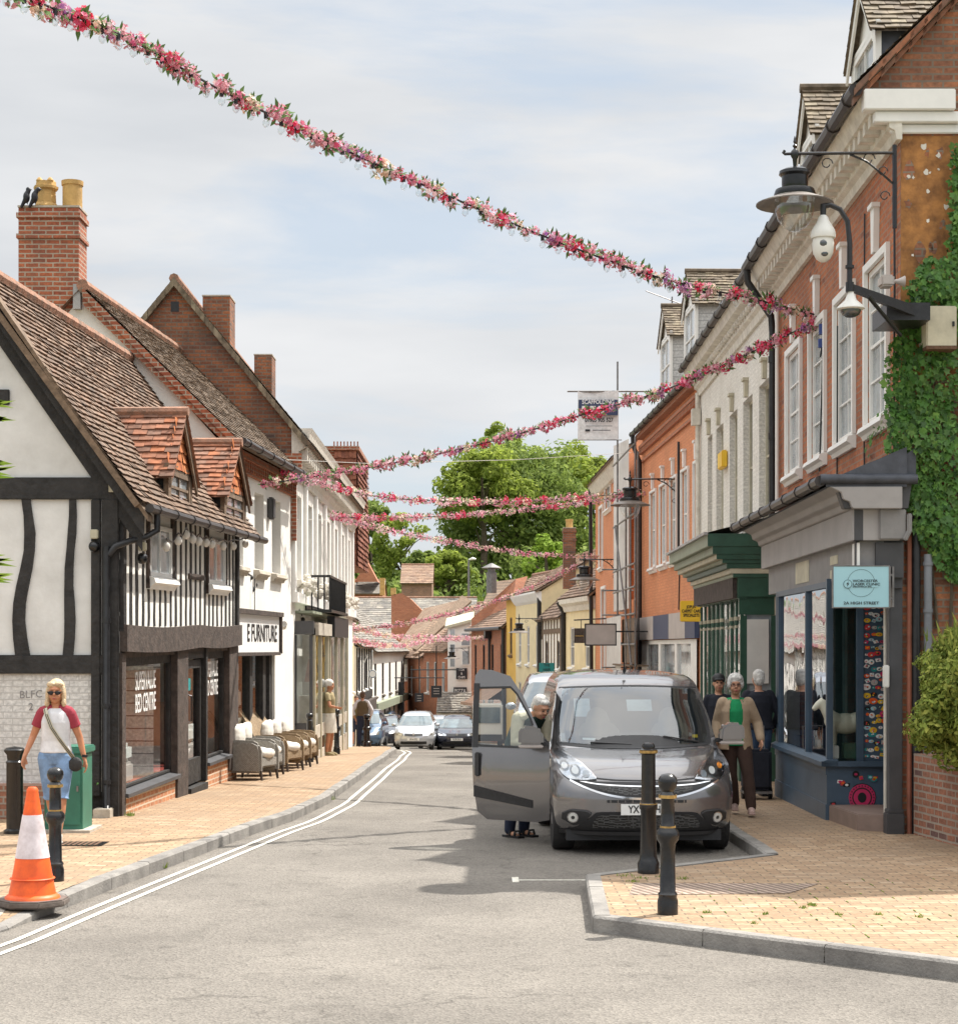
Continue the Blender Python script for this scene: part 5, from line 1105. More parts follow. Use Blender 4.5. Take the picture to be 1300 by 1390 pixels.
# ---------------- white furniture shop ----------------
F2 = Fac((-4.15, 29.5), (-3.66, 36.0), -1); L2 = F2.len
R2 = thing('white_house', 'white rendered house with a brown tiled roof above the furniture shop', 'building', (-4.15, 29.5, 0))
z2e = F2.z_(650, L2)
h2 = []
for a, b in ((316, 330), (345.5, 358), (369, 381)):
    m = F2.s_((a+b)/2); h2.append((F2.s_(a), F2.s_(b), 3.5, 4.85))
sF = (F2.s_(300), F2.s_(373), -.6, 2.02)
mb = F2.mb(); wall(mb, 0, L2, -1, z2e, h2+[sF], .25); shell(mb, 0, L2, -1, z2e, 4.4); mb.add([(0, -.0, z2e), (0, -4.4, z2e), (0, -2.2, z2e+2.4)], [(0, 1, 2)]); mb.build('wall', M.white_wall, R2)
for h in h2: window(F2, R2, h, dep=.24, nx=1, nz=2, fr=.05, fm=M.timber_brown, sill=True, sillm=M.stone, glass=M.glass)
mb = F2.mb(); mb.box(0, L2, .002, .05, z2e-.35, z2e-.30); mb.box(0, L2, .002, .12, z2e-.12, z2e)
k = 0
while k < L2: mb.box(k, k+.09, .002, .09, z2e-.30, z2e-.12); k += .19
mb.build('dentil_cornice', M.brick_red, R2)
roof(F2, R2, -.15, L2-.01, .32, z2e+.02, -2.2, z2e+2.5, M.tile_brown, tw=.165, gauge=.10, th=.02)
gutter(F2, R2, -.1, L2, .40, z2e, .06)
mb = F2.mb()
q = [(-.17, .34, z2e-.02), (-.17, -2.2, z2e+2.4)]
for dz0, dz1, w_, m in ((.0, .14, -.17, 0), (.14, .26, -.13, 1)): mb.add([(w_, .34, z2e-dz0), (w_, -2.2, z2e+2.47-dz0), (w_, -2.2, z2e+2.47-dz1), (w_, .34, z2e-dz1), (0, .34, z2e-dz0), (0, -2.2, z2e+2.47-dz0), (0, -2.2, z2e+2.47-dz1), (0, .34, z2e-dz1)], [(0, 1, 2, 3), (3, 2, 6, 7)])
mb.build('verge', M.brick_chimney, R2)
chimney(R2, (25-650)/FPX*29.7, (107-650)/FPX*29.7, 29.7, 30.3, 6.0, CAMZ+(880-281)/FPX*29.7, pots=((-7.05, 30.0, .17, .50, 1), (-6.62, 30.0, .16, .46, 0)))
mb = MB(); mb.box((100-650)/FPX*29.6, (110-650)/FPX*29.6, 29.55, 30.35, 7.55, 7.95); mb.build('flashing', M.lead_pale, R2)
# shopfront with sign
a, b = F2.s_(318), F2.s_(372.5); mb = F2.mb(); mb.box(a-1.5, b, .0, .09, 2.03, 2.68); fb = mb.build('fascia', M.letter_white, R2)
mb = F2.mb(); mb.box(a-1.5, b+.1, .0, .16, 2.68, 2.76); mb.box(b, b+.07, .0, .14, 2.0, 2.68); mb.box(a-1.5, b, .0, .12, 1.97, 2.03); mb.build('fascia_frame', M.timber_brown, R2)
text('E FURNITURE', M.ink, R2, lambda x, z: F2.T(b-.25+x, .096, 2.35+z), .42, bold=.008, sx=.98*(b-.25-F2.s_(323))/2.75, align='RIGHT')
for p in (345, 362.5, 371): s = F2.s_(p); mb = F2.mb(); mb.box(s-.13, s+.13, -.2, -.05, -.5, 2.0); mb.build('shop_window_post', M.timber, R2)
mb = F2.mb(); mb.quad((sF[0], -.12, -.5), (sF[1], -.12, -.5), (sF[1], -.12, 2.0), (sF[0], -.12, 2.0)); mb.build('shop_pane', M.shop_glass, R2)
mb = F2.mb(); mb.box(sF[0], sF[1], -2.2, -2.1, -.5, 2.3); mb.box(sF[0], sF[1], -2.2, -.3, -.5, -.1); mb.build('interior', M.room_light, R2)
for i, (s, z, w_, h_, m) in enumerate(((F2.s_(350), 1.5, .3, .35, M.mattress), (F2.s_(352), 1.05, .35, .3, M.cushion), (F2.s_(355), .45, .5, .5, M.shop_cream), (F2.s_(335), .9, .5, .9, M.green_box))):
    mb = F2.mb(); mb.box(s, s+w_, -.7, -.4, z, z+h_); mb.build('display_shelf', m, R2, bevel=.03)
mb = F2.mb(); mb.tube([(F2.s_(376), .12, 2.5), (F2.s_(374), .16, 2.55)], .06, 8); mb.build('spotlight', M.cushion, R2)
al = F2.mb(); s = F2.s_(364); al.box(s-.12, s+.12, .0, .12, 4.45, 4.85); tag(recenter(al.build('alarm_box', M.grey_dark, bevel=.03)), 'dark bell box between the upper windows of the white furniture shop', 'alarm box')
# ---------------- brick gabled house with ornate white front ----------------
F3 = Fac((-3.66, 36.0), (-3.74, 54.5), -1); L3 = F3.len
R3 = thing('white_house', 'tall house with an old brick gable and an ornate white stucco front', 'building', (-3.66, 36.0, -.3))
z3e = 6.35; z3r = 9.30; hf = 2.28
h3 = [(1.0+2.55*i, 2.1+2.55*i, 3.5, 5.2) for i in range(7)]
mb = F3.mb(); wall(mb, 0, L3, -3, z3e, h3, .28); mb.build('wall', M.white_wall, R3)
mb = F3.mb(); mb.add([(0, -.001, -1), (0, -.001, 6.45), (0, -hf, z3r-.08), (0, -2*hf, z3e), (0, -2*hf, -1)], [(0, 1, 2, 3, 4)]); mb.quad((L3, 0, -4), (L3, -5.2, -4), (L3, -5.2, z3e), (L3, 0, z3e)); mb.quad((0, -5.2, -4), (L3, -5.2, -4), (L3, -5.2, z3e), (0, -5.2, z3e)); mb.build('gable_wall', M.brick_old, R3)
mb = F3.mb(); mb.box(-.12, 0, -.45, .2, 5.4, 5.9); mb.box(-.1, -.0, -.35, .1, 4.2, 5.4); mb.build('corner_pier', M.brick_chimney, R3)
for h in h3: window(F3, R3, h, dep=.25, nx=2, nz=2, sill=True, sillm=M.cornice, glass=M.glass_pale)
mb = F3.mb(); mb.prism([(.002, 5.5), (.06, 5.5), (.08, 5.62), (.14, 5.7), (.14, 5.95), (.3, 6.05), (.36, 6.3), (.4, 6.4), (.002, 6.4)], 0, -.02, L3)
k = .1
while k < L3: mb.box(k, k+.16, .14, .3, 5.78, 6.0); k += .42
mb.build('cornice', M.cornice, R3)
mb = F3.mb()
for i in range(8): mb.box(-.0+2.55*i, min(L3, .35+2.55*i), .002, .07, 3.2, 5.5)
mb.box(0, L3, .002, .12, 3.0, 3.2); mb.build('pilaster', M.white, R3)
for i in range(7):
    s = 1.55+2.55*i; mb = F3.mb()
    for k in range(14): mb.ball((s+random.uniform(-.7, .7), .16+random.uniform(-.05, .1), 3.3+random.uniform(-.05, .25)), random.uniform(.05, .1), 6, 4)
    mb.build('window_box', M.cornice, R3)
roof(F3, R3, -.12, L3, .40, 6.10, -hf, z3r, M.tile_moss, tw=.25, gauge=.16, ridge=True)
mb = F3.mb()
for k in range(30):
    for sg in (1, -1):
        t0, t1 = k/30, (k+1.1)/30
        y0, y1 = -hf+sg*(hf+.3)*(1-t0), -hf+sg*(hf+.3)*(1-t1); za, zb = 6.15+(z3r-6.15)*t0, 6.15+(z3r-6.15)*t1
        mb.add([(-.14, y0, za+.03), (-.14, y1, zb+.02), (-.14, y1, zb-.14), (-.14, y0, za-.13), (0, y0, za+.03), (0, y1, zb+.02), (0, y1, zb-.14), (0, y0, za-.13)], [(0, 1, 2, 3), (0, 4, 5, 1), (3, 2, 6, 7)])
mb.build('verge', M.tile_moss, R3)
mb = F3.mb(); mb.box(-.005, 0, -hf-.08, -hf+.08, z3r-.62, z3r-.42); mb.build('vent', M.black, R3)
chimney(R3, P(275, 0, 38).x, P(312, 0, 38).x, 38, 38.8, 7.5, P(0, 402, 38).z, m=M.brick_old, bands=False)
chimney(R3, P(345, 0, 44).x, P(369, 0, 44).x, 44, 44.8, 6, P(0, 482, 44).z, m=M.brick_old, bands=False)
# bay shopfronts under it
mb = MB(); yb = 36.6; xa, xb = P(397.5, 0, yb).x, P(424, 0, yb).x; fz = lambda y: P(0, y, yb).z
mb.box(xa, xa+.07, yb, yb+.1, fz(985), fz(862)); mb.box(xb-.06, xb, yb, yb+.1, fz(985), fz(862)); mb.box(xa, xb, yb, yb+.1, fz(992), fz(982)); mb.box(xa-.02, xb+.03, yb-.04, yb+.1, fz(861), fz(843))
mb.build('bay_window', M.grey_dark, R3)
mb = MB(); mb.quad((xa, yb+.05, fz(984)), (xb, yb+.05, fz(984)), (xb, yb+.05, fz(862)), (xa, yb+.05, fz(862))); mb.build('shop_pane', M.shop_glass, R3)
mb = MB(); mb.box(xa+.1, xb-.02, yb+.9, yb+.95, fz(990), fz(862)); mb.box(xa+.08, xa+.3, yb+.3, yb+.6, fz(985), fz(945)); mb.box(xa+.33, xb-.06, yb+.35, yb+.6, fz(965), fz(935)); mb.build('display', M.cushion, R3)
mb = MB(); mb.prism([(xa+.2, fz(926)), (xa+.28, fz(895)), (xa+.33, fz(895)), (xa+.38, fz(926))], 1, yb+.3, yb+.36); mb.build('display', M.trainer_pink, R3)
mb = MB(); mb.box(xb, xb+.02, yb+.1, 46.0, fz(992)-.2, fz(984)-.05); mb.box(xb-.02, xb+.12, yb+.1, 40.0, fz(862), fz(845)); mb.box(xb, xb+.02, yb+.1, 46.0, -1.2, .0)
mb.build('stall_riser', M.stone, R3)
mb = MB(); mb.box(xb-.02, xb+.15, 40.4, 44.6, 2.35, 2.8); mb.build('fascia', M.sign_black, R3)
mb = MB(); mb.quad((xb+.01, yb+.1, -.1), (xb+.01, 40.0, -.1), (xb+.01, 40.0, 2.4), (xb+.01, yb+.1, 2.4)); mb.quad((xb+.01, 40.6, -.1), (xb+.01, 46, -.1), (xb+.01, 46, 2.35), (xb+.01, 40.6, 2.35)); mb.build('shop_pane', M.shop_glass_dark, R3)
for y in (36.7, 38.2, 39.9, 40.5, 42.4, 44.3, 45.9): mb = MB(); mb.box(xb-.02, xb+.05, y, y+.09, -.9, 2.5); mb.build('shop_window_post', M.shop_cream, R3)
mb = MB(); mb.box(xb-.4, xb-.35, 40.6, 45.9, -.8, 2.3); mb.box(xb-.4, xb+.0, yb+.1, 46.0, 2.8, 2.85); mb.build('curtain', M.sage, R3)
mb = MB()
for k in range(16): mb.tube([(xb+.15, 39+.3*k, 2.88), (xb+.15, 39+.3*k, 3.6)], .018, 5)
mb.box(xb-.4, xb+.2, 38.9, 43.8, 2.86, 2.92); mb.box(xb+.13, xb+.17, 38.9, 43.8, 3.6, 3.65)
for k in range(5): mb.tube([(xb-.35+.13*k, 38.95, 2.88), (xb-.35+.13*k, 38.95, 3.6)], .018, 5)
mb.box(xb-.38, xb+.17, 38.93, 38.97, 3.6, 3.65); mb.build('balcony', M.black, R3)
# tile hung block
R4 = thing('tile_hung_house', 'narrow tall house side hung with brown tiles', 'building', (-4.6, 54.7, -1.2))
xa, xb = -4.3, P(484, 0, 54.7).x; zt = P(0, 611, 54.7).z; zb = P(0, 768, 54.7).z
mb = MB(); mb.box(xa-4, xb-.01, 54.73, 60, zb, zt); mb.box(xa-4, xb-.25, 54.8, 56, -3, zb); mb.build('wall', M.brick_chimney, R4)
mt = MB(); tiles(mt, Vector((xa, 54.7, zb)), Vector((1, 0, 0)), Vector((0, 0, 1)), Vector((0, -1, 0)), 6, int((zt-zb)/.16), (xb-xa)/6, .16, th=.05, jit=.015); 
tiles(mt, Vector((xb, 54.7, zb)), Vector((0, 1, 0)), Vector((0, 0, 1)), Vector((1, 0, 0)), 26, int((zt-zb)/.16), .2, .16, th=.05, jit=.015); mt.build('hung_tiles', M.tile_hung, R4)
mb = MB(); mb.box(xa-4, xb+.08, 54.64, 60.1, zt, zt+.12)
for k in range(8): mb.tube([(xa+.1*k, 54.7, zt+.1), (xa+.1*k, 54.7, zt+.26)], .022, 5)
mb.build('parapet', M.brick_chimney, R4)
# ---------------- the far end of the street ----------------
random.seed(31)
def pt(px, d): return (P(px, 0, d).x, d)
def farhouse(name, label, a, b, ze, rise, depth, m, roofm, rows=(), side=1, zb=-4, ne=.3, fm=None, winw=.9, tw=.3, gauge=.2, sillm=None, hip=0, glass=None, cols=None, dep=.1, gable=None, sur=0):
    """house between the plan points a (near) and b (far); rows: (z0, z1, number of windows)"""
    F = Fac(a, b, side); L_ = F.len; r = thing(name, label, 'building', F.T(0, 0, zb+1)); hs = []
    for z0, z1, n in rows:
        for i in range(n): c = L_*(i+.5)/n; hs.append((c-winw/2, c+winw/2, z0, z1))
    mb = F.mb(); wall(mb, 0, L_, zb, ze, hs, dep); shell(mb, 0, L_, zb, ze, depth); mb.build('wall', m, r)
    for h in hs: window(F, r, h, dep=dep-.02, nx=2, nz=2, fr=.06, fm=fm, sill=True, sillm=sillm, glass=glass, sur=sur)
    if rise:
        mb = F.mb()
        for s in (0, L_): mb.add([(s, 0, ze), (s, -depth, ze), (s, -depth/2, ze+rise-.03)], [(0, 1, 2)])
        mb.build('gable_wall', gable or m, r)
        roof(F, r, -.12, L_+.12, ne, ze, -depth/2, ze+rise, roofm, tw=tw, gauge=gauge, th=.03, jit=.01)
    return r, F
# right hand row, bending to the left
V = [pt(808, 65.7), pt(767, 72), pt(735, 80), pt(700, 88), pt(687, 92), pt(640, 102), pt(607, 108), pt(575, 112), pt(552, 117)]
r1, Fa = farhouse('cream_cottage', 'pale cream cottage with a curved cornice next to the tall orange house', V[0], V[1], 4.0, 2.6, 6, M.pale_yellow, M.tile_old, [(1.4, 2.9, 2), (-1.2, .4, 2)])
mb = Fa.mb(); mb.prism([(.002, 3.5), (.08, 3.5), (.15, 3.7), (.28, 3.8), (.3, 3.97), (.002, 3.97)], 0, 0, Fa.len); mb.build('cornice', M.cornice, r1)
mb = Fa.mb(); mb.tube([(Fa.len-.1, .3, 3.9), (Fa.len-.1, .1, 3.5), (Fa.len-.1, .1, -2.5)], .09, 8); mb.build('drainpipe', M.black, r1)
q = P(773, 717, 74); chimney(r1, q.x-.25, q.x+.25, 74, 74.6, 4.5, q.z+.0, m=M.brick_old, pots=((q.x, 74.3, .14, .35, 0),), bands=True)
r2, Fb = farhouse('timber_cottage', 'whitewashed timber framed cottage with a steep brown roof in the right row', V[1], V[2], 3.3, 2.9, 6, M.white_wall, M.tile_old, [(1.3, 2.4, 2), (-1.0, .6, 2)])
mb = Fb.mb()
for k in range(8): s = Fb.len*(k+.3)/8; mb.box(s, s+.18, .0, .03, -2.5, 3.3)
for z in (.8, 2.7): mb.box(0, Fb.len, .0, .035, z, z+.2)
mb.box(-.1, 0, -.1, .1, -3, 3.3); mb.build('timber_frame', M.verge, r2)
r3, Fc_ = farhouse('cream_house', 'pale yellow house with a white cornice in the right row', V[2], V[3], 4.6, 1.9, 6, M.pale_yellow, M.tile_far, [(1.4, 3.1, 3), (-1.4, .5, 3)], fm=M.white)
mb = Fc_.mb(); mb.prism([(.002, 4.1), (.1, 4.2), (.3, 4.5), (.3, 4.58), (.002, 4.58)], 0, 0, Fc_.len); mb.build('cornice', M.white, r3)
mb = Fc_.mb(); mb.tube([(.1, .1, 4.3), (.1, .1, -3)], .09, 8); mb.build('drainpipe', M.black, r3)
r4, Fd = farhouse('yellow_house', 'narrow bright yellow house in the right row', V[3], V[4], 4.5, 1.6, 6, M.yellow_wall, M.tile_far, [(1.8, 3.6, 1)], winw=1.0, fm=M.verge)
r5, Fe = farhouse('brick_house', 'orange brick house with narrow dark arched windows in the right row', V[4], V[5], 3.15, 3.0, 7, M.brick_far, M.tile_far, [(-.2, 2.3, 4)], winw=.65, fm=M.black, glass=M.glass, sillm=M.brick_far)
mb = Fe.mb(); mb.tube([(0.05, .15, 3.1), (0.05, .1, -3)], .1, 8); mb.tube([(-.1, .35, 3.1), (Fe.len, .35, 3.1)], .09, 8); mb.tube([(4.2, .1, 3.0), (4.2, .1, -2)], .07, 6); mb.box(4.0, 4.4, .02, .35, 2.6, 3.0); mb.build('drainpipe', M.black, r5)
mb = Fe.mb(); mb.box(.4, 5.5, -.0, 1.4, -.85, -.7); mb.add([(.4, 1.4, -.85), (5.5, 1.4, -.85), (5.5, 0, .1), (.4, 0, .1)], [(0, 1, 2, 3)]); mb.build('shop_canopy', M.awning, r5)
mf = P(667, 0, 99).x; mb = MB(); mb.lathe([(.28, 0), (.28, 1.1), (.2, 1.12), (.2, 1.3), (.55, 1.35), (.05, 1.6)], (mf, 99, P(0, 805, 99).z), 12); mb.build('flue', M.steel, r5)
# tall white fish shop facing up the street
yg_ = 105.0; xa, xb = P(607.5, 0, yg_).x, P(639.5, 0, yg_).x
rg = thing('fish_shop', 'tall narrow white fish and chip shop front at the bend', 'building', (xa, yg_, -3))
zt_ = P(0, 849, yg_).z
mb = MB(); mb.add([(xa, yg_, -4), (xb, yg_, -4), (xb, yg_, zt_+.35), (xa, yg_, zt_-.05)], [(0, 1, 2, 3)]); mb.quad((xb, yg_, -4), (xb, yg_+5, -4), (xb, yg_+5, zt_+.3), (xb, yg_, zt_+.35)); mb.quad((xa, yg_, -4), (xa, yg_+5, -4), (xa, yg_+5, zt_), (xa, yg_, zt_-.05)); mb.build('wall', M.white_wall, rg)
mb = MB(); mb.add([(xa-.15, yg_-.2, zt_-.05), (xb+.15, yg_-.2, zt_+.38), (xb+.15, yg_+5, zt_+.9), (xa-.15, yg_+5, zt_+.5), (xa-.15, yg_-.2, zt_-.2), (xb+.15, yg_-.2, zt_+.23)], [(0, 1, 2, 3), (0, 4, 5, 1)]); mb.build('roof', M.shop_cream, rg)
for cx, cz, w_, h_ in ((614, 890, .4, 1.4), (632, 868, .6, .8), (632, 893, .5, .9), (614, 860, .4, .6)):
    q = P(cx, cz, yg_-.02); f = MB(); f.box(q.x-w_/2, q.x+w_/2, yg_-.04, yg_, q.z-h_/2, q.z+h_/2); w_o = f.build('window', M.white, rg); g = MB(); g.box(q.x-w_/2+.07, q.x+w_/2-.07, yg_-.05, yg_-.03, q.z-h_/2+.07, q.z+h_/2-.07); g.build('pane', M.glass_pale, w_o)
def board(name, label, px0, py0, px1, py1, d, lines, m=None, lm=None, cat='sign', th=.08, sizes=None, par=None):
    a, b = P(px0, py1, d), P(px1, py0, d); r = thing(name, label, cat, ((a.x+b.x)/2, d, a.z)) if par is None else par
    mb = MB(); mb.box(a.x, b.x, d-th, d, a.z, b.z); mb.build('board', m or M.sign_black, r, bevel=0)
    n = len(lines); H = b.z-a.z
    for i, t in enumerate(lines):
        sz = (sizes[i] if sizes else .8)*H/max(n, 1); text(t, lm or M.letter_white, r, lambda x, z: ((a.x+b.x)/2+x, d-th-.01, b.z-H*(i+.5)/n+z), sz*1.15, bold=.008*sz, sx=.8)
    return r
board('shop_sign', 'black FISH AND CHIPS board high on the white fish shop', 619, 907, 634, 922, yg_-.05, ['FISH', '&', 'CHIPS'])
board('shop_sign', 'black PIZZA board below the fish and chips board', 615.5, 933, 633.5, 943.5, yg_-.05, ['PIZZA'], sizes=[.6])
mb = MB(); a, b = P(592, 968, 101), P(640, 952, 101); 
mt = MB(); tiles(mt, Vector((a.x, 101, a.z)), Vector((1, 0, 0)), Vector((0, 4, b.z-a.z+.4)), Vector((0, -.2, 1)), 14, 12, (b.x-a.x)/14, .34, th=.06, jit=.02); mt.build('canopy_roof', M.slate, rg)
mb.box(a.x, b.x, 101.05, 105, -4, a.z-.02); mb.build('shop_wall', M.shop_cream, rg)
mb = MB()
for k in range(4): x = a.x+.2+k*(b.x-a.x)/4; mb.box(x, x+.3, 101.0, 101.04, -3.2, a.z-.3)
mb.build('window', M.white, rg)
# brick houses at the bend
r6, F6 = farhouse('brick_house', 'red brick house with white windows left of the white fish shop', (P(607, 0, 106).x, 106), (P(575, 0, 110).x, 110), 1.9, 2.9, 7, M.brick_far, M.tile_far, [(-.5, 1.3, 3), (-3.2, -1.6, 2)], winw=.55, fm=M.white, zb=-5)
r7, F7 = farhouse('brick_house', 'small red brick house between the bay window and the hanging signs', (P(575, 0, 110.5).x, 110.5), (P(553, 0, 116).x, 116), 1.5, 2.6, 7, M.brick_far, M.tile_far, [(-.7, 1.0, 2), (-3.2, -1.6, 1)], winw=.6, fm=M.white, zb=-5)
for lb, a_, d_ in (('small black hanging sign with a pale square by the bend', (563, 941, 575, 953), 96), ('larger black hanging sign with pale lines by the bend', (585, 931, 599.5, 947), 92)):
    s_ = board('hanging_sign', lb, *a_, d_, [])
    a, b = P(a_[0], a_[3], d_), P(a_[2], a_[1], d_); m_ = (a.x+b.x)/2; mb = MB(); mb.tube([(m_, d_, b.z), (m_, d_, b.z+2.0)], .03, 5); mb.tube([(m_-1.3, d_, b.z+.8), (m_+1.3, d_, b.z+.8)], .03, 5); mb.build('bracket', M.black, s_)
    mb = MB(); n = 3
    for k in range(n): mb.box(a.x+.12, b.x-.12, d_-.10, d_-.085, b.z-.15-k*.13, b.z-.12-k*.13)
    mb.build('writing_lines', M.panel_pale, s_)
# left row beyond the tile hung house
r8, F8 = farhouse('cream_house', 'cream rendered shop just beyond the tile hung house', (P(466, 0, 62).x, 62), (P(480, 0, 79).x, 79), 3.2, 1.2, 5, M.pale_yellow, M.slate, [(.3, 2.2, 4), (-2.5, -.6, 4)], side=-1, zb=-5)
r9, F9 = farhouse('timber_house', 'white house with black posts and a brown shop fascia in the left row', (P(483.5, 0, 80).x, 80), (P(503, 0, 92).x, 92), 2.15, 2.4, 6, M.white_wall, M.slate, [(.2, 1.7, 4)], side=-1, zb=-5, winw=.9)
mb = F9.mb()
for k in range(7): s = F9.len*k/6; mb.box(max(0, s-.15), s+.1, .0, .06, -3, 2.1)
mb.box(0, F9.len, .0, .1, -.3, .05); mb.build('timber_posts', M.timber, r9)
mb = F9.mb(); mb.box(0, F9.len, .02, .3, -1.1, -.35); mb.build('fascia', M.timber_brown, r9)
mb = F9.mb()
for k in range(5): s = F9.len*(k+.2)/5; mb.box(s, s+1.4, .02, .05, -3, -1.15)
mb.build('window', M.glass, r9)
r10, F10 = farhouse('white_house', 'low white house with brown windows and striped shop below in the left row', (P(504, 0, 93).x, 93), (P(549, 0, 116).x, 116), 1.9, 3.2, 7, M.white_wall, M.slate, [(-.4, 1.3, 5), (-3.2, -1.2, 7)], side=-1, zb=-5, winw=1.3, fm=M.timber_brown)
mb = F10.mb(); mb.box(0, F10.len, .0, .35, -1.1, -.7); mb.build('fascia', M.sage, r10)
rb = thing('bay_window_house', 'pale house end with a grey bay window beside the bend', 'building', (P(552, 0, 117).x, 117, -3))
a, b = P(546, 990, 117), P(560, 893, 117); mb = MB(); mb.box(a.x-.5, b.x+.3, 117.3, 121, -4, b.z+.2); mb.build('wall', M.brick_far, rb)
mb = MB(); mb.prism([(a.x, 117.3), (a.x+.2, 116.6), (b.x-.2, 116.6), (b.x, 117.3)], 2, P(0, 925, 117).z, b.z-.4); mb.build('bay', M.white, rb)
mb = MB(); mb.box(a.x+.2, a.x+.38, 116.56, 116.59, P(0, 923, 117).z, b.z-.6); mb.box(a.x+.46, b.x-.24, 116.56, 116.59, P(0, 923, 117).z, b.z-.6); mb.build('pane', M.glass_pale, rb)
mb = MB(); mb.add([(a.x-.1, 116.4, b.z-.4), (b.x+.1, 116.4, b.z-.4), (b.x, 117.5, b.z+.3), (a.x, 117.5, b.z+.3)], [(0, 1, 2, 3)]); mb.build('bay_roof', M.slate, rb)
# big slate roof across the back, brick gable stacks and the house on the rise
rs, Fs_ = farhouse('slate_house', 'long slate roofed building across the end of the street', (P(645, 0, 134).x, 134), (P(466, 0, 134).x, 134), 2.6, 3.3, 10, M.brick_far, M.slate, [], side=-1, tw=.5, gauge=.3, zb=-5)
rs2 = thing('brick_building', 'brick gable wall with moss rising before the slate roof', 'building', (P(550, 0, 126).x, 126, -3))
q = [P(531, 808, 126), P(544, 805, 126), P(556, 812, 126), P(573, 829, 126), P(573, 880, 126), P(531, 880, 126)]
mb = MB(); mb.add([tuple(v) for v in q]+[(v.x, v.y+5, v.z) for v in q], [tuple(range(6))]+[(i, (i+1) % 6, 6+(i+1) % 6, 6+i) for i in range(6)]); mb.build('gable_wall', M.brick_far, rs2)
mb = MB(); a, b = P(530, 808, 126), P(534, 802, 126); mb.box(a.x, a.x+.35, 126, 126.4, a.z, b.z+.2); mb.build('chimney_pot', M.pot, rs2)
rk = thing('brick_house', 'house with a broad brown roof and white barge boards behind the white fish shop', 'building', (P(600, 0, 120).x, 120, -3))
def slab(pts, m, nm, par, th=.15):
    vs = [tuple(P(*p)) for p in pts]; n = len(vs); mb = MB(); mb.add(vs+[(x, y+.05, z-th) for x, y, z in vs], [tuple(range(n)), tuple(range(n, 2*n))[::-1]]+[(i, (i+1) % n, n+(i+1) % n, n+i) for i in range(n)]); return mb.build(nm, m, par)
M['tile_sheet'] = brick('tile_sheet', (.24, .145, .09), (.31, .20, .13), (.10, .065, .045), .4, .25, .03, bump=1, stain=(.32, .25, .18), stamt=.5)
slab([(532, 886, 117), (598, 886, 114), (634, 812, 121), (575, 826, 126)], M.tile_sheet, 'roof', rk)
slab([(560, 880, 114), (566, 882, 113.6), (640, 815, 119), (627, 808, 120)], M.verge, 'barge_board', rk)
slab([(583, 878, 115), (606, 878, 115), (640, 826, 119), (630, 816, 120)], M.white, 'gable_wall', rk)
slab([(560, 888, 112), (648, 870, 109), (668, 812, 118), (640, 822, 119)], M.tile_sheet, 'roof', rk)
rh = thing('brick_house', 'brick gabled house with a brown roof rising behind the orange brick house', 'building', (P(680, 0, 106).x, 106, -3))
slab([(636, 862, 103), (688, 832, 96), (716, 784, 102), (668, 790, 110)], M.tile_sheet, 'roof', rh)
q = [P(640, 840, 101), P(700, 786, 98), P(716, 782, 98), P(690, 850, 96), P(640, 870, 101)]; mb = MB(); mb.add([tuple(v) for v in q], [tuple(range(5))]); mb.build('gable_wall', M.brick_far, rh)
r11, F11 = farhouse('stone_house', 'small grey gabled house on the rise above the slate roof', (P(519, 0, 150).x, 150), (P(477, 0, 150).x, 150), P(0, 806, 150).z, 1.2, 6, M.brick_far, M.slate, [], side=-1, zb=0, tw=.4, gauge=.3)
mb = MB(); q = [P(481, 790, 149.5), P(513, 790, 149.5), P(498, 762, 149.5)]; mb.add([tuple(v) for v in q]+[(v.x, v.y+3, v.z) for v in q], [(0, 1, 2), (0, 3, 5, 2), (1, 4, 5, 2)]); mb.build('gable_wall', M.brick_far, r11)
mb = MB()
for p in (476, 517): a = P(p, 808, 149); mb = MB(); mb.box(a.x-.1, a.x+.3, 149, 149.4, a.z, a.z+1.4); mb.build('gate_pier', M.pot, r11)
r12, F12 = farhouse('pink_roofed_house', 'pale pinkish roofed house among the trees', (P(586, 0, 165).x, 165), (P(545, 0, 165).x, 165), P(0, 792, 165).z, 1.8, 6, M.brick_wall, M.tile_far, [], side=-1, zb=0, tw=.4, gauge=.3)
lp = thing('lamp_post', 'tall pale street lamp post on the rise in front of the trees', 'street lamp', P(636, 806, 140)); a = P(636, 806, 140); b = P(636, 760, 140)
mb = MB(); mb.tube([(a.x, 140, a.z-1), (a.x, 140, b.z)], [.12, .07], 6); mb.build('post', M.steel, lp); mb = MB(); mb.tube([(a.x, 140, b.z), (a.x+.3, 140, b.z+.1), (a.x+.55, 140, b.z+.05)], [.05, .12, .06], 6); mb.build('lamp_head', M.plastic_white, lp)
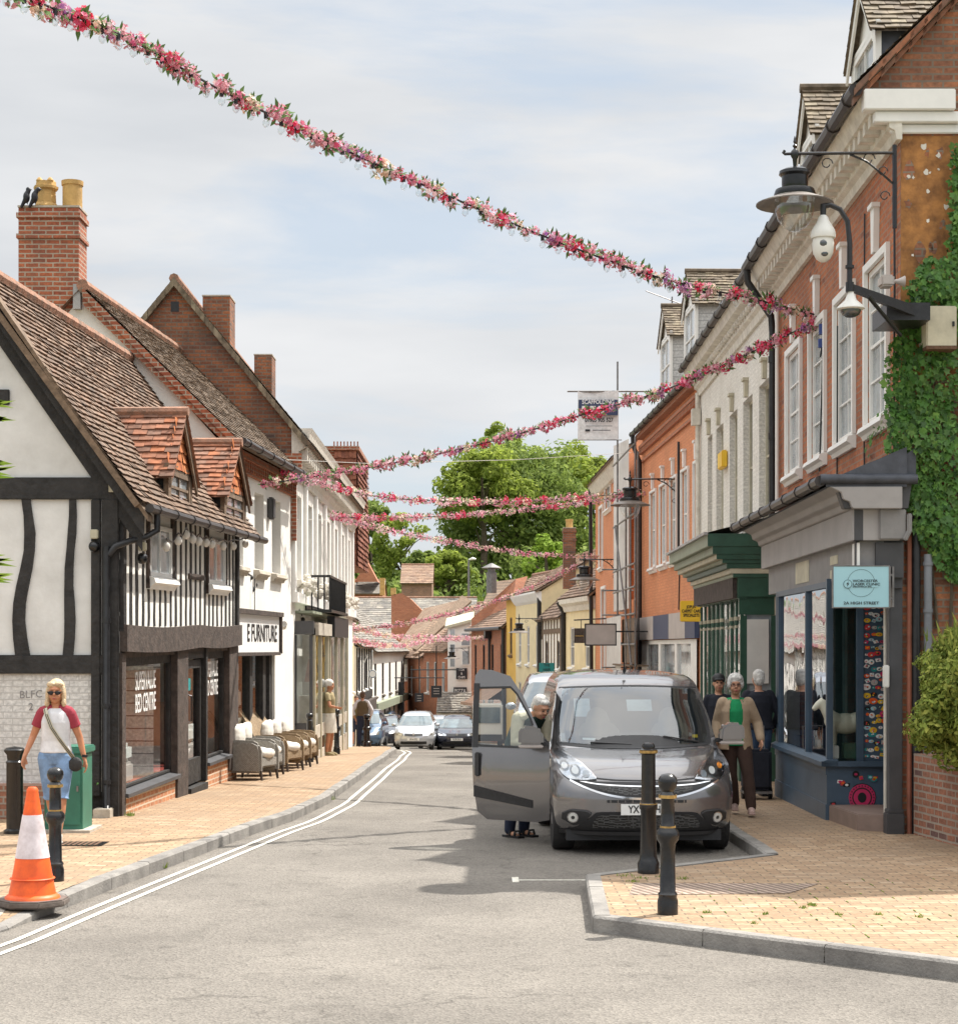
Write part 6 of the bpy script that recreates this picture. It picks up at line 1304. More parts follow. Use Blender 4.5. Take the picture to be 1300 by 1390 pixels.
# signs of the far shops
sg2 = thing('round_sign', 'pale blue round sign with a curl on the left row of shops', 'sign', P(505, 918, 84)); q = P(505.5, 915, 84)
mb = MB(); mb.lathe([(.19, -.03), (.20, 0), (.19, .03)], (0, 0, 0), 24, T=lambda x, y, z: (q.x+x, 84+z, q.z+y)); mb.build('disc', M.plastic_white, sg2)
ringm(q.x, q.z, .15, .03, 83.95, sg2, M.car_blue); mb = MB(); mb.tube([(q.x-.4, 84, q.z+.5), (q.x-.2, 84, q.z+.9)], .03, 6); mb.tube([(q.x, 84, q.z+.2), (q.x, 84, q.z+1.1)], .02, 6); mb.build('bracket', M.plastic_white, sg2)
board('shop_sign', 'tall black vertical sign on the left row near the bend', 540.5, 926, 548, 964, 110, ['', ''], )
board('hanging_sign', 'small teal hanging sign reading THE HAIR HUB above the open van door', 731.5, 900, 752, 918.5, 60, ['THE', 'HAIR', 'HUB'], m=M.sign_teal, lm=M.ink)
hs = thing('hanging_sign', 'dark double sided hanging sign left of the blank pale board', 'sign', P(785, 870, 56)); a, b = P(779, 873, 56), P(793, 853, 56)
mb = MB(); mb.box(a.x, b.x, 55.9, 56, a.z, b.z); mb.build('board', M.timber_brown, hs)
mb = MB(); mb.box(a.x+.03, b.x-.03, 55.88, 55.895, a.z+.2, a.z+.23); mb.build('stripe', M.gold, hs); mb = MB(); mb.tube([(a.x, 56, b.z+.25), (3.9, 56, b.z+.3)], .02, 5); mb.tube([(b.x-.1, 56, b.z), (b.x-.1, 56, b.z+.27)], .012, 5); mb.build('bracket', M.black, hs)
# ---------------- trees, ivy, shrubs ----------------
random.seed(41)
def leafcloud(mb, lumps, size, per, flat=.0, asp=1.6):
    """leaf-sized faces spread over and inside the lumps (cx, cy, cz, rx, ry, rz)"""
    for cx, cy, cz, rx, ry, rz in lumps:
        for _ in range(per):
            u = random.uniform(-1, 1); t = random.uniform(0, 2*pi); q = sqrt(1-u*u); r = random.uniform(.72, 1.06) if random.random() < .8 else random.uniform(.3, .8)
            d = Vector((q*cos(t), q*sin(t), u)); c = Vector((cx+rx*d.x*r, cy+ry*d.y*r, cz+rz*d.z*r))
            n = (d+Vector((random.uniform(-1, 1), random.uniform(-1, 1), random.uniform(-.6, 1.2)))*.75).normalized()
            a = n.orthogonal().normalized(); a = (Matrix.Rotation(random.uniform(0, 2*pi), 3, n)@a); b = n.cross(a); s = size*random.uniform(.6, 1.35)
            k = len(mb.v); mb.v += [tuple(c-a*s*.5*asp), tuple(c-b*s*.42+n*s*.12), tuple(c+a*s*.5*asp), tuple(c+b*s*.42+n*s*.12)]; mb.f.append((k, k+1, k+2, k+3))
def lumpy(c, R, n, r0, r1, zlow=-.8):
    out = []
    for i in range(n):
        u = random.uniform(zlow, 1); t = random.uniform(0, 2*pi); q = sqrt(max(0, 1-u*u)); r = random.uniform(r0, r1); k = random.uniform(.55, .92)
        out.append((c[0]+R[0]*q*cos(t)*k, c[1]+R[1]*q*sin(t)*k, c[2]+R[2]*u*k, r*random.uniform(.9, 1.3), r, r*random.uniform(.65, .95)))
    return out
def tree(label, px, ytop, ybot, wpx, d, m, n=40, per=170, size=.42, name='tree', trunk=.35, group=None, r=(.16, .28), zlow=-.8):
    c = P(px, (ytop+ybot)/2, d); R = (wpx/2/FPX*d, wpx/2.4/FPX*d, (ybot-ytop)/2/FPX*d); g = hz(c.x, d)
    t = thing(name, label, 'tree', (c.x, d, g), group)
    mb = MB(); top = c.z+R[2]*.3
    mb.tube([(c.x, d, g-1), (c.x+.2, d, g+(top-g)*.4), (c.x-.1, d, top)], [trunk*1.3, trunk, trunk*.3], 8)
    for k in range(7):
        a = random.uniform(0, 2*pi); z0 = g+(top-g)*random.uniform(.3, .8); mb.tube([(c.x, d, z0), (c.x+R[0]*.45*cos(a), d+R[1]*.4*sin(a), z0+R[2]*.35), (c.x+R[0]*.75*cos(a), d+R[1]*.7*sin(a), z0+R[2]*.5)], [trunk*.5, trunk*.28, trunk*.1], 6)
    mb.build('trunk', M.bark, t, smooth=True)
    mb = MB(); rr = min(R[0], R[2]); leafcloud(mb, lumpy(c, R, int(n*1.15), rr*r[0]*1.08, rr*r[1]*1.12, zlow), size*.9, per); mb.build('crown', m, t)
    return t
G_ = 'trees on the rise behind the town'
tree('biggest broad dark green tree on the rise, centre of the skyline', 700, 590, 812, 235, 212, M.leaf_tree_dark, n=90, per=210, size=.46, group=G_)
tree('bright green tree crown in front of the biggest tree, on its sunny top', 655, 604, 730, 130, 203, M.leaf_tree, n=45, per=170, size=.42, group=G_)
tree('tall green tree at the right of the skyline behind the scaffolding', 805, 606, 800, 130, 222, M.leaf_tree, n=60, per=170, size=.46, group=G_)
tree('green tree between the big tree and the scaffolding with a pointed top', 752, 588, 720, 120, 226, M.leaf_tree, n=36, per=150, size=.44, group=G_)
tree('thin topped tree at the peak of the wooded skyline', 680, 572, 640, 70, 220, M.leaf_tree, n=16, per=110, size=.4, group=G_)
tree('dark green tree at the left of the skyline beside the tile hung house', 500, 668, 806, 90, 205, M.leaf_tree_dark, n=40, per=150, size=.42, group=G_)
tree('loose feathery green tree with a pale stem left of centre', 545, 690, 806, 80, 196, M.leaf_tree, n=24, per=90, size=.36, group=G_, trunk=.22, zlow=-.6)
tree('round yellow green tree low in front of the dark wood', 606, 744, 812, 75, 186, M.leaf_tree, n=30, per=150, size=.36, group=G_)
tree('small fresh light green tree above the cottage roofs', 742, 730, 800, 70, 172, M.leaf_light, n=24, per=140, size=.32, group=G_)
tree('olive green tree low at the left behind the slate roof', 575, 738, 806, 60, 190, M.leaf_tree_dark, n=20, per=120, size=.36, group=G_)
mb = MB(); L_ = []
for i in range(120):
    px = 440+i*4.2+random.uniform(-8, 8); d = random.uniform(180, 240); c = P(px, 0, d); g = hz(c.x, d); L_.append((c.x, d, g+random.uniform(.5, 3.2), random.uniform(1.6, 3), 2, random.uniform(1.3, 2.6)))
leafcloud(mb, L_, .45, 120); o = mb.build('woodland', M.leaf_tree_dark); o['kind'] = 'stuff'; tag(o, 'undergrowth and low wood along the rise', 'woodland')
# ivy on the gable side of the corner house
def ivyleaf(mb, c, n, s):
    up = Vector((0, 0, -1)); a = (up-n*up.dot(n)).normalized(); a = Matrix.Rotation(random.uniform(-.7, .7), 3, n)@a; b = n.cross(a)
    pts = [(-.45, 0), (-.38, .42), (.05, .30), (.22, .52), (.42, .12), (.85, 0), (.42, -.12), (.22, -.52), (.05, -.30), (-.38, -.42)]
    k = len(mb.v); mb.v += [tuple(c+a*s*p+b*s*q+n*s*(.16*abs(q)-.1*p)) for p, q in pts]; mb.v.append(tuple(c)); 
    mb.f += [(k+10, k+i, k+(i+1) % 10) for i in range(10)]
LB_ = [(240, 1292), (330, 1284), (352, 1262), (395, 1232), (430, 1246), (470, 1214), (520, 1205), (570, 1211), (600, 1206), (645, 1216), (680, 1228), (700, 1240), (735, 1252), (760, 1272), (800, 1300)]
iv = thing('ivy', 'dense green ivy climbing the gable side of the red brick corner house', 'ivy', (5.2, 19.6, 3)); mb = MB(); YW = 19.62
for i in range(6200):
    py = random.uniform(200, 790); lb = interp(LB_, py)+random.uniform(-10, 5); px = lb+abs(random.gauss(0, 1))*70
    if px > 1420: continue
    if py < 352 and px < 1284+random.uniform(-6, 6): continue
    q = P(px, py, YW); bulge = .06+.22*(.5+.5*sin(q.x*5+q.z*3.1)*cos(q.z*4.3-q.x*2))*min(1, (px-lb+12)/50); 
    n = Vector((random.uniform(-.6, .5), -1, random.uniform(-.1, .9))).normalized()
    ivyleaf(mb, Vector((q.x, YW-bulge*random.uniform(.5, 1), q.z)), n, random.choice((random.uniform(.028, .05), random.uniform(.045, .095))))
mb.build('leaves', M.leaf_ivy, iv)
mb = MB()
for k in range(9):
    x = 4.75+k*.14; mb.tube([(x, 19.66, 1.5+random.random()), (x+random.uniform(-.1, .1), 19.64, 3.0), (x+random.uniform(-.2, .3), 19.63, 4.4), (x+random.uniform(-.3, .4), 19.63, 6)], [.02, .016, .012, .006], 5)
mb.build('stems', M.bark, iv)
mb = MB(); sp = thing('ivy', 'small sprig of ivy reaching over the brick under the nearest upper window', 'ivy', (4.5, 20.5, 5))
for i in range(50): s = random.uniform(.1, 1.7); q = FA.T(s, random.uniform(.02, .1), 4.45+.28*sin(s*2.2)*random.random()+random.uniform(-.1, .1)); ivyleaf(mb, Vector(q), Vector((-1, random.uniform(-.7, 0), .4)).normalized(), random.uniform(.04, .065))
mb.build('leaves', M.leaf_ivy, sp)
# garden wall and shrub
gw = MB()
for (x0, y0, x1, y1) in ((4.62, 19.58, 4.79, 18.3), (4.79, 18.3, 5.4, 14.6)):
    gw.add([(x0, y0, 0), (x1, y1, 0), (x1, y1, .98), (x0, y0, .98), (x0+.22, y0, 0), (x1+.22, y1, 0), (x1+.22, y1, .98), (x0+.22, y0, .98)], [(0, 1, 2, 3), (4, 7, 6, 5), (3, 2, 6, 7), (0, 3, 7, 4), (1, 5, 6, 2)])
tag(recenter(gw.build('garden_wall', M.brick_wall)), 'low red brick garden wall under the big shrub at the right edge', 'wall')
sh = thing('shrub', 'big bushy variegated green shrub overhanging the garden wall at the right edge', 'shrub', (5.1, 18.2, .8)); mb = MB()
lum = []
for i in range(110):
    u = random.uniform(-1, 1); t = random.uniform(0, 2*pi); q = sqrt(1-u*u); k = random.uniform(.55, .95)
    lum.append((5.05+.86*k*q*cos(t), 18.15+.95*k*q*sin(t), 1.64+.72*k*u, random.uniform(.13, .26), .22, random.uniform(.12, .22)))
leafcloud(mb, lum, .038, 430, asp=1.7); 
for i in range(260):
    x, y = 4.55+random.random()*1.1, 17.5+random.random()*1.4; z = 2.2+random.random()*.2-(x-5.12)**2*.6; mb.v += [(x, y, z), (x+.02, y, z+.02), (x+random.uniform(-.05, .05), y, z+.14)]; k = len(mb.v); mb.f.append((k-3, k-2, k-1))
mb.build('leaves', M.leaf_shrub, sh)
mb = MB()
for k in range(7): mb.tube([(5.0+.05*k, 18+.15*k, .9), (4.9+.1*k, 17.8+.2*k, 1.4), (4.75+.12*k, 17.7+.25*k, 1.9)], [.03, .02, .008], 6)
mb.build('stems', M.bark, sh)
pl_ = thing('wall_plant', 'small leafy weed growing at the foot of the timber house corner', 'plant', (-4.75, 21.5, .12)); mb = MB()
for i in range(200):
    a = random.uniform(0, 1); q = Vector((-4.72+random.gauss(0, .10), 21.45+random.uniform(-.1, .15), .16+a*.55)); ivyleaf(mb, q, Vector((random.uniform(-.5, .5), -1, .6)).normalized(), random.uniform(.025, .045))
mb.build('leaves', M.leaf_ivy, pl_)
tufts('weeds', 'tuft of bright weeds at the foot of the bed shop brickwork', [(-4.12, 21.75, KH, .07), (-3.0, 17.5, .01, .05), (-2.1, 26.0, -.04, .07)], 60, .06)
# young twigs poking in from the left edge
tw_ = thing('tree_branch', 'yellow green leafy twigs reaching in at the left edge', 'branch', (-3.4, 13, 3)); mb = MB()
for py in (548, 565, 625, 640, 760, 785):
    for k in range(5):
        a = P(-30, py+random.uniform(-6, 6), 13); b = P(random.uniform(4, 28), py+random.uniform(-8, 10), 13); m_ = (a+b)/2; mb.v += [tuple(a), tuple(m_+Vector((0, 0, .014))), tuple(b), tuple(m_-Vector((0, 0, .014)))]; j = len(mb.v); mb.f.append((j-4, j-3, j-2, j-1))
for k in range(420):
    t = random.random(); a = P(-38+random.gauss(0, 14), 430+t*420, 13+random.gauss(0, .1)); ang = random.uniform(0, 2*pi); L_ = random.uniform(.05, .11)
    if (a.x/a.y*FPX+650) > -14: continue
    dv = Vector((cos(ang), random.uniform(-.5, .5), sin(ang)*.6)).normalized()*L_; sv = dv.orthogonal().normalized()*L_*.18; mb.v += [tuple(a), tuple(a+dv*.5+sv), tuple(a+dv), tuple(a+dv*.5-sv)]; j = len(mb.v); mb.f.append((j-4, j-3, j-2, j-1))
mb.build('leaves', M.leaf_light, tw_)
mb = MB(); mb.tube([tuple(P(-60, 480, 13)), tuple(P(-30, 600, 13)), tuple(P(-34, 800, 13)), tuple(P(-40, 1240, 13.2))], [.01, .02, .03, .04], 6); mb.build('stem', M.bark, tw_)
# ---------------- flower garlands ----------------
random.seed(51)
def bunch_mesh(m, pet, R, seed, leaf=True):
    random.seed(seed); mb = MB()
    for k in range(pet):
        d = Vector((random.gauss(0, 1), random.gauss(0, 1), random.gauss(0, 1))).normalized()*R*random.uniform(.35, .95)
        n = (d.normalized()+Vector((random.uniform(-.4, .4),)*3)).normalized(); a = n.orthogonal(); a.normalize(); b = n.cross(a); r = R*random.uniform(.16, .32)
        # one blossom: ring of petals joined in one island
        j = len(mb.v); mb.v.append(tuple(d)); w_ = random.uniform(.25, .6)
        for q in range(10): t = 2*pi*q/10; rr = r*(1 if q % 2 == 0 else .72); mb.v.append(tuple(d+a*rr*cos(t)+b*rr*sin(t)+n*rr*w_))
        mb.f += [(j, j+1+q, j+1+(q+1) % 10) for q in range(10)]
    me = bpy.data.meshes.new('flower_bunch'); me.from_pydata(mb.v, [], mb.f); me.materials.append(m); return me
BM = [bunch_mesh(BL[k], 46, .12, 100+i) for i, k in enumerate(('red', 'pink', 'pink', 'purple', 'cream', 'magenta', 'pink', 'red', 'pink', 'magenta'))]+[bunch_mesh(M.blossom, 46, .12, 130)]; BP = [bunch_mesh(BL[k], 20, .12, 200+i) for i, k in enumerate(('pink', 'pink', 'cream', 'magenta'))]+[bunch_mesh(M.blossom_pale, 20, .12, 230)]
random.seed(52)
def garland(label, pts, d0, d1, n, meshes, size=1.0, bulbs=0, leaves=6, amp=.03):
    P3 = []; tot = 0; seg = []
    for (x0, y0), (x1, y1) in zip(pts, pts[1:]): l = sqrt((x1-x0)**2+(y1-y0)**2); seg.append(l); tot += l
    acc = 0
    for i, p in enumerate(pts): P3.append((acc/tot, P(p[0], p[1], d0+(d1-d0)*acc/tot))); acc += seg[i] if i < len(seg) else 0
    # smooth catmull-like sampling
    def at(t):
        for i in range(len(P3)-1):
            if t <= P3[i+1][0] or i == len(P3)-2:
                a = (t-P3[i][0])/(P3[i+1][0]-P3[i][0]); p0 = P3[max(0, i-1)][1]; p1 = P3[i][1]; p2 = P3[i+1][1]; p3 = P3[min(len(P3)-1, i+2)][1]
                return .5*((2*p1)+(p2-p0)*a+(2*p0-5*p1+4*p2-p3)*a*a+(3*p1-p0-3*p2+p3)*a**3)
    c = at(.5); r = thing('flower_garland', label, 'garland', tuple(c), 'flower garlands strung across the street')
    mb = MB(); mb.tube([tuple(at(k/60)) for k in range(61)], .012, 5); mb.build('cord', M.black, r)
    lm = MB()
    for k in range(n):
        t = (k+.5+random.uniform(-.25, .25))/n; p = at(t)+Vector((random.uniform(-amp, amp), random.uniform(-amp, amp), random.uniform(-amp, amp)))
        o = bpy.data.objects.new('flower_bunch', random.choice(meshes)); COL.objects.link(o); o.parent = r; o.location = p-c; o.rotation_euler = [random.uniform(0, 6.28) for _ in range(3)]; s = size*random.uniform(.62, 1.2); o.scale = (s*1.15, s*1.15, s)
        for q in range(leaves):
            d = Vector((random.gauss(0, 1), random.gauss(0, 1), random.gauss(.3, 1))).normalized(); e = d.orthogonal().normalized(); b = p+d*.05*s; L2_ = random.uniform(.08, .16)*s; w_ = L2_*.2
            j = len(lm.v); lm.v += [tuple(b), tuple(b+d*L2_*.5+e*w_), tuple(b+d*L2_), tuple(b+d*L2_*.5-e*w_)]; lm.f.append((j, j+1, j+2, j+3))
    o = lm.build('foliage', M.garland_leaf, r); o['kind'] = 'stuff'
    for k in range(bulbs):
        p = at((k+.5)/bulbs); b = MB(); b.lathe([(.022, -.06), (.022, 0)], tuple(p), 8); so_ = b.build('bulb_socket', M.black, r)
        b = MB(); b.lathe([(.02, -.06), (.036, -.09), (.038, -.12), (.02, -.15), (.002, -.157)], tuple(p), 10); b.build('light_bulb', M.lamp_glass, so_, smooth=True)
    return r
garland('nearest garland of pink and red blooms with clear bulbs crossing the sky from top left', [(-60, -45), (45, 0), (170, 50), (300, 122), (450, 195), (600, 262), (750, 325), (900, 378), (1020, 405), (1118, 430)], 15.5, 25.0, 96, BM, .80, bulbs=56, leaves=14, amp=.045)
garland('garland from the brick house down over the street to the white furniture shop', [(1115, 432), (1000, 487), (900, 530), (800, 560), (700, 590), (600, 615), (500, 635), (430, 646), (355, 658)], 25.0, 31.5, 96, BM, .69, leaves=11, amp=.04)
garland('pale pink garland just above the middle of the street, nearly level', [(385, 640), (500, 672), (600, 680), (700, 681), (800, 674), (887, 667)], 34, 50, 90, BP+BM[:1], .85, leaves=4)
garland('pink garland touching the level one and sagging in the middle', [(452, 702), (537, 703), (608, 700), (675, 695), (768, 685), (845, 674)], 43, 53, 85, BP+BM[:2], .82, leaves=4)
garland('pink garland sloping from the white stucco house down to the cottage roofs', [(450, 700), (506, 715), (583, 731), (675, 746), (737, 753), (812, 756)], 43, 62, 90, BP, .85, leaves=3)
garland('small far garland sloping down from the bracket lamp to the left row', [(782, 768), (721, 797), (645, 825), (552, 846), (476, 855)], 64, 58, 95, BP, .8, leaves=2)
garland('far garland running level across the left roofs above its twin', [(473, 849), (503, 858), (525, 863), (568, 865), (663, 866)], 60, 98, 90, BP, 1.0, leaves=1)
garland('farthest garland, lowest of the pair in front of the shop roofs', [(470, 866), (514, 875), (551, 876), (590, 869), (640, 867)], 60, 96, 85, BP, 1.0, leaves=1)
wr = thing('overhead_wire', 'thin pale wires crossing the street above the garlands', 'wire', P(600, 640, 40))
mb = MB(); mb.tube([tuple(P(308, 620, 33)), tuple(P(500, 629, 38)), tuple(P(700, 624, 46)), tuple(P(862, 614, 52))], .008, 4); mb.tube([tuple(P(396, 705, 37)), tuple(P(450, 706, 45))], .007, 4); mb.build('wire', M.plastic_white, wr)
wb = thing('string_lights', 'dark string of unlit lights looping along the white house fronts', 'string lights', P(380, 785, 35)); mb = MB()
lp_ = [(327, 772, 31), (340, 781, 32), (350, 786, 33), (368, 790, 34), (384, 786, 36), (396, 790, 37), (410, 800, 38.5), (420, 806, 40)]
mb.tube([tuple(P(*p)) for p in lp_], .014, 5)
for (a, b, c) in [(340, 781, 32), (352, 787, 33), (366, 790, 34), (384, 797, 36), (397, 795, 37), (404, 827, 37.5), (411, 838, 38), (346, 791, 32.5), (343, 797, 32.2)]: mb.ball(tuple(P(a, b+3, c)), .05, 6, 5)
mb.tube([tuple(P(396, 790, 37)), tuple(P(402, 815, 37.3)), tuple(P(410, 836, 38))], .01, 4); mb.tube([tuple(P(345.5, 786, 32)), tuple(P(345.5, 830, 32))], .01, 4); mb.build('cord', M.black, wb)
# ---------------- wall lamps ----------------
def bracket_lamp(label, px, py, d, sc, wallx, wallz=.0, globe=True, hood=False):
    """px, py: the finial tip in the photo; lamp hangs from a bracket fixed to the wall at wallx"""
    q = P(px, py, d); t = thing('wall_lamp', label, 'street lamp', (wallx, d, q.z-.4*sc), 'bracket lamps on the house fronts'); s = sc; x, y, z = q
    mb = MB(); mb.lathe([(.002, 0), (.012*s, -.03*s), (.022*s, -.08*s), (.008*s, -.10*s), (.032*s, -.13*s), (.012*s, -.16*s), (.05*s, -.2*s), (.055*s, -.26*s), (.03*s, -.30*s), (.02*s, -.42*s)], (x, y, z), 12)
    mb.build('finial', M.cast_iron, t, smooth=True)
    mb = MB(); mb.tube([(x-.13*s, y, z-.19*s), (x-.15*s, y, z-.22*s), (x-.13*s, y, z-.235*s), (x, y, z-.23*s), (wallx, y, z-.22*s)], .02*s, 8)
    mb.tube([(wallx, y, z-.12*s), (wallx, y, z-1.2*s)], .03*s, 8)
    L0 = wallx-x; mb.tube([(x+.55*L0, y, z-.24*s), (x+.72*L0, y, z-.33*s), (x+.88*L0, y, z-.50*s), (wallx, y, z-.64*s)], .014*s, 6)
    for cx_, cz_, r in ((x+.32*L0, z-.36*s, .08*s), (x+.74*L0, z-.30*s, .085*s), (x+.88*L0, z-.46*s, .07*s), (x+.9*L0, z-.78*s, .07*s)):
        mb.tube([(cx_+r*cos(a)*(1-.05*k), y, cz_+r*sin(a)*(1-.05*k)) for k, a in enumerate([i*.6 for i in range(11)])], .008*s, 5)
    mb.build('bracket', M.cast_iron, t, smooth=True)
    mb = MB(); mb.lathe([(.02*s, -.42*s), (.14*s, -.43*s), (.20*s, -.46*s), (.205*s, -.50*s), (.17*s, -.53*s), (.17*s, -.64*s), (.16*s, -.68*s), (.25*s, -.70*s), (.27*s, -.76*s), (.26*s, -.79*s)], (x, y, z), 24); mb.build('lamp_cap', M.cast_iron, t, smooth=True)
    mb = MB(); mb.lathe([(.24*s, -.775*s), (.40*s, -.84*s), (.50*s, -.88*s), (.50*s, -.895*s), (.40*s, -.86*s), (.24*s, -.80*s)], (x, y, z), 28); mb.build('lamp_shade', M.lampshade, t, smooth=True)
    if globe: mb = MB(); mb.lathe([(.26*s, -.82*s), (.255*s, -.95*s), (.22*s, -1.08*s), (.15*s, -1.18*s), (.06*s, -1.235*s), (.003, -1.24*s)], (x, y, z), 24); mb.build('lamp_globe', M.lamp_glass, t, smooth=True)
    return t
M['lampshade'] = mat('lampshade', (.17, .145, .125), .45, amt=.3, scale=6)
bracket_lamp('nearest black bracket lamp with a clear glass globe on the brick corner house', 1078.5, 184, 18.6, .78, P(1214, 0, 18.6).x)
bracket_lamp('black bracket lamp on the orange painted house behind the garland', 855, 638, 44, .95, P(922, 0, 44).x)
bracket_lamp('black bracket lamp over the cottage roofs beside the scaffolding', 793, 750, 56, .95, P(838, 0, 56).x)
bracket_lamp('grey bracket lamp against the pale yellow house', 704.5, 833, 68, .80, P(735, 0, 68).x, globe=False)
bracket_lamp('smallest bracket lamp in front of the white fish shop', 613, 875, 92, .8, P(636, 0, 92).x, globe=False)
# ---------------- vehicles ----------------
random.seed(61)
def car_shell(prof, Ly, wf, cf, pw, n=15, rear=None):
    """prof: [(z, y)] centre line of the front from bumper to roof; wf(z): half width; cf(z): how far the corners sweep back; returns (verts, faces, F) in car space"""
    us = [-1+2*i/(2*n) for i in range(2*n+1)]; us = [math.copysign(abs(u)**.8, u) for u in us]
    def yc(z):
        for (z0, y0), (z1, y1) in zip(prof, prof[1:]):
            if z <= z1: t = (z-z0)/(z1-z0) if z1 > z0 else 0; t = max(0, min(1, t)); return y0+(y1-y0)*t
        return prof[-1][1]
    def Fy(x, z): w_ = wf(z); u = min(1, abs(x)/w_); return yc(z)+cf(z)*(pw*u**2*.35+u**5*.75)
    return us, yc, Fy
class Car:
    def __init__(s, name, label, x, y, rot, prof, wf, cf, L, paint, pw=1, cat='car', zt=1.5, rear_top=None, group=None, roofy=None, zb=.2):
        s.o = thing(name, label, cat, (x, y, gz(y)), group); s.x, s.y, s.z0 = x, y, gz(y); s.c, s.sn = cos(rot), sin(rot)
        s.prof, s.wf, s.cf, s.L, s.zt = prof, wf, cf, L, zt
        s.us, s.yc, s.F = car_shell(prof, L, wf, cf, pw)
        zs = []
        for (z0, y0), (z1, y1) in zip(prof, prof[1:]):
            k = max(1, int((z1-z0)/.035)+ (3 if abs(y1-y0) > .3 else 0)); zs += [z0+(z1-z0)*i/k for i in range(k)]
        zs.append(prof[-1][0]); s.zs = zs
        mb = MB(s.T); n = len(s.us)
        V = [(s.wf(z)*u, s.F(s.wf(z)*u, z), z-.0) for z in zs for u in s.us]
        F = [(j*n+i, j*n+i+1, (j+1)*n+i+1, (j+1)*n+i) for j in range(len(zs)-1) for i in range(n-1)]
        # sides and tail: y from front edge to the rear at the same height
        b = len(V); rt = rear_top or .35
        def ry(z): t = max(0, (z-.9)/(zt-.9)); return L-rt*t**1.5-.05*(z < .5)
        s.ry = ry
        for z in zs:
            w_ = s.wf(z); V += [(-w_, ry(z)-.12, z), (-w_*.9, ry(z), z), (0, ry(z)+.04, z), (w_*.9, ry(z), z), (w_, ry(z)-.12, z)]
        for j in range(len(zs)-1):
            a0, a1 = b+5*j, b+5*(j+1)
            F += [(a0+k, a0+k+1, a1+k+1, a1+k) for k in range(4)]
            F += [(j*n, (j+1)*n, a1, a0), (j*n+n-1, a0+4, a1+4, (j+1)*n+n-1)]
        j = len(zs)-1; a0 = b+5*j; zr = zs[-1]; w_ = s.wf(zr)     # crowned roof
        k = len(V); ym = (s.yc(zr)+ry(zr))/2; m = 9
        for r in range(m):
            t = r/(m-1)
            for u in s.us:
                y0_ = s.F(w_*u, zr); y1_ = ry(zr)+.03*(1-u*u); V.append((w_*u*(1-.0*t), y0_+(y1_-y0_)*t, zr+.045*(1-u**4)*sin(pi*min(1, t*2.2)/2)*(1 if t < .9 else .6)))
        F += [(k+r*n+i, k+r*n+i+1, k+(r+1)*n+i+1, k+(r+1)*n+i) for r in range(m-1) for i in range(n-1)]
        mb.add(V, F); s.body = mb.build('body', paint, s.o, smooth=True)
        mb = MB(s.T); w0 = s.wf(zs[0])-.05; mb.box(-w0, w0, s.yc(zs[0])+.15, L-.1, zs[0]-.06, zs[0]+.05); mb.build('underside', M.van_black, s.o)
    def T(s, x, y, z): return (s.x+x*s.c-y*s.sn, s.y+x*s.sn+y*s.c, s.z0+z)
    def patch(s, name, m, xs, bot, top, off=.006, nz=4, par=None, smooth=True, thick=0):
        """panel on the front skin between the outlines bot(x) and top(x)"""
        V = []; F = []; n = len(xs)
        for j in range(nz+1):
            for x in xs: z0, z1 = bot(x), top(x); z = z0+(z1-z0)*j/nz; V.append((x, s.F(x, z)-off, z))
        F = [(j*n+i, j*n+i+1, (j+1)*n+i+1, (j+1)*n+i) for j in range(nz) for i in range(n-1)]
        mb = MB(s.T); mb.add(V, F); return mb.build(name, m, par or s.o, smooth=smooth)
    def side(s, name, m, pts, off=.008, sg=-1, par=None):
        """panel on the side: pts = [(y, z)]"""
        mb = MB(s.T); mb.add([(sg*(s.wf(z)+off), y, z) for y, z in pts], [tuple(range(len(pts)))]); return mb.build(name, m, par or s.o)
    def wheel(s, x, y, r=.31, w_=.2, rim=M.alloy):
        mb = MB(s.T); T = lambda a, b, c: s.T(x+c, y+a, r+b)
        mb.lathe([(r*.62, -w_/2), (r*.94, -w_/2), (r, -w_/2+.03), (r, w_/2-.03), (r*.94, w_/2), (r*.62, w_/2)], (0, 0, 0), 28, T=T); o = mb.build('tyre', M.tyre, s.o, smooth=True)
        mb = MB(); mb.lathe([(r*.1, -w_/2-.005), (r*.6, -w_/2+.02), (r*.64, -w_/2), (r*.64, w_/2), (r*.6, w_/2-.02), (r*.1, w_/2+.005)], (0, 0, 0), 20, T=T); mb.build('rim', rim, o)
    def plate(s, txt, z0, z1, wd, off=.03, x0=0):
        y = s.F(0, (z0+z1)/2)-off; mb = MB(s.T); mb.box(x0-wd/2, x0+wd/2, y, y+.012, z0, z1); o = mb.build('number_plate', M.plate, s.o)
        text(txt, M.ink, o, lambda a, b: s.T(x0+a, y-.004, (z0+z1)/2+b), (z1-z0)*.93, bold=.002, sx=.80)
        return o
def xr(a, b, n=12): return [a+(b-a)*i/n for i in range(n+1)]
def pl_(pts):
    pts = sorted(pts)
    def f(x):
        if x <= pts[0][0]: return pts[0][1]
        for (a, za), (b, zb) in zip(pts, pts[1:]):
            if x <= b: t = (x-a)/(b-a); t = t*t*(3-2*t)*.4+t*.6; return za+(zb-za)*t
        return pts[-1][1]
    return f
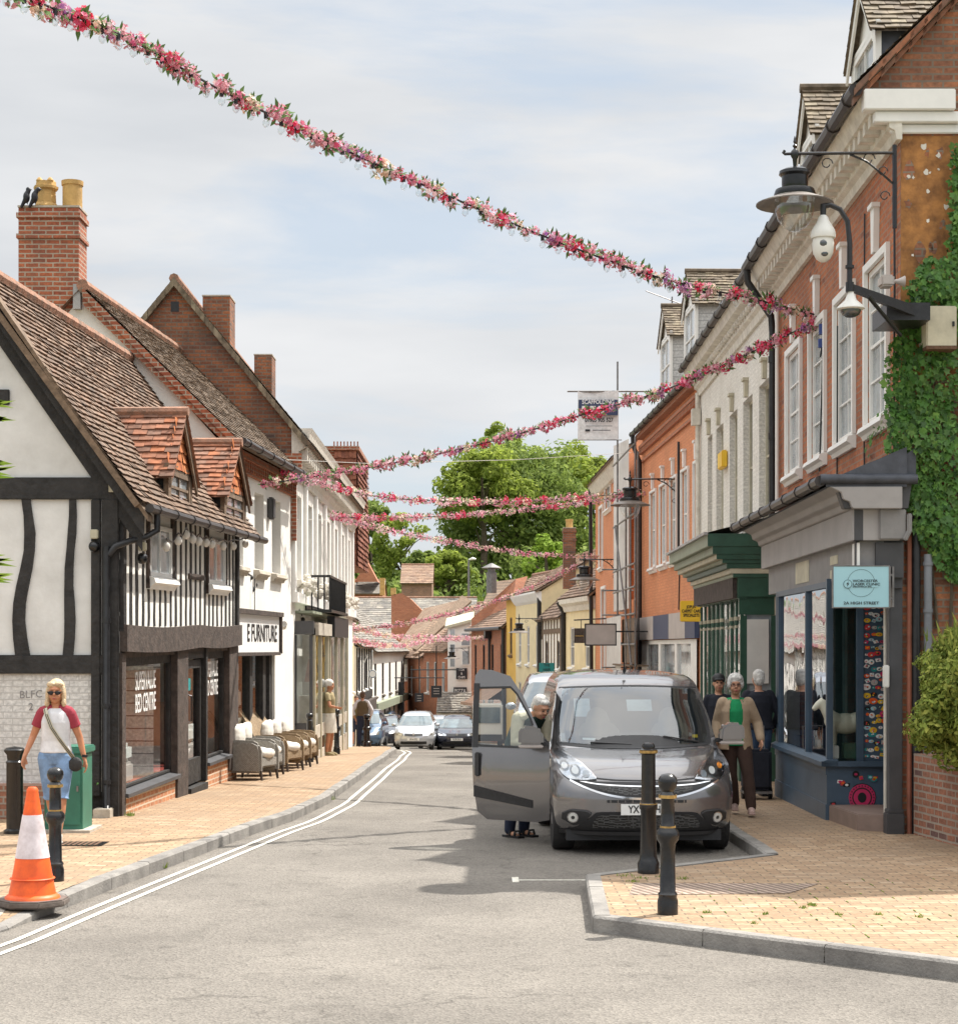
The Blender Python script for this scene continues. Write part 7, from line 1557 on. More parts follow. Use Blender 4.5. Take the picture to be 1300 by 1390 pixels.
# --- grey van with an open door ---
VP_ = [(.20, .14), (.30, .05), (.42, .0), (.60, .0), (.70, .03), (.80, .10), (.90, .28), (.95, .44), (.99, .66), (1.035, .92), (1.065, 1.04), (1.35, 1.38), (1.60, 1.66), (1.70, 1.80), (1.77, 1.98), (1.80, 2.25)]
def vw(z):
    return pl_([(.20, .84), (.35, .90), (.6, .925), (.9, .915), (1.1, .89), (1.3, .86), (1.6, .80), (1.72, .765), (1.80, .70)])(z)
def vc(z): return pl_([(.2, .32), (.6, .34), (.8, .36), (.95, .30), (1.05, .22), (1.15, .18), (1.6, .20), (1.8, .22)])(z)
vx, vy = (878-650)/FPX*18.5, 18.5
van = Car('van', 'grey metallic passenger van parked facing us with its right front door open', vx, vy, radians(1.2), VP_, vw, vc, 4.4, M.van_paint, zt=1.80, cat='van')
mb = None
def sym(f): f(-1); f(1)
# windscreen with black frit border
wb = lambda x: 1.10-.03*(1-(x/.8)**2); wt = lambda x: 1.655+.02*(1-(x/.7)**2)
van.patch('windscreen_surround', M.van_black, xr(-.83, .83, 24), lambda x: wb(x)-.02, lambda x: min(wt(x)+.02, 1.10+(.86-abs(x))*7.5), off=.006)
# painted cabin behind the glass: dark sheet for shade, pale patches for daylight
van.patch('windscreen', M.screen_glass, xr(-.79, .79, 24), wb, lambda x: min(wt(x), wb(x)+.02+max(0, (.83-abs(x)))*8), off=.016, nz=8)
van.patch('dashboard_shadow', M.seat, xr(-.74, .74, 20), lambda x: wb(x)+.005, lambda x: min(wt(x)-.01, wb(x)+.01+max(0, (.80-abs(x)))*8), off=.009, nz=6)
def seatback(cx, dz=0):
    pass
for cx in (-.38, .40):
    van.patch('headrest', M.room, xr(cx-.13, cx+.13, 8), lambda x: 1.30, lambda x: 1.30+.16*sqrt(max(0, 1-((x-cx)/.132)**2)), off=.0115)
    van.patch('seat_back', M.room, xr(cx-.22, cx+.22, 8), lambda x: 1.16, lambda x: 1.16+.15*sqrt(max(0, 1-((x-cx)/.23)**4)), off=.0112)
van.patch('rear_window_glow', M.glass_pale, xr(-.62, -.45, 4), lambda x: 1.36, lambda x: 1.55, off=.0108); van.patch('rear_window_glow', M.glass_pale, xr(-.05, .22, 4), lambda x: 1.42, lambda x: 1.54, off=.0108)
van.patch('parking_ticket', M.plastic_white, xr(-.56, -.34, 4), lambda x: 1.135-.02*(1-(x/.8)**2), lambda x: 1.155-.02*(1-(x/.8)**2), off=.013)
van.patch('air_freshener', M.sign_yellow, xr(.62, .68, 2), lambda x: 1.145, lambda x: 1.175, off=.013)
van.patch('steering_wheel', M.van_black, xr(.32, .56, 12), lambda x: 1.10, lambda x: 1.11+.12*sqrt(max(0, 1-((x-.44)/.125)**2)), off=.0125)
# bonnet shut line, scuttle, wipers
van.patch('scuttle', M.van_black, xr(-.80, .80, 24), lambda x: wb(x)-.03, lambda x: wb(x)-.004, off=.018)
mb = MB(van.T)
for x0, x1 in ((-.05, -.48), (.68, .30)):
    P_ = [(x0+(x1-x0)*t, 0, wb(x0)+.0+(.02 if x0 < 0 else .06)*t+.01) for t in (0, .33, .66, 1)]; mb.tube([(x, van.F(x, z)-.035, z) for x, _, z in P_], .009, 5)
mb.build('wiper', M.black, van.o, smooth=True)
mb = MB(van.T); mb.tube([(-.03, 2.0, 1.82), (-.05, 1.85, 2.12)], [.008, .004], 5); mb.lathe([(.02, -.02), (.014, .03), (.004, .05)], (-.03, 2.0, 1.85), 8); mb.build('aerial', M.black, van.o)
# black roof/pillar seams
def pill(sg): van.patch('pillar_seam', M.van_black, [sg*v for v in (.72, .735, .75)] if sg > 0 else [-.75, -.735, -.72], lambda x: 1.62, lambda x: 1.76, off=.004)
# bonnet edge shut line
hlz = lambda sg: None
edge = pl_([(-.88, 1.0), (-.62, .80), (-.3, .775), (0, .77), (.3, .775), (.62, .80), (.88, 1.0)])
van.patch('bonnet_gap', M.van_black, xr(-.62, .62, 24), lambda x: edge(x)-.012, edge, off=.005, nz=1)
for sg in (-1, 1):
    van.patch('bonnet_gap', M.van_black, sorted([sg*v for v in xr(.74, .84, 6)]), lambda x: .99+(abs(x)-.74)*.9, lambda x: .998+(abs(x)-.74)*.9, off=.005, nz=1)
# upper grille and chrome moustache
gt = pl_([(-.74, .775), (-.5, .755), (0, .75), (.5, .755), (.74, .775)]); gb = lambda x: .598+.165*(abs(x)/.74)**2.3
van.patch('upper_grille', M.van_black, xr(-.74, .74, 30), gb, gt, off=.006, nz=5)
van.patch('grille_mesh', M.grille, xr(-.47, .47, 20), lambda x: max(gb(x)+.02, .615), lambda x: .715, off=.010, nz=4)
van.patch('grille_bar', M.chrome, xr(-.66, .66, 24), lambda x: gb(x)*.25+gt(x)*.75-.008, lambda x: gb(x)*.25+gt(x)*.75+.004, off=.012, nz=1)
van.patch('chrome_trim', M.chrome, xr(-.76, .76, 30), lambda x: gb(x)-.022, lambda x: gb(x)-.001, off=.014, nz=2)
van.patch('lower_slot', M.van_black, xr(-.40, .40, 12), lambda x: .545, lambda x: .572, off=.006, nz=1)
for k in range(11): van.patch('slot_gap', M.van_paint, [-.37+k*.074, -.36+k*.074], lambda x: .546, lambda x: .571, off=.009, nz=1)
# bumper bottom in black with lower mesh
bt = pl_([(-.88, .24), (-.72, .27), (-.60, .36), (-.5, .45), (0, .46), (.5, .45), (.60, .36), (.72, .27), (.88, .24)])
van.patch('lower_bumper', M.van_black, xr(-.86, .86, 30), lambda x: .20, bt, off=.012, nz=5)
lt_ = pl_([(-.56, .32), (-.47, .425), (0, .435), (.47, .425), (.56, .32)])
van.patch('lower_grille', M.grille, xr(-.54, .54, 20), lambda x: .285, lambda x: max(.286, lt_(x)), off=.018, nz=4)
van.patch('front_lip', M.grey_dark, xr(-.80, .80, 24), lambda x: .205, lambda x: .245, off=.028, nz=2)
van.plate('YX13 ZHC', .425, .535, .53, off=.035, x0=.0)
for sg in (-1, 1):
    # headlamps
    X = sorted([sg*v for v in xr(.50, .875, 16)])
    ht = lambda x: pl_([(.50, .785), (.55, .845), (.64, .925), (.74, .985), (.83, 1.025), (.875, 1.02)])(abs(x)); hb = lambda x: pl_([(.50, .780), (.62, .765), (.76, .77), (.84, .82), (.875, .93)])(abs(x))
    h = van.patch('headlight', M.reflector, X, hb, ht, off=.008, nz=6)
    van.patch('headlight_bezel', M.chrome, X, ht, lambda x: ht(x)+.014, off=.012, nz=1, par=h); van.patch('headlight_bezel', M.van_black, X, lambda x: hb(x)-.012, hb, off=.012, nz=1, par=h)
    for cx, cz, r, m in ((.70, .855, .056, M.glass), (.70, .855, .036, M.plastic_white), (.60, .825, .035, M.glass_pale), (.80, .895, .05, M.glass), (.80, .895, .03, M.amber if sg > 0 else M.plastic_white)):
        Xc = [sg*cx-r+2*r*i/10 for i in range(11)]; van.patch('lamp_bowl', m, Xc, lambda x: cz-sqrt(max(0, r*r-(x-sg*cx)**2)), lambda x: cz+sqrt(max(0, r*r-(x-sg*cx)**2)), off=.012+(.004 if r < .04 else 0), nz=3, par=h)
    van.patch('headlight_lens', M.headlamp, X, hb, ht, off=.022, nz=6, par=h)
    # fog lamps
    X = sorted([sg*v for v in xr(.56, .84, 10)])
    ft = lambda x: pl_([(.56, .43), (.60, .455), (.76, .46), (.84, .42)])(abs(x)); fb_ = lambda x: pl_([(.56, .42), (.62, .33), (.72, .30), (.84, .36)])(abs(x))
    f = van.patch('fog_lamp_housing', M.van_black, X, fb_, ft, off=.010, nz=3); cx, cz = sg*.735, .385
    van.patch('fog_lamp_trim', M.grey_dark, X, lambda x: ft(x)-.004, lambda x: ft(x)+.012, off=.016, nz=1, par=f)
    for r, m, o_ in ((.056, M.chrome, .018), (.045, M.plastic_white, .023), (.018, M.glass, .027)):
        Xc = [cx-r+2*r*i/12 for i in range(13)]; van.patch('fog_lamp', m, Xc, lambda x: cz-sqrt(max(0, r*r-(x-cx)**2)), lambda x: cz+sqrt(max(0, r*r-(x-cx)**2)), off=o_, nz=3, par=f)
# wheels
for sg in (-1, 1): van.wheel(sg*.80, .78, .325, .22); van.wheel(sg*.80, 3.5, .325, .22)
# side glass right side of picture, door gap left
van.side('side_window', M.glass, [(1.75, 1.13), (2.6, 1.12), (2.6, 1.6), (2.15, 1.6)], sg=1); van.side('side_window', M.glass, [(2.75, 1.12), (4.0, 1.12), (3.9, 1.58), (2.75, 1.6)], sg=1)
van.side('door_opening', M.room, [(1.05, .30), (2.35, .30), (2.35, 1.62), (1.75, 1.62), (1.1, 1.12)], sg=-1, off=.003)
van.side('side_window', M.glass, [(2.6, 1.12), (4.0, 1.12), (3.9, 1.58), (2.6, 1.6)], sg=-1)
def mirror(sg, x0, y0, zc, par, T):
    mb = MB(T); cx = x0+sg*.17
    mb.box(min(x0, cx), max(x0, cx), y0-.03, y0+.04, zc-.10, zc-.055)
    a = mb.build('mirror_arm', M.van_black, par, bevel=.01)
    if par is not van.o: a = par
    mb = MB(T); mb.box(cx-.13, cx+.13, y0-.12, y0+.06, zc-.12, zc-.085); mb.build('mirror_base', M.chrome if False else M.panel_pale, a, bevel=.012)
    mb = MB(T); w_ = .135
    pr = [(-w_, -.09), (-w_*.96, .05), (-w_*.7, .115), (w_*.5, .11), (w_*.9, .06), (w_, -.02), (w_*.98, -.09)]
    if sg > 0: pr = [(-a_, b_) for a_, b_ in pr][::-1]
    mb.prism([(cx+a_, zc+b_) for a_, b_ in pr], 1, y0-.13, y0+.06); mb.build('mirror_shell', M.van_paint, a, bevel=.03, smooth=True)
mirror(1, .88, 1.30, 1.19, van.o, van.T)
# open door (own frame): hinge at the wing, swung out towards the left of the picture
hx, hy, hz0, _ = *van.T(-.92, 1.02, 0), 0
da = radians(28); dcx, dsx = cos(da), sin(da)
def DT(x, y, z): x = x*.93; return (hx-(x*dcx)+y*dsx*0, hy+x*dsx+y, z)     # x from hinge outwards, y thickness
door_o = van.o
Ld = 1.0
outer = [(0, .28), (.16, .25), (.80, .255), (.93, .34), (.985, .62), (1.0, 1.0), (.985, 1.5), (.96, 1.80), (.90, 1.87), (.74, 1.865), (.50, 1.80), (.34, 1.60), (.12, 1.20), (0, 1.10)]
win = [(.14, 1.05), (.92, 1.06), (.90, 1.66), (.50, 1.67), (.42, 1.60), (.26, 1.36)]
def bulge(x, z): return -.07*sin(pi*min(1, max(0, z-.25)/1.0)) if z < 1.25 else .10*(z-1.1)
mb = MB(DT); bmx = bmesh.new()
# panel as a fine grid clipped by outline with window hole
def inside(p, poly):
    x, y = p; c = False; n = len(poly)
    for i in range(n):
        (x0, y0), (x1, y1) = poly[i], poly[i-1]
        if (y0 > y) != (y1 > y) and x < (x1-x0)*(y-y0)/(y1-y0)+x0: c = not c
    return c
def ring_fill(o_, h_, name, m, off, par, T, dens=48):
    """surface between two closed outlines (resampled by angle)"""
    cx, cz = sum(p[0] for p in h_)/len(h_), sum(p[1] for p in h_)/len(h_)
    def ray(poly, a):
        best = None; dx, dz = cos(a), sin(a)
        for i in range(len(poly)):
            (x0, z0), (x1, z1) = poly[i-1], poly[i]; ex, ez = x1-x0, z1-z0; den = dx*ez-dz*ex
            if abs(den) < 1e-9: continue
            t = ((x0-cx)*ez-(z0-cz)*ex)/den; u = ((x0-cx)*dz-(z0-cz)*dx)/den
            if t > 0 and -1e-6 <= u <= 1+1e-6 and (best is None or t > best): best = t
        return (cx+dx*best, cz+dz*best)
    A = sorted({2*pi*k/dens for k in range(dens)} | {atan2(z-cz, x-cx) % (2*pi) for x, z in o_+h_}); mb = MB(T); V = []; R = 7; n = len(A)
    for a in A:
        p, q = ray(o_, a), ray(h_, a)
        for k in range(R+1): t = k/R; x, z = q[0]+(p[0]-q[0])*t, q[1]+(p[1]-q[1])*t; V.append((x, bulge(x, z)+off, z))
    F = [(i*(R+1)+k, i*(R+1)+k+1, ((i+1) % n)*(R+1)+k+1, ((i+1) % n)*(R+1)+k) for i in range(n) for k in range(R)]
    mb.add(V, F); return mb.build(name, m, par, smooth=True)
dpanel = ring_fill(outer, win, 'door', M.van_paint, 0, van.o, DT)
ring_fill(outer, win, 'door_lining', M.van_black, .07, dpanel, DT)
mb = MB(DT)
n = len(outer); mb.add([(x, bulge(x, z), z) for x, z in outer]+[(x, bulge(x, z)+.07, z) for x, z in outer], [(i, (i+1) % n, n+(i+1) % n, n+i) for i in range(n)]); mb.build('door_edge', M.van_paint, dpanel)
mb = MB(DT); w2_ = [(x+(x-.55)*.07, z+(z-1.35)*.07) for x, z in win]; 
for poly_a, poly_b in ((w2_, win),):
    n = len(win); mb.add([(x, bulge(x, z)-.006, z) for x, z in poly_a]+[(x, bulge(x, z)-.006, z) for x, z in poly_b], [(i, (i+1) % n, n+(i+1) % n, n+i) for i in range(n)])
mb.add([(x, bulge(x, z)-.005, z) for x, z in ((.925, 1.03), (.995, 1.03), (.975, 1.72), (.90, 1.72))], [(0, 1, 2, 3)])
mb.build('window_rubber', M.van_black, dpanel)
mb = MB(DT); mb.add([(x, bulge(x, z)+.02, z) for x, z in win], [tuple(range(len(win)))]); mb.build('door_window', M.door_glass, dpanel)
mb = MB(DT); mb.box(.90, .965, bulge(.9, .85)-.035, bulge(.9, .85)-.0, .72, .98); mb.build('door_handle', M.van_black, dpanel, bevel=.012)
mb = MB(DT); mb.add([(x, bulge(x, z)-.012, z) for x, z in ((.22, .40), (.98, .50), (.98, .62), (.22, .48))], [(0, 1, 2, 3)]); mb.add([(x, bulge(x, z)-.001, z) for x, z in ((.22, .40), (.98, .50))]+[(x, bulge(x, z)-.012, z) for x, z in ((.98, .50), (.22, .40))], [(0, 1, 2, 3)]); mb.build('rubbing_strip', M.van_black, dpanel)
mx_, my_, _z = DT(.16, -.12, 0)
mirror(-1, mx_+.10, my_-.04, 1.17, dpanel, lambda x, y, z: (x, y, z))
# --- distant cars ---
def hatch(label, px, py_d, paint, wd=1.7, h=1.5, L=3.9, rot=0, group='cars in the road beyond the van', plate='', grille_m=None, dark=False, name='parked_car', x=None):
    y = py_d; x = (px-650)/FPX*y if x is None else x; k = h/1.5
    prof = [(.2, .12), (.35, .02), (.5, .0), (.62, .03), (.74, .15), (.84*k, .45), (.92*k, .85), (.96*k, 1.0), (1.15*k, 1.35), (1.38*k, 1.75), (1.46*k, 2.0), (1.48*k, 2.3)]
    w0 = wd/2; wf = pl_([(.2, w0*.93), (.5, w0), (.85*k, w0*.98), (1.0*k, w0*.93), (1.4*k, w0*.70), (1.48*k, w0*.62)]); cf = pl_([(.2, .35), (.6, .40), (.85, .30), (1.0, .2), (1.5, .2)])
    c = Car(name, label, x, y, rot, prof, wf, cf, L, paint, zt=1.48*k, group=group)
    zb_, zt_ = .99*k, 1.37*k
    c.patch('windscreen', M.glass_sky, xr(-w0*.86, w0*.86, 14), lambda x: zb_, lambda x: min(zt_, zb_+.02+max(0, w0*.90-abs(x))*2.6), off=.02, nz=5)
    c.patch('upper_grille', grille_m or M.van_black, xr(-w0*.45, w0*.45, 10), lambda x: .60+.05*abs(x), lambda x: .70+.03*abs(x), off=.015, nz=2)
    c.patch('lower_grille', M.van_black, xr(-w0*.65, w0*.65, 10), lambda x: .26, lambda x: .38, off=.015, nz=2)
    for sg in (-1, 1):
        X = sorted([sg*v for v in xr(w0*.52, w0*.93, 8)]); c.patch('headlight', M.reflector, X, lambda x: .62+.06*(abs(x)-w0*.5), lambda x: .70+.28*(abs(x)-w0*.5), off=.015, nz=2)
        mb = MB(c.T); mb.ball((sg*(w0+.09), 1.35, 1.0*k), .1, 8, 6, (1, .6, .7)); mb.build('mirror', paint, c.o, smooth=True)
        c.side('side_window', M.glass, [(1.35, zb_), (3.3, zb_), (2.9, zt_), (1.9, zt_)], sg=sg)
        c.wheel(sg*(w0-.12), .75, .3, .2); c.wheel(sg*(w0-.12), L-.7, .3, .2)
    mb = MB(c.T); mb.lathe([(.055, 0), (.05, .02)], (0, 0, 0), 12, T=lambda a, b, q: c.T(a, c.F(0, .66)-.02-q, .68+b)); mb.build('badge', M.chrome, c.o)
    if plate: c.plate(plate, .42, .53, .52, off=.03)
    return c
M['glass_sky'] = mat('car_glass', (.10, .14, .16), .05, amt=.4, scale=1.5, spec=1.5)
hatch('silver hatchback car facing us in the middle of the road', 561, 78, M.car_silver, h=1.55, plate='LR16 KYJ', rot=radians(-2))
hatch('dark blue car facing us, right of the silver hatchback', 620, 79.5, M.car_dark, wd=1.78, h=1.42, plate='YX70 OLU')
hatch('pale silver car half hidden between the silver hatchback and the dark blue car', 592, 84, M.car_silver, wd=1.7, h=1.42)
hatch('black car parked behind the walking couple at the left kerb', 514, 90, M.car_dark, wd=1.7, h=1.45, rot=radians(-6))
hatch('blue grey car parked at the left behind the walking couple', 508, 100, M.car_blue, wd=1.75, h=1.55, rot=radians(-6))
hatch('pale blue people carrier parked at the left beside the shop fronts', 488, 84, M.car_blue, wd=1.8, h=1.7, rot=radians(-4))
# pale cars behind the van
hatch('silver high roofed car parked directly behind the grey van', 768, 33, M.car_silver, wd=1.75, h=1.78, L=4.2, group='cars in the road beyond the van')
tk = thing('delivery_van', 'cream white box van partly hidden by the open grey door', 'van', (P(652, 0, 70).x, 70, gz(70))); a, b = P(641, 1018, 70), P(668, 955, 70)
mb = MB(); mb.box(a.x, b.x+.4, 70, 75, gz(70)+.35, b.z); mb.build('body', M.car_white, tk, bevel=.06); mb = MB(); mb.box(a.x+.1, b.x+.3, 69.96, 69.99, b.z-.75, b.z-.15); mb.build('windscreen', M.glass_sky, tk)
mb = MB(); mb.box(a.x+.02, b.x+.38, 69.93, 69.99, gz(70)+.35, gz(70)+.6); mb.build('bumper', M.van_black, tk)
for sx in (a.x+.12, b.x+.3): mb = MB(); mb.lathe([(.3, -.1), (.33, 0), (.3, .1)], (0, 0, 0), 16, T=lambda p, q, r, sx=sx: (sx+r, 70.8+p, gz(70.8)+.33+q)); mb.build('wheel', M.tyre, tk)
# ---------------- people ----------------
random.seed(71)
def lerp3(a, b, t): return tuple(a[i]+(b[i]-a[i])*t for i in range(3))
def limb(mb, pts, rs):
    mb.tube(pts, rs, 12)
    for p, r in zip(pts, rs): mb.ball(p, r*.995, 12, 8)
def torso(mb, lv):
    n = 20; V = []; F = []
    for x, y, z, rx, ry in lv: V += [(x+rx*cos(2*pi*k/n), y+ry*sin(2*pi*k/n), z) for k in range(n)]
    for i in range(len(lv)-1): F += [(i*n+k, i*n+(k+1) % n, (i+1)*n+(k+1) % n, (i+1)*n+k) for k in range(n)]
    F += [tuple(range(n))[::-1], tuple((len(lv)-1)*n+k for k in range(n))]; mb.add(V, F)
def hand(mb, w, d, nrm, sd, s=1.0, curl=.5):
    w = Vector(w); d = Vector(d).normalized(); nrm = Vector(nrm); nrm = (nrm-d*nrm.dot(d)).normalized(); l = d.cross(nrm)*sd
    for k in (-1, 0, 1): mb.tube([tuple(w+l*k*.012), tuple(w+d*.045*s+l*k*.021), tuple(w+d*.088*s+l*k*.024)], [.018*s, .0155*s, .013*s], 8)
    for k, (o, L_) in enumerate(((.033, .062), (.011, .075), (-.011, .070), (-.032, .054))):
        b = w+d*.085*s+l*o*s; c_ = curl*(1+.12*k); p1 = b+(d*cos(c_*.5)+nrm*sin(c_*.5))*L_*.45*s; p2 = p1+(d*cos(c_*1.3)+nrm*sin(c_*1.3))*L_*.32*s; p3 = p2+(d*cos(c_*2.1)+nrm*sin(c_*2.1))*L_*.25*s
        mb.tube([tuple(b-d*.02), tuple(p1), tuple(p2), tuple(p3)], [.0092*s, .0085*s, .008*s, .0065*s], 8)
    b = w+d*.025*s+l*.024*s; p1 = b+(d*.7+l*.55+nrm*.3).normalized()*.035*s; p2 = p1+(d*.9+l*.15+nrm*.4).normalized()*.032*s
    mb.tube([tuple(b), tuple(p1), tuple(p2)], [.0125*s, .011*s, .009*s], 8)
def person(label, x, y, z, H, yaw, J, skin, top, bottom, shoes, hair, hairm, voxel=.008, sleeve=.5, leg=1.0, build=1.0, skirt=False, neckline=.02, long_top=0, female=False, sleevem=None, look=(0, 0), topr=.014, open_front=None, face=True, group=None, leanf=0, shoe_h=.055):
    S = H/1.70; ca, sa = cos(yaw), sin(yaw)
    def T(a, b, c): return (x+(a*ca-b*sa)*S, y+(a*sa+b*ca)*S, z+c*S)
    r = thing('person', label, 'person', (x, y, z), group)
    D = dict(pel=(0, 0, .93), wai=(0, 0, 1.08), che=(0, 0, 1.27), nek=(0, .01, 1.43), hed=(0, -.01, 1.585), shL=(-.152, .0, 1.372), shR=(.152, .0, 1.372), elL=(-.225, .02, 1.11), elR=(.225, .02, 1.11), wrL=(-.235, -.03, .87), wrR=(.235, -.03, .87),
             hiL=(-.085, 0, .90), hiR=(.085, 0, .90), knL=(-.095, -.02, .49), knR=(.095, -.02, .49), anL=(-.10, .03, .085), anR=(.10, .03, .085), hdL=None, hdR=None); D.update(J)
    b = build; sh = .92 if female else 1.0
    lv = [(*D['pel'][:2], D['pel'][2]-.06, .13*b, .10*b), (*D['pel'], .158*b*(1.04 if female else 1), .115*b), (*D['wai'], (.125 if female else .145)*b, .10*b), (*D['che'], .155*b*sh, .115*b), (*lerp3(D['che'], D['nek'], .62), .145*b*sh, .095*b), (*lerp3(D['che'], D['nek'], .93), .075*b, .065*b), (*D['nek'], .052, .055)]
    def arms(mb, infl=0, t1=1.0, k=('L', 'R')):
        for s in k:
            sh_, el, wr = D['sh'+s], D['el'+s], D['wr'+s]
            R3 = (.046*b+infl, .043*b+infl, .036*b+infl, .033*b+infl, .023+infl); pts = [sh_, lerp3(sh_, el, .5), el, lerp3(el, wr, .35), wr]
            if t1 < 1:
                tt = t1*2; out = [sh_]; rr = [R3[0]]
                if tt <= 1: out += [lerp3(sh_, el, tt)]; rr += [R3[0]*(1-tt)+R3[2]*tt+.006]
                else: out += [lerp3(sh_, el, .5), el, lerp3(el, wr, tt-1)]; rr += [R3[1], R3[2], R3[3]+.004]
                mb.tube(out, rr, 14); mb.ball(sh_, rr[0], 12, 8)
            else: limb(mb, pts, R3)
    def legs(mb, infl=0, t1=1.0, flare=0):
        for s in 'LR':
            hi, kn, an = D['hi'+s], D['kn'+s], D['an'+s]; pts = [hi, lerp3(hi, kn, .5), kn, lerp3(kn, an, .35), an]; R_ = [.088*b+infl, .072*b+infl, .054*b+infl, .053*b+infl+flare*.3, .036+infl+flare]
            if t1 < 1: L1 = t1*2; q = [hi, lerp3(hi, kn, min(1, L1)*.5), lerp3(hi, kn, min(1, L1))]; rr = R_[:3] if L1 >= 1 else [R_[0], R_[1]+.008, R_[1]*(1-L1)+R_[2]*L1+.014]; (q.append(lerp3(kn, an, L1-1)), rr.append(R_[3]+.012)) if L1 > 1 else 0; mb.tube(q, rr, 14); mb.ball(hi, rr[0], 12, 8)
            else: limb(mb, pts, R_)
    mb = MB(T); torso(mb, lv); arms(mb); legs(mb)
    nk, hd = D['nek'], D['hed']; limb(mb, [nk, lerp3(nk, hd, .55)], [.052, .048])
    lx, lz = look; hc, hs = cos(lx), sin(lx); pc, ps = cos(lz), sin(lz)
    def HT(a, b_, c): b2, c2 = b_*pc-c*ps, b_*ps+c*pc; return T(hd[0]+a*hc-b2*hs, hd[1]+a*hs+b2*hc, hd[2]+c2)
    for c, rr, sc_ in (((0, .01, .02), .098, (.80, .98, 1.0)), ((0, -.02, -.04), .075, (.84, .95, 1.05)), ((0, -.055, -.085), .034, (1.0, .85, .8)), ((0, -.09, -.005), .016, (.8, 1.1, 1.5)), ((0, -.102, -.02), .0145, (1.15, 1, .85)), ((-.078, .01, -.01), .022, (.4, .8, 1.3)), ((.078, .01, -.01), .022, (.4, .8, 1.3)), ((-.03, -.07, -.04), .028, (1, .8, 1)), ((.03, -.07, -.04), .028, (1, .8, 1)), ((0, -.075, .035), .04, (1.3, .5, .4)), ((0, -.088, -.062), .014, (1.5, .6, .7))): mb.ball(c, rr, 14, 10, sc_, T=HT)
    for s, sd in (('L', -1), ('R', 1)):
        w_ = D['wr'+s]; e = D['el'+s]; dd = Vector(w_)-Vector(e); dd = Vector(D['hd'+s]) if D['hd'+s] else dd
        g = MB(); hand(g, w_, dd, (-sd*.9, -.3, 0), sd); mb.add(g.v, g.f)
    for s in 'LR':
        an = D['an'+s]; mb.tube([(an[0], an[1]+.03, an[2]-.035), (an[0], an[1]-.07, an[2]-.05), (an[0], an[1]-.15, an[2]-.062)], [.034, .033, .022], 10)
    body = fuse(mb, 'body', skin, r, voxel*S, 2)
    # clothes
    i = topr; mb = MB(T); tb = [(*D['pel'][:2], D['pel'][2]+.02-long_top, .160*b+i+(.02 if long_top else 0), .118*b+i), (*lerp3(D['pel'], D['wai'], .5), .150*b+i, .112*b+i), (*D['wai'], (.138 if female else .150)*b+i, .108*b+i), (*D['che'], .158*b*sh+i, .12*b+i), (*lerp3(D['che'], D['nek'], .62), .147*b*sh+i, .098*b+i), (*lerp3(D['che'], D['nek'], .95-neckline), .080*b+i, .068*b+i)]
    if long_top: tb.insert(1, (*D['pel'], .165*b+i+.01, .125*b+i))
    torso(mb, tb)
    for s in 'LR': mb.tube([lerp3(D['nek'], D['che'], .22), lerp3(lerp3(D['nek'], D['che'], .22), D['sh'+s], .6), D['sh'+s]], [.052, .052, .046], 10)
    if sleevem is None: arms(mb, i*.9, sleeve)
    fuse(mb, 'top', top, r, voxel*S*1.1, 3)
    if sleevem is not None:
        mb = MB(T); arms(mb, i*1.0+.004, sleeve)
        for sg, s in ((-1, 'L'), (1, 'R')): mb.tube([D['sh'+s], lerp3(D['sh'+s], D['nek'], .55), lerp3(D['sh'+s], D['nek'], .85)], [.058*b+i, .05*b+i, .03+i], 12)
        fuse(mb, 'sleeves', sleevem, r, voxel*S, 2)
    mb = MB(T)
    if skirt:
        kz = D['knL'][2]; torso(mb, [(*D['pel'][:2], D['wai'][2]-.03, .14*b, .11*b), (*D['pel'], .172*b, .135*b), (D['pel'][0], D['pel'][1], .72, .19*b, .16*b), (D['pel'][0], D['pel'][1], kz+.02, .20*b, .17*b)])
    else:
        torso(mb, [(*D['pel'][:2], D['pel'][2]-.10, .14*b, .105*b), (*D['pel'], .163*b+.006, .122*b), (*lerp3(D['pel'], D['wai'], .75), .148*b, .108*b)]); legs(mb, .014, leg, .012)
    fuse(mb, 'skirt' if skirt else 'trousers' if leg > .8 else 'shorts', bottom, r, voxel*S*1.1, 3)
    for s in 'LR':
        if shoes is None: break
        an = D['an'+s]; mb = MB(T); mb.tube([(an[0], an[1]+.045, an[2]-.045), (an[0], an[1]-.03, an[2]-.035), (an[0], an[1]-.10, an[2]-.050), (an[0], an[1]-.185, an[2]-.060)], [.038, .042, .042, .024], 12); mb.ball((an[0], an[1]+.02, an[2]-.01), .045, 10, 8)
        mb.box(an[0]-.04, an[0]+.04, an[1]-.19, an[1]+.075, an[2]-.085, an[2]-.065); fuse(mb, 'shoe', shoes, r, voxel*S, 1)
    # hair and face
    if hair:
        mb = MB(HT)
        for c, rr, sc_ in hair: mb.ball(c, rr, 14, 10, sc_)
        fuse(mb, 'hair', hairm, r, voxel*S, 2)
    if face:
        mb = MB(HT)
        for sx in (-1, 1): mb.ball((sx*.031, -.088, .008), .011, 8, 6, (1.3, .5, .7))
        mb.build('eyes', M.ink, r, smooth=True)
        mb = MB(HT); mb.ball((0, -.099, -.064), .018, 10, 6, (1.2, .35, .28)); mb.build('mouth', M.maroon, r, smooth=True)
    return r, T, HT, D
short = [((0, .03, .05), .098, (.86, 1.0, .92)), ((0, .055, .0), .09, (.88, .8, 1.0)), ((0, -.045, .088), .045, (1.4, .8, .6))]
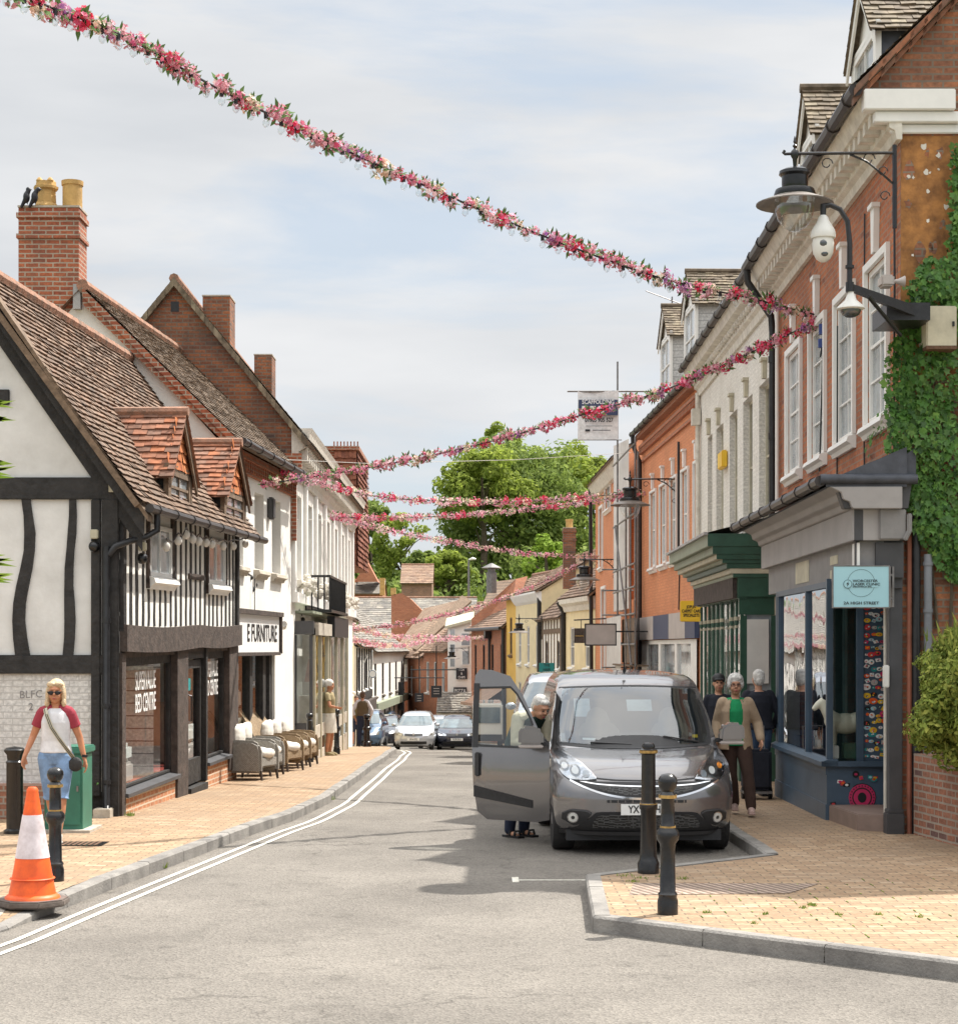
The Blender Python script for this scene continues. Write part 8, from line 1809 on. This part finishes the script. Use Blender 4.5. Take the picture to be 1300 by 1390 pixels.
puffy = [((0, .02, .062), .108, (.92, 1.0, .9)), ((0, .06, .0), .10, (.95, .8, 1.0)), ((-.07, .0, .02), .048, (.7, 1.1, 1.4)), ((.07, .0, .02), .048, (.7, 1.1, 1.4)), ((0, -.05, .09), .05, (1.4, .8, .7)), ((.03, -.06, .08), .035, (1.2, .7, .7))]
bob = [((0, .03, .05), .104, (.90, 1.0, .95)), ((0, .055, -.05), .10, (.95, .6, 1.3)), ((-.082, .0, -.03), .042, (.65, 1.0, 2.4)), ((.082, .0, -.03), .042, (.65, 1.0, 2.4)), ((-.088, -.02, -.11), .034, (.8, 1.1, 1.4)), ((.088, -.02, -.11), .034, (.8, 1.1, 1.4)), ((-.04, -.05, .085), .045, (1.1, .8, .7)), ((.04, -.05, .085), .045, (1.1, .8, .7))]
# woman striding on the left pavement
wx, wy = (76-650)/FPX*18.75, 18.75
r, T, HT, D = person('blonde woman in sunglasses, white top with maroon sleeves and denim shorts, walking', wx, wy, KH, 1.64, radians(3), dict(
    shL=(-.145, 0, 1.365), shR=(.145, 0, 1.365), elL=(-.245, .03, 1.12), wrL=(-.315, -.06, .92), hdL=(-.18, -.25, -1), elR=(.235, .06, 1.11), wrR=(.29, .05, .88), hdR=(.25, -.1, -1),
    hiL=(-.09, 0, .90), hiR=(.09, 0, .90), knL=(-.06, .0, .50), anL=(-.03, .20, .13), knR=(.08, -.12, .49), anR=(.05, -.17, .09)), M.skin_tan, M.tee_white, M.denim, M.trainer_white, bob, M.hair_blonde, voxel=.0075, sleeve=.28, leg=.52, female=True, sleevem=M.maroon, topr=.012, face=False)
mb = MB(HT); mb.box(-.072, .072, -.105, -.088, .0, .012); 
for sx in (-1, 1): mb.ball((sx*.036, -.092, -.003), .03, 12, 8, (1.05, .45, .72)); mb.tube([(sx*.066, -.09, .006), (sx*.08, -.02, .004)], .004, 5)
mb.build('sunglasses', M.ink, r, smooth=True); mb = MB(HT); mb.ball((0, -.099, -.064), .018, 10, 6, (1.2, .35, .28)); mb.build('mouth', M.maroon, r, smooth=True)
mb = MB(T)
st_ = [(-.10, -.06, 1.42), (-.08, -.115, 1.36), (-.02, -.15, 1.22), (.06, -.15, 1.10), (.13, -.13, 1.0), (.19, -.06, .90)]
for o_, m in ((0, M.hair_brown),):
    V = []; 
    for p in st_: V += [(p[0]-.019, p[1]-.012, p[2]-.008), (p[0]+.019, p[1]-.012, p[2]+.012)]
    mb.add(V, [(2*i, 2*i+1, 2*i+3, 2*i+2) for i in range(len(st_)-1)])
bgo = thing('shoulder_bag', 'small black shoulder bag on a striped strap worn by the blonde woman', 'bag', T(.21, -.06, .83)); mb.build('strap', M.shop_cream, bgo)
mb = MB(T); 
for o_ in (-.009, .009): 
    V = []
    for p in st_: V += [(p[0]+o_-.003, p[1]-.016, p[2]-.002), (p[0]+o_+.003, p[1]-.016, p[2]+.002)]
    mb.add(V, [(2*i, 2*i+1, 2*i+3, 2*i+2) for i in range(len(st_)-1)])
mb.build('strap_stripe', M.ink, bgo)
mb = MB(T); mb.ball((.215, -.07, .83), .075, 14, 10, (1.0, .55, 1.05)); mb.box(.15, .28, -.10, -.04, .78, .87); fuse(mb, 'bag_body', M.rubber, bgo, .008, 2)
mb = MB(T); w_ = D['wrR']; mb.tube([(w_[0]-.0, w_[1], w_[2]+.02), (w_[0]+.003, w_[1], w_[2]+.045)], .031, 12); mb.build('wristwatch', M.ink, r)
# older woman in green blouse and beige jacket
ox, oy = (998-650)/FPX*22, 22
r, T, HT, D = person('white haired woman in glasses, green blouse and beige jacket, walking on the right pavement', ox, oy, KH+gz(22), 1.66, radians(-4), dict(
    elR=(.27, .04, 1.12), wrR=(.30, -.10, .92), elL=(-.22, .06, 1.13), wrL=(-.24, -.05, .90), knR=(.14, -.16, .50), anR=(.17, -.26, .12), knL=(-.05, .03, .48), anL=(.0, .20, .13)), M.skin, M.emerald, M.trousers_brown, M.trainer_pink, puffy, M.hair_white, sleeve=.3, female=True, build=1.06, long_top=.10)
mb = MB(T); b = 1.06
# jacket as open shell: back and sides, leaving the front open
V = []; F = []; n = 26; lv = [(.80, .205, .165), (.93, .195, .155), (1.08, .17, .14), (1.27, .182, .15), (1.36, .155, .125), (1.42, .10, .095)]
for (zz, rx, ry) in lv:
    for k in range(n+1):
        a = -pi/2+.42+(2*pi-.84)*k/n; V.append((rx*cos(a), ry*sin(a)+.01, zz))
F = [(i*(n+1)+k, i*(n+1)+k+1, (i+1)*(n+1)+k+1, (i+1)*(n+1)+k) for i in range(len(lv)-1) for k in range(n)]
mb.add(V, F)
V2 = [(x*1.06, y*1.08, zz) for x, y, zz in V]; mb.add(V2, F); m_ = n+1
mb.add([V[i*m_] for i in range(len(lv))]+[V2[i*m_] for i in range(len(lv))], [(i, i+1, len(lv)+i+1, len(lv)+i) for i in range(len(lv)-1)])
mb.add([V[i*m_+n] for i in range(len(lv))]+[V2[i*m_+n] for i in range(len(lv))], [(i, i+1, len(lv)+i+1, len(lv)+i) for i in range(len(lv)-1)])
mb.add(V[:m_]+V2[:m_], [(k, k+1, m_+k+1, m_+k) for k in range(n)]); k0 = (len(lv)-1)*m_; mb.add(V[k0:]+V2[k0:], [(k, k+1, m_+k+1, m_+k) for k in range(n)])
for s in 'LR': limb(mb, [D['sh'+s], lerp3(D['sh'+s], D['el'+s], .5), D['el'+s], lerp3(D['el'+s], D['wr'+s], .9)], [.074, .070, .064, .052])
fuse(mb, 'jacket', M.jacket_beige, r, .0095, 3)
mb = MB(HT)
for sx in (-1, 1): mb.tube([(sx*.033+.024*cos(a), -.104, .004+.019*sin(a)) for a in [k*pi/6 for k in range(13)]], .0022, 5); mb.tube([(sx*.057, -.10, .008), (sx*.078, -.0, .008)], .0025, 5)
mb.tube([(-.01, -.106, .008), (.01, -.106, .008)], .0025, 5); mb.build('glasses', M.ink, r)
# man walking away with stick and shopping trolley
mx__, my__ = (1029-650)/FPX*25.2, 25.2; zz_ = KH+gz(25.2)
r, T, HT, D = person('grey haired man in a black waistcoat seen from behind with a stick', mx__, my__, zz_, 1.72, pi+radians(6), dict(elL=(-.28, .03, 1.12), wrL=(-.25, -.12, .93), elR=(.26, .03, 1.12), wrR=(.26, -.12, .94), knL=(-.09, -.05, .49), anL=(-.09, -.04, .09)), M.skin, M.jacket_black, M.jeans, M.ink, short, M.hair_white, sleeve=.94, build=1.12, long_top=.04, face=False, topr=.024)
stx = thing('walking_stick', 'brown walking stick held by the man in black at the right shop', 'walking stick', T(-.27, -.2, 0)); mb = MB(T); mb.tube([(-.25, -.18, .88), (-.25, -.14, .90), (-.26, -.12, .87), (-.42, -.02, .0)], .011, 8); mb.build('stick', M.bark, stx, smooth=True)
tr = thing('shopping_trolley', 'black wheeled shopping trolley beside the man seen from behind', 'trolley', (mx__-.10, my__-.5, zz_)); X, Y = mx__-.10, my__-.55
mb = MB(); mb.box(X-.20, X+.18, Y-.14, Y+.16, zz_+.14, zz_+.68); mb.build('bag', M.jacket_black, tr, bevel=.04); mb = MB(); mb.tube([(X-.16, Y+.18, zz_+.1), (X-.14, Y+.2, zz_+.98), (X+.12, Y+.2, zz_+.98), (X+.14, Y+.18, zz_+.1)], .01, 6); mb.box(X-.2, X+.18, Y-.15, Y+.18, zz_+.09, zz_+.12); mb.build('frame', M.steel, tr)
for sx in (-.17, .19): mb = MB(); mb.lathe([(.03, -.02), (.085, -.02), (.085, .02), (.03, .02)], (0, 0, 0), 16, T=lambda a, b, c, sx=sx: (X+sx+c, Y+.1+a, zz_+.085+b)); mb.build('wheel', M.tyre, tr)
# man in a cap behind the van mirror
r, T, HT, D = person('person in a dark cap half hidden behind the white haired woman', (975-650)/FPX*25.5, 25.5, KH+gz(25.5), 1.66, 0, {}, M.skin, M.jacket_black, M.navy, M.ink, None, None, sleeve=.9, voxel=.011)
mb = MB(HT); mb.ball((0, .01, .06), .106, 14, 8, (.9, 1.02, .8)); mb.ball((0, -.09, .055), .07, 12, 6, (1.1, .9, .16)); fuse(mb, 'cap', M.ink, r, .01, 1)
# man leaning in at the open van door
r, T, HT, D = person('grey haired man in a dark green waistcoat bending at the open van door', .44, 20.5, 0, 1.72, radians(38), dict(wai=(0, -.03, 1.06), che=(0, -.14, 1.22), nek=(0, -.26, 1.34), hed=(.0, -.38, 1.43), shL=(-.17, -.2, 1.31), shR=(.17, -.2, 1.31), elL=(-.25, -.25, 1.05), wrL=(-.16, -.48, 1.0), elR=(.22, -.3, 1.06), wrR=(.12, -.52, 1.02), hdL=(.3, -1, -.1), hdR=(-.3, -1, -.1)), M.skin, M.vest_green, M.navy, None, short, M.hair_white, sleeve=.88, build=1.1, sleevem=M.shirt_cream, topr=.02, look=(0, .5))
for s in 'LR':
    an = D['an'+s]; mb = MB(T); mb.box(an[0]-.045, an[0]+.045, an[1]-.20, an[1]+.08, 0, .025); 
    for yy in (-.13, -.04): mb.tube([(an[0]-.045, an[1]+yy, .02), (an[0]-.03, an[1]+yy, .075), (an[0]+.03, an[1]+yy, .075), (an[0]+.045, an[1]+yy, .02)], .014, 6)
    mb.build('sandal', M.ink, r)
# far people on the left pavement
def P2(px, y): return ((px-650)/FPX*y, y, KH+gz(y))
p = P2(447, 39.5); person('woman in a white skirt and pale headscarf standing on the far left pavement', *p, 1.62, radians(75), dict(elL=(-.24, -.1, 1.12), wrL=(-.05, -.22, 1.08)), M.skin_tan, M.khaki, M.skirt, M.khaki, [((0, .02, .04), .11, (.9, 1, .95))], M.cushion, voxel=.013, sleeve=.3, female=True, skirt=True, face=False)
G2_ = 'people walking together in the distance on the left'
p = P2(475, 60); person('child sized person in an olive top and dark shorts on the left pavement far off', *p, 1.62, 0, {}, M.skin, M.olive, M.navy, M.ink, short, M.hair_brown, voxel=.018, sleeve=.8, leg=.5, face=False, group=G2_)
p = P2(492, 58.5); person('man in a brown waistcoat and pale sleeves walking away far off', *p, 1.74, pi, dict(elL=(-.3, .03, 1.12), elR=(.3, .03, 1.12)), M.skin, M.timber_cloth, M.navy, M.ink, short, M.hair_brown, voxel=.018, sleeve=.8, face=False, sleevem=M.tee_white, build=1.12, group=G2_)
p = P2(483.5, 62); person('person in a blue top mostly hidden between the two walking figures', *p, 1.7, 0, {}, M.skin, M.jeans, M.navy, M.ink, short, M.hair_brown, voxel=.02, sleeve=.4, face=False, group=G2_)
# ---------------- street furniture ----------------
def bollard(label, x, y, H, r, kind, z=None, group='black cast iron bollards along the pavements', gold=True):
    z = gz(y)+KH if z is None else z; t = thing('bollard', label, 'bollard', (x, y, z), group); mb = MB()
    if kind == 'ball': pr = [(r*1.25, 0), (r*1.25, .10), (r*1.1, .13), (r*1.2, .15), (r*.95, .17), (r*.88, .45*H), (r*.95, .50*H), (r*1.3, .53*H), (r*1.38, .56*H), (r*1.3, .59*H), (r*.85, .62*H), (r*.80, .82*H), (r*1.05, .84*H), (r*.7, .87*H), (r*1.05, .90*H), (r*1.18, .935*H), (r*1.1, .965*H), (r*.75, .99*H), (.002, H)]
    elif kind == 'ring': pr = [(r*1.5, 0), (r*1.5, .09), (r*1.25, .12), (r*1.15, .16), (r*1.05, .48*H), (r*1.25, .495*H), (r*1.25, .525*H), (r*1.0, .54*H), (r*.95, .91*H), (r*1.2, .92*H), (r*1.2, .945*H), (r*.85, .955*H), (r*.9, .975*H), (r*.7, .995*H), (.002, H)]
    else: pr = [(r*1.35, 0), (r*1.35, .03), (r*1.0, .05), (r*1.0, .80*H), (r*1.08, .82*H), (r*.9, .84*H), (r*.95, .90*H), (r*1.3, .945*H), (r*1.3, .96*H), (r*1.0, .985*H), (.002, H)]
    mb.lathe(pr, (x, y, z), 28); b = mb.build('post', M.cast_iron, t, smooth=True)
    if gold:
        for f, k in (((.525, 1.20) if kind == 'ring' else (.615, .93)), ((.93, 1.24) if kind == 'ring' else (.835, 1.08))): mb = MB(); mb.lathe([(r*k*.9, -.010), (r*k*1.02, -.012), (r*k*1.02, .012), (r*k*.9, .010)], (x, y, z+f*H), 24); mb.build('gold_band', M.gold, t, smooth=True)
bollard('black bollard with two gold bands directly in front of the van number plate', 1.49, 16.2, 1.15, .064, 'ring')
bollard('black bollard with a ball top nearest the camera on the right pavement corner', (906-650)/FPX*13.7, 13.7, 1.05, .062, 'ball')
bollard('black bollard with a ball top right of the traffic cone', (75-650)/FPX*15.65, 15.65, .97, .060, 'ball')
bollard('plain fat black bollard with a flat cap left of the cone', (20-650)/FPX*19.7, 19.7, .93, .088, 'plain', gold=False)
bollard('black bollard by the wicker chairs at the far left kerb', (420-650)/FPX*35.4, 35.4, .95, .064, 'ball', gold=False)
bollard('black bollard just right of the woman in the white skirt', (457-650)/FPX*40.5, 40.5, 1.0, .062, 'ball', gold=False)
bollard('black bollard in front of the olive topped figure far off', (472.5-650)/FPX*57, 57, 1.0, .10, 'ball', gold=False)
bollard('black bollard in front of the man in the brown waistcoat far off', (498-650)/FPX*56, 56, 1.0, .10, 'ball', gold=False)
# traffic cone
cx, cy = (44-650)/FPX*14.45, 14.45; cz = kh(14.45)+.006; cn = thing('traffic_cone', 'tall orange and white traffic cone on the left pavement', 'traffic cone', (cx, cy, cz))
mb = MB(); o8 = [(cx+.27*cos(pi/8+k*pi/4)/cos(pi/8), cy+.27*sin(pi/8+k*pi/4)/cos(pi/8)) for k in range(8)]; mb.prism(o8, 2, cz, cz+.055); mb.build('base', M.cone_base, cn, bevel=.012)
def cone(a, b, m, nm, o=0):
    f = lambda t: .19-.150*(t**.92); mb = MB(); n = 8; mb.lathe([(f(a+(b-a)*k/n)+o, .055+.86*(a+(b-a)*k/n)) for k in range(n+1)], (cx, cy, cz), 32); return mb.build(nm, m, cn, smooth=True)
cone(0, .985, M.orange_plastic, 'cone_body'); cone(.37, .76, M.cone_white, 'reflective_sleeve', .004); mb = MB(); mb.lathe([(.215, .05), (.21, .07), (.185, .09)], (cx, cy, cz), 32); mb.lathe([(.171, .205), (.176, .21), (.171, .216)], (cx, cy, cz), 32); mb.lathe([(.045, .885), (.045, .905), (.03, .925), (.02, .925)], (cx, cy, cz), 24); mb.build('cone_foot', M.orange_plastic, cn, smooth=True)
# green cabinet behind the woman
gx0, gx1 = (60-650)/FPX*19.8, (112-650)/FPX*19.8; gb_ = thing('street_cabinet', 'dark green metal street cabinet behind the walking woman', 'cabinet', ((gx0+gx1)/2, 20, KH))
mb = MB(); mb.box(gx0, gx1, 19.8, 20.3, KH, KH+.84); mb.build('cabinet_body', M.green_box, gb_, bevel=.01); mb = MB(); mb.box(gx0-.02, gx1+.03, 19.77, 20.33, KH+.84, KH+.92); mb.build('lid', M.green_box, gb_, bevel=.015); mb = MB(); mb.box(gx0+.02, gx1-.02, 19.785, 19.8, KH+.08, KH+.8); mb.build('door', M.green_box, gb_, bevel=.004); mb = MB(); mb.box(gx1-.06, gx1-.04, 19.77, 19.785, KH+.44, KH+.5); mb.build('lock', M.steel, gb_); mb = MB(); mb.box(gx0-.05, gx1+.1, 19.7, 20.35, KH, KH+.03); mb.build('plinth', M.stone, gb_)
# wicker armchairs outside the furniture shop
def chair(label, x, y, yaw, m):
    z = gz(y)+KH; ca, sa = cos(yaw), sin(yaw); T = lambda a, b, c: (x+a*ca-b*sa, y+a*sa+b*ca, z+c); t = thing('wicker_armchair', label, 'armchair', (x, y, z), 'wicker armchairs outside the furniture shop')
    mb = MB(T); mb.box(-.30, .30, -.32, .28, .20, .38); mb.build('seat', m, t, bevel=.03)
    mb = MB(T)   # back curving outwards; chair faces +x (towards the road) before turning
    V = []; n = 10
    for j in range(7):
        zz = .36+j*.112; lean = -.30-.035*j-(.02*j*j*.3)
        for k in range(n+1): u = -1+2*k/n; V.append((lean+.06*u*u*1.5*.5, u*(.30-.012*j), zz+(.05*(1-u*u) if j == 6 else 0)))
    F = [(j*(n+1)+k, j*(n+1)+k+1, (j+1)*(n+1)+k+1, (j+1)*(n+1)+k) for j in range(6) for k in range(n)]; mb.add(V, F); mb.add([(a-.05, b, c) for a, b, c in V], F)
    L_ = len(V); rim = list(range(n+1))+[j*(n+1)+n for j in range(1, 7)]+[6*(n+1)+k for k in range(n-1, -1, -1)]+[j*(n+1) for j in range(5, 0, -1)]; V2 = [(a-.05, b, c) for a, b, c in V]
    mb.add(V+V2, [(rim[i], rim[(i+1) % len(rim)], L_+rim[(i+1) % len(rim)], L_+rim[i]) for i in range(len(rim))]); mb.build('backrest', m, t, smooth=True)
    for sg in (-1, 1):
        mb = MB(T); pts = [(-.34, .62), (-.1, .64), (.16, .63), (.27, .58), (.31, .45), (.31, .12), (.22, .12), (-.30, .12)]; mb.prism([(a, c) for a, c in pts], 1, sg*.32-.05, sg*.32+.05); mb.build('arm', m, t, bevel=.035, smooth=True)
    for a, b in ((.27, -.30), (.27, .30), (-.30, -.30), (-.30, .30)): mb = MB(T); mb.tube([(a, b, .16), (a+.03*(1 if a > 0 else -1), b, 0)], [.028, .018], 8); mb.build('leg', M.timber_brown, t)
    mb = MB(T); mb.ball((.02, 0, .44), .27, 14, 8, (1.05, .98, .32)); mb.ball((.26, 0, .42), .14, 10, 8, (.6, 1.7, .6)); fuse(mb, 'seat_cushion', M.cushion, t, .018, 2)
    mb = MB(T); mb.ball((-.25, 0, .68), .21, 12, 8, (.42, 1.0, .98)); mb.ball((-.25, .1, .8), .11, 10, 8, (.5, 1.2, .8)); mb.ball((-.24, -.12, .78), .09, 10, 8, (.5, 1.2, .8)); fuse(mb, 'back_cushion', M.cushion, t, .018, 2)
def cpos(px, y): return (px-650)/FPX*y, y
for lb, px, y, yaw, m in (('grey wicker armchair with white cushions, nearest in the row outside the furniture shop', 343, 29.3, radians(-18), M.wicker_grey), ('grey wicker armchair second in the row, half behind the nearest one', 353, 30.5, radians(-14), M.wicker_grey), ('brown wicker armchair with a white cushion in the middle of the row', 380, 32.0, radians(-20), M.wicker_brown), ('brown wicker armchair, fourth in the row, behind the middle one', 392, 33.1, radians(-16), M.wicker_brown), ('pale brown wicker armchair at the far end of the row', 403, 34.2, radians(-14), M.wicker_brown)):
    chair(lb, *cpos(px, y), yaw, m)
# cctv cameras on their arms
ct = thing('cctv_camera', 'white dome cctv camera hanging from the top of the curved black pole', 'camera', P(1117, 330, 18.4)); d = 18.4
q = P(1117, 283, d); mb = MB(); mb.tube([tuple(P(1117, 294, d)), tuple(P(1117, 277, d))], .03, 10); mb.tube([tuple(P(1117, 279, d)), tuple(P(1127, 278, d)), tuple(P(1140, 284, d)), tuple(P(1150, 300, d)), tuple(P(1153, 330, d)), tuple(P(1153, 392, d))], .026, 10)
mb.tube([tuple(P(1153, 360, d)), tuple(P(1153, 364, d))], .045, 10); mb.tube([tuple(P(1153, 383, d)), tuple(P(1153, 396, d))], .042, 10)
a, b = P(1150, 388, d), P(1262, 406, d); mb.add([(a.x, d-.04, a.z-.035), (a.x, d-.04, a.z+.03), (b.x, d+.6, b.z+.05), (b.x, d+.6, b.z-.06), (a.x, d+.04, a.z-.035), (a.x, d+.04, a.z+.03), (b.x, d+.7, b.z+.05), (b.x, d+.7, b.z-.06)], [(0, 1, 2, 3), (4, 5, 6, 7), (0, 4, 7, 3), (1, 5, 6, 2), (0, 1, 5, 4)])
mb.tube([tuple(P(1178, 402, d)), tuple(P(1222, 455, d+.5))], .02, 8); mb.box(b.x-.3, b.x+.15, d+.6, 19.7, b.z-.1, b.z+.08); mb.build('pole', M.black, ct, smooth=True)
mb = MB(); mb.lathe([(.03, .0), (.05, -.02), (.06, -.06), (.115, -.15), (.125, -.2), (.12, -.23), (.05, -.23)], (q.x, d, P(0, 292, d).z), 24); mb.build('hood', M.plastic_white, ct, smooth=True)
mb = MB(); z_ = P(0, 324, d).z; mb.lathe([(.10, .02), (.108, -.05), (.10, -.14), (.07, -.20), (.03, -.23), (.002, -.235)], (q.x, d, z_), 24); mb.build('camera_body', M.plastic_white, ct, smooth=True)
mb = MB(); mb.ball((q.x-.01, d-.085, z_-.06), .045, 12, 8, (1, .6, 1)); mb.ball((q.x+.0, d-.075, z_-.16), .038, 12, 8, (1, .6, .8)); mb.build('lens', M.glass, ct, smooth=True)
c2 = thing('cctv_camera', 'flat white dome cctv camera below the black arm over the windows', 'camera', P(1154, 418, d)); q = P(1154.5, 398, d)
mb = MB(); mb.lathe([(.03, .03), (.03, 0), (.045, -.03), (.06, -.07), (.135, -.135), (.14, -.155), (.12, -.165), (.05, -.165)], tuple(q), 24); mb.build('hood', M.plastic_white, c2, smooth=True); mb = MB(); mb.lathe([(.10, -.16), (.10, -.185), (.08, -.22), (.04, -.24), (.002, -.245)], tuple(q), 20); mb.build('lens_dome', M.glass, c2, smooth=True)
cb = thing('equipment_box', 'cream metal equipment box with a rusty bottom edge on the ivy wall', 'box', P(1277, 445, 19.2)); a, b = P(1256, 472, 19.3), P(1297, 416, 19.3)
mb = MB(); mb.box(a.x, b.x, 19.25, 19.6, a.z, b.z); mb.build('case', M.shop_cream, cb, bevel=.012); mb = MB(); mb.box(a.x-.002, b.x+.002, 19.245, 19.6, a.z-.02, a.z+.015); mb.build('rusty_edge', M.rust, cb); mb = MB(); mb.box(b.x-.05, b.x-.03, 19.23, 19.25, (a.z+b.z)/2+.0, (a.z+b.z)/2+.05); mb.build('lock', M.ink, cb)
sp_ = thing('wall_siren', 'grey horn speaker fixed to the brick corner above the arm', 'speaker', P(1213, 380, 19.2)); a = P(1205, 381, 19.3); mb = MB(); mb.box(a.x-.08, a.x+.06, 19.25, 19.45, a.z-.06, a.z+.06); mb.build('case', M.panel_pale, sp_, bevel=.02)
mb = MB(); mb.lathe([(.015, 0), (.03, .06), (.06, .12)], (0, 0, 0), 14, T=lambda x, y, z: (a.x+.06+z, 19.33+x, a.z+y)); mb.build('horn', M.panel_pale, sp_, smooth=True)
bl = thing('power_plug', 'blue weatherproof cable plug hanging by the garland end on the brick wall', 'plug', P(1117, 455, 25)); mb = MB()
for (px, y0, y1, r) in ((1117, 440, 454, .06), (1115, 460, 472, .05)): mb.tube([tuple(P(px, y0, 24.6)), tuple(P(px, y1, 24.6))], r, 10)
mb.build('plug_body', M.blue_plastic, bl, smooth=True); mb = MB(); mb.tube([tuple(P(1117, 430, 24.6)), tuple(P(1117, 460, 24.6)), tuple(P(1113, 485, 24.6)), tuple(P(1117, 470, 24.6)), tuple(P(1112, 640, 24.7))], .012, 5); mb.build('cable', M.black, bl)
# jackdaws on the chimney
for lb, px, lean, hd_ in (('black bird perched at the left edge of the big chimney', 36, -.3, 1), ('black bird leaning forward beside the crown chimney pot', 47, .5, 1)):
    q = P(px, 281, 29.65); q.z = CAMZ+(880-281)/FPX*29.7+.03; b = thing('bird', lb, 'bird', tuple(q), 'birds on the chimney'); mb = MB()
    mb.ball((q.x, q.y, q.z+.12), .07, 12, 8, (.8, .9, 1.35)); mb.ball((q.x+.04*hd_+lean*.04, q.y, q.z+.245), .04, 10, 8); mb.tube([(q.x+.07+lean*.04, q.y, q.z+.245), (q.x+.115+lean*.05, q.y, q.z+.235)], [.015, .004], 6)
    mb.tube([(q.x, q.y, q.z+.16), (q.x+.04, q.y, q.z+.24)], [.05, .035], 8); mb.tube([(q.x-.02, q.y, q.z+.08), (q.x-.09, q.y, q.z-.05)], [.04, .022], 8)
    for s in (-.02, .02): mb.tube([(q.x+.01, q.y+s, q.z+.05), (q.x+.015, q.y+s, q.z)], .008, 5)
    fuse(mb, 'body', M.crow, b, .009, 2)
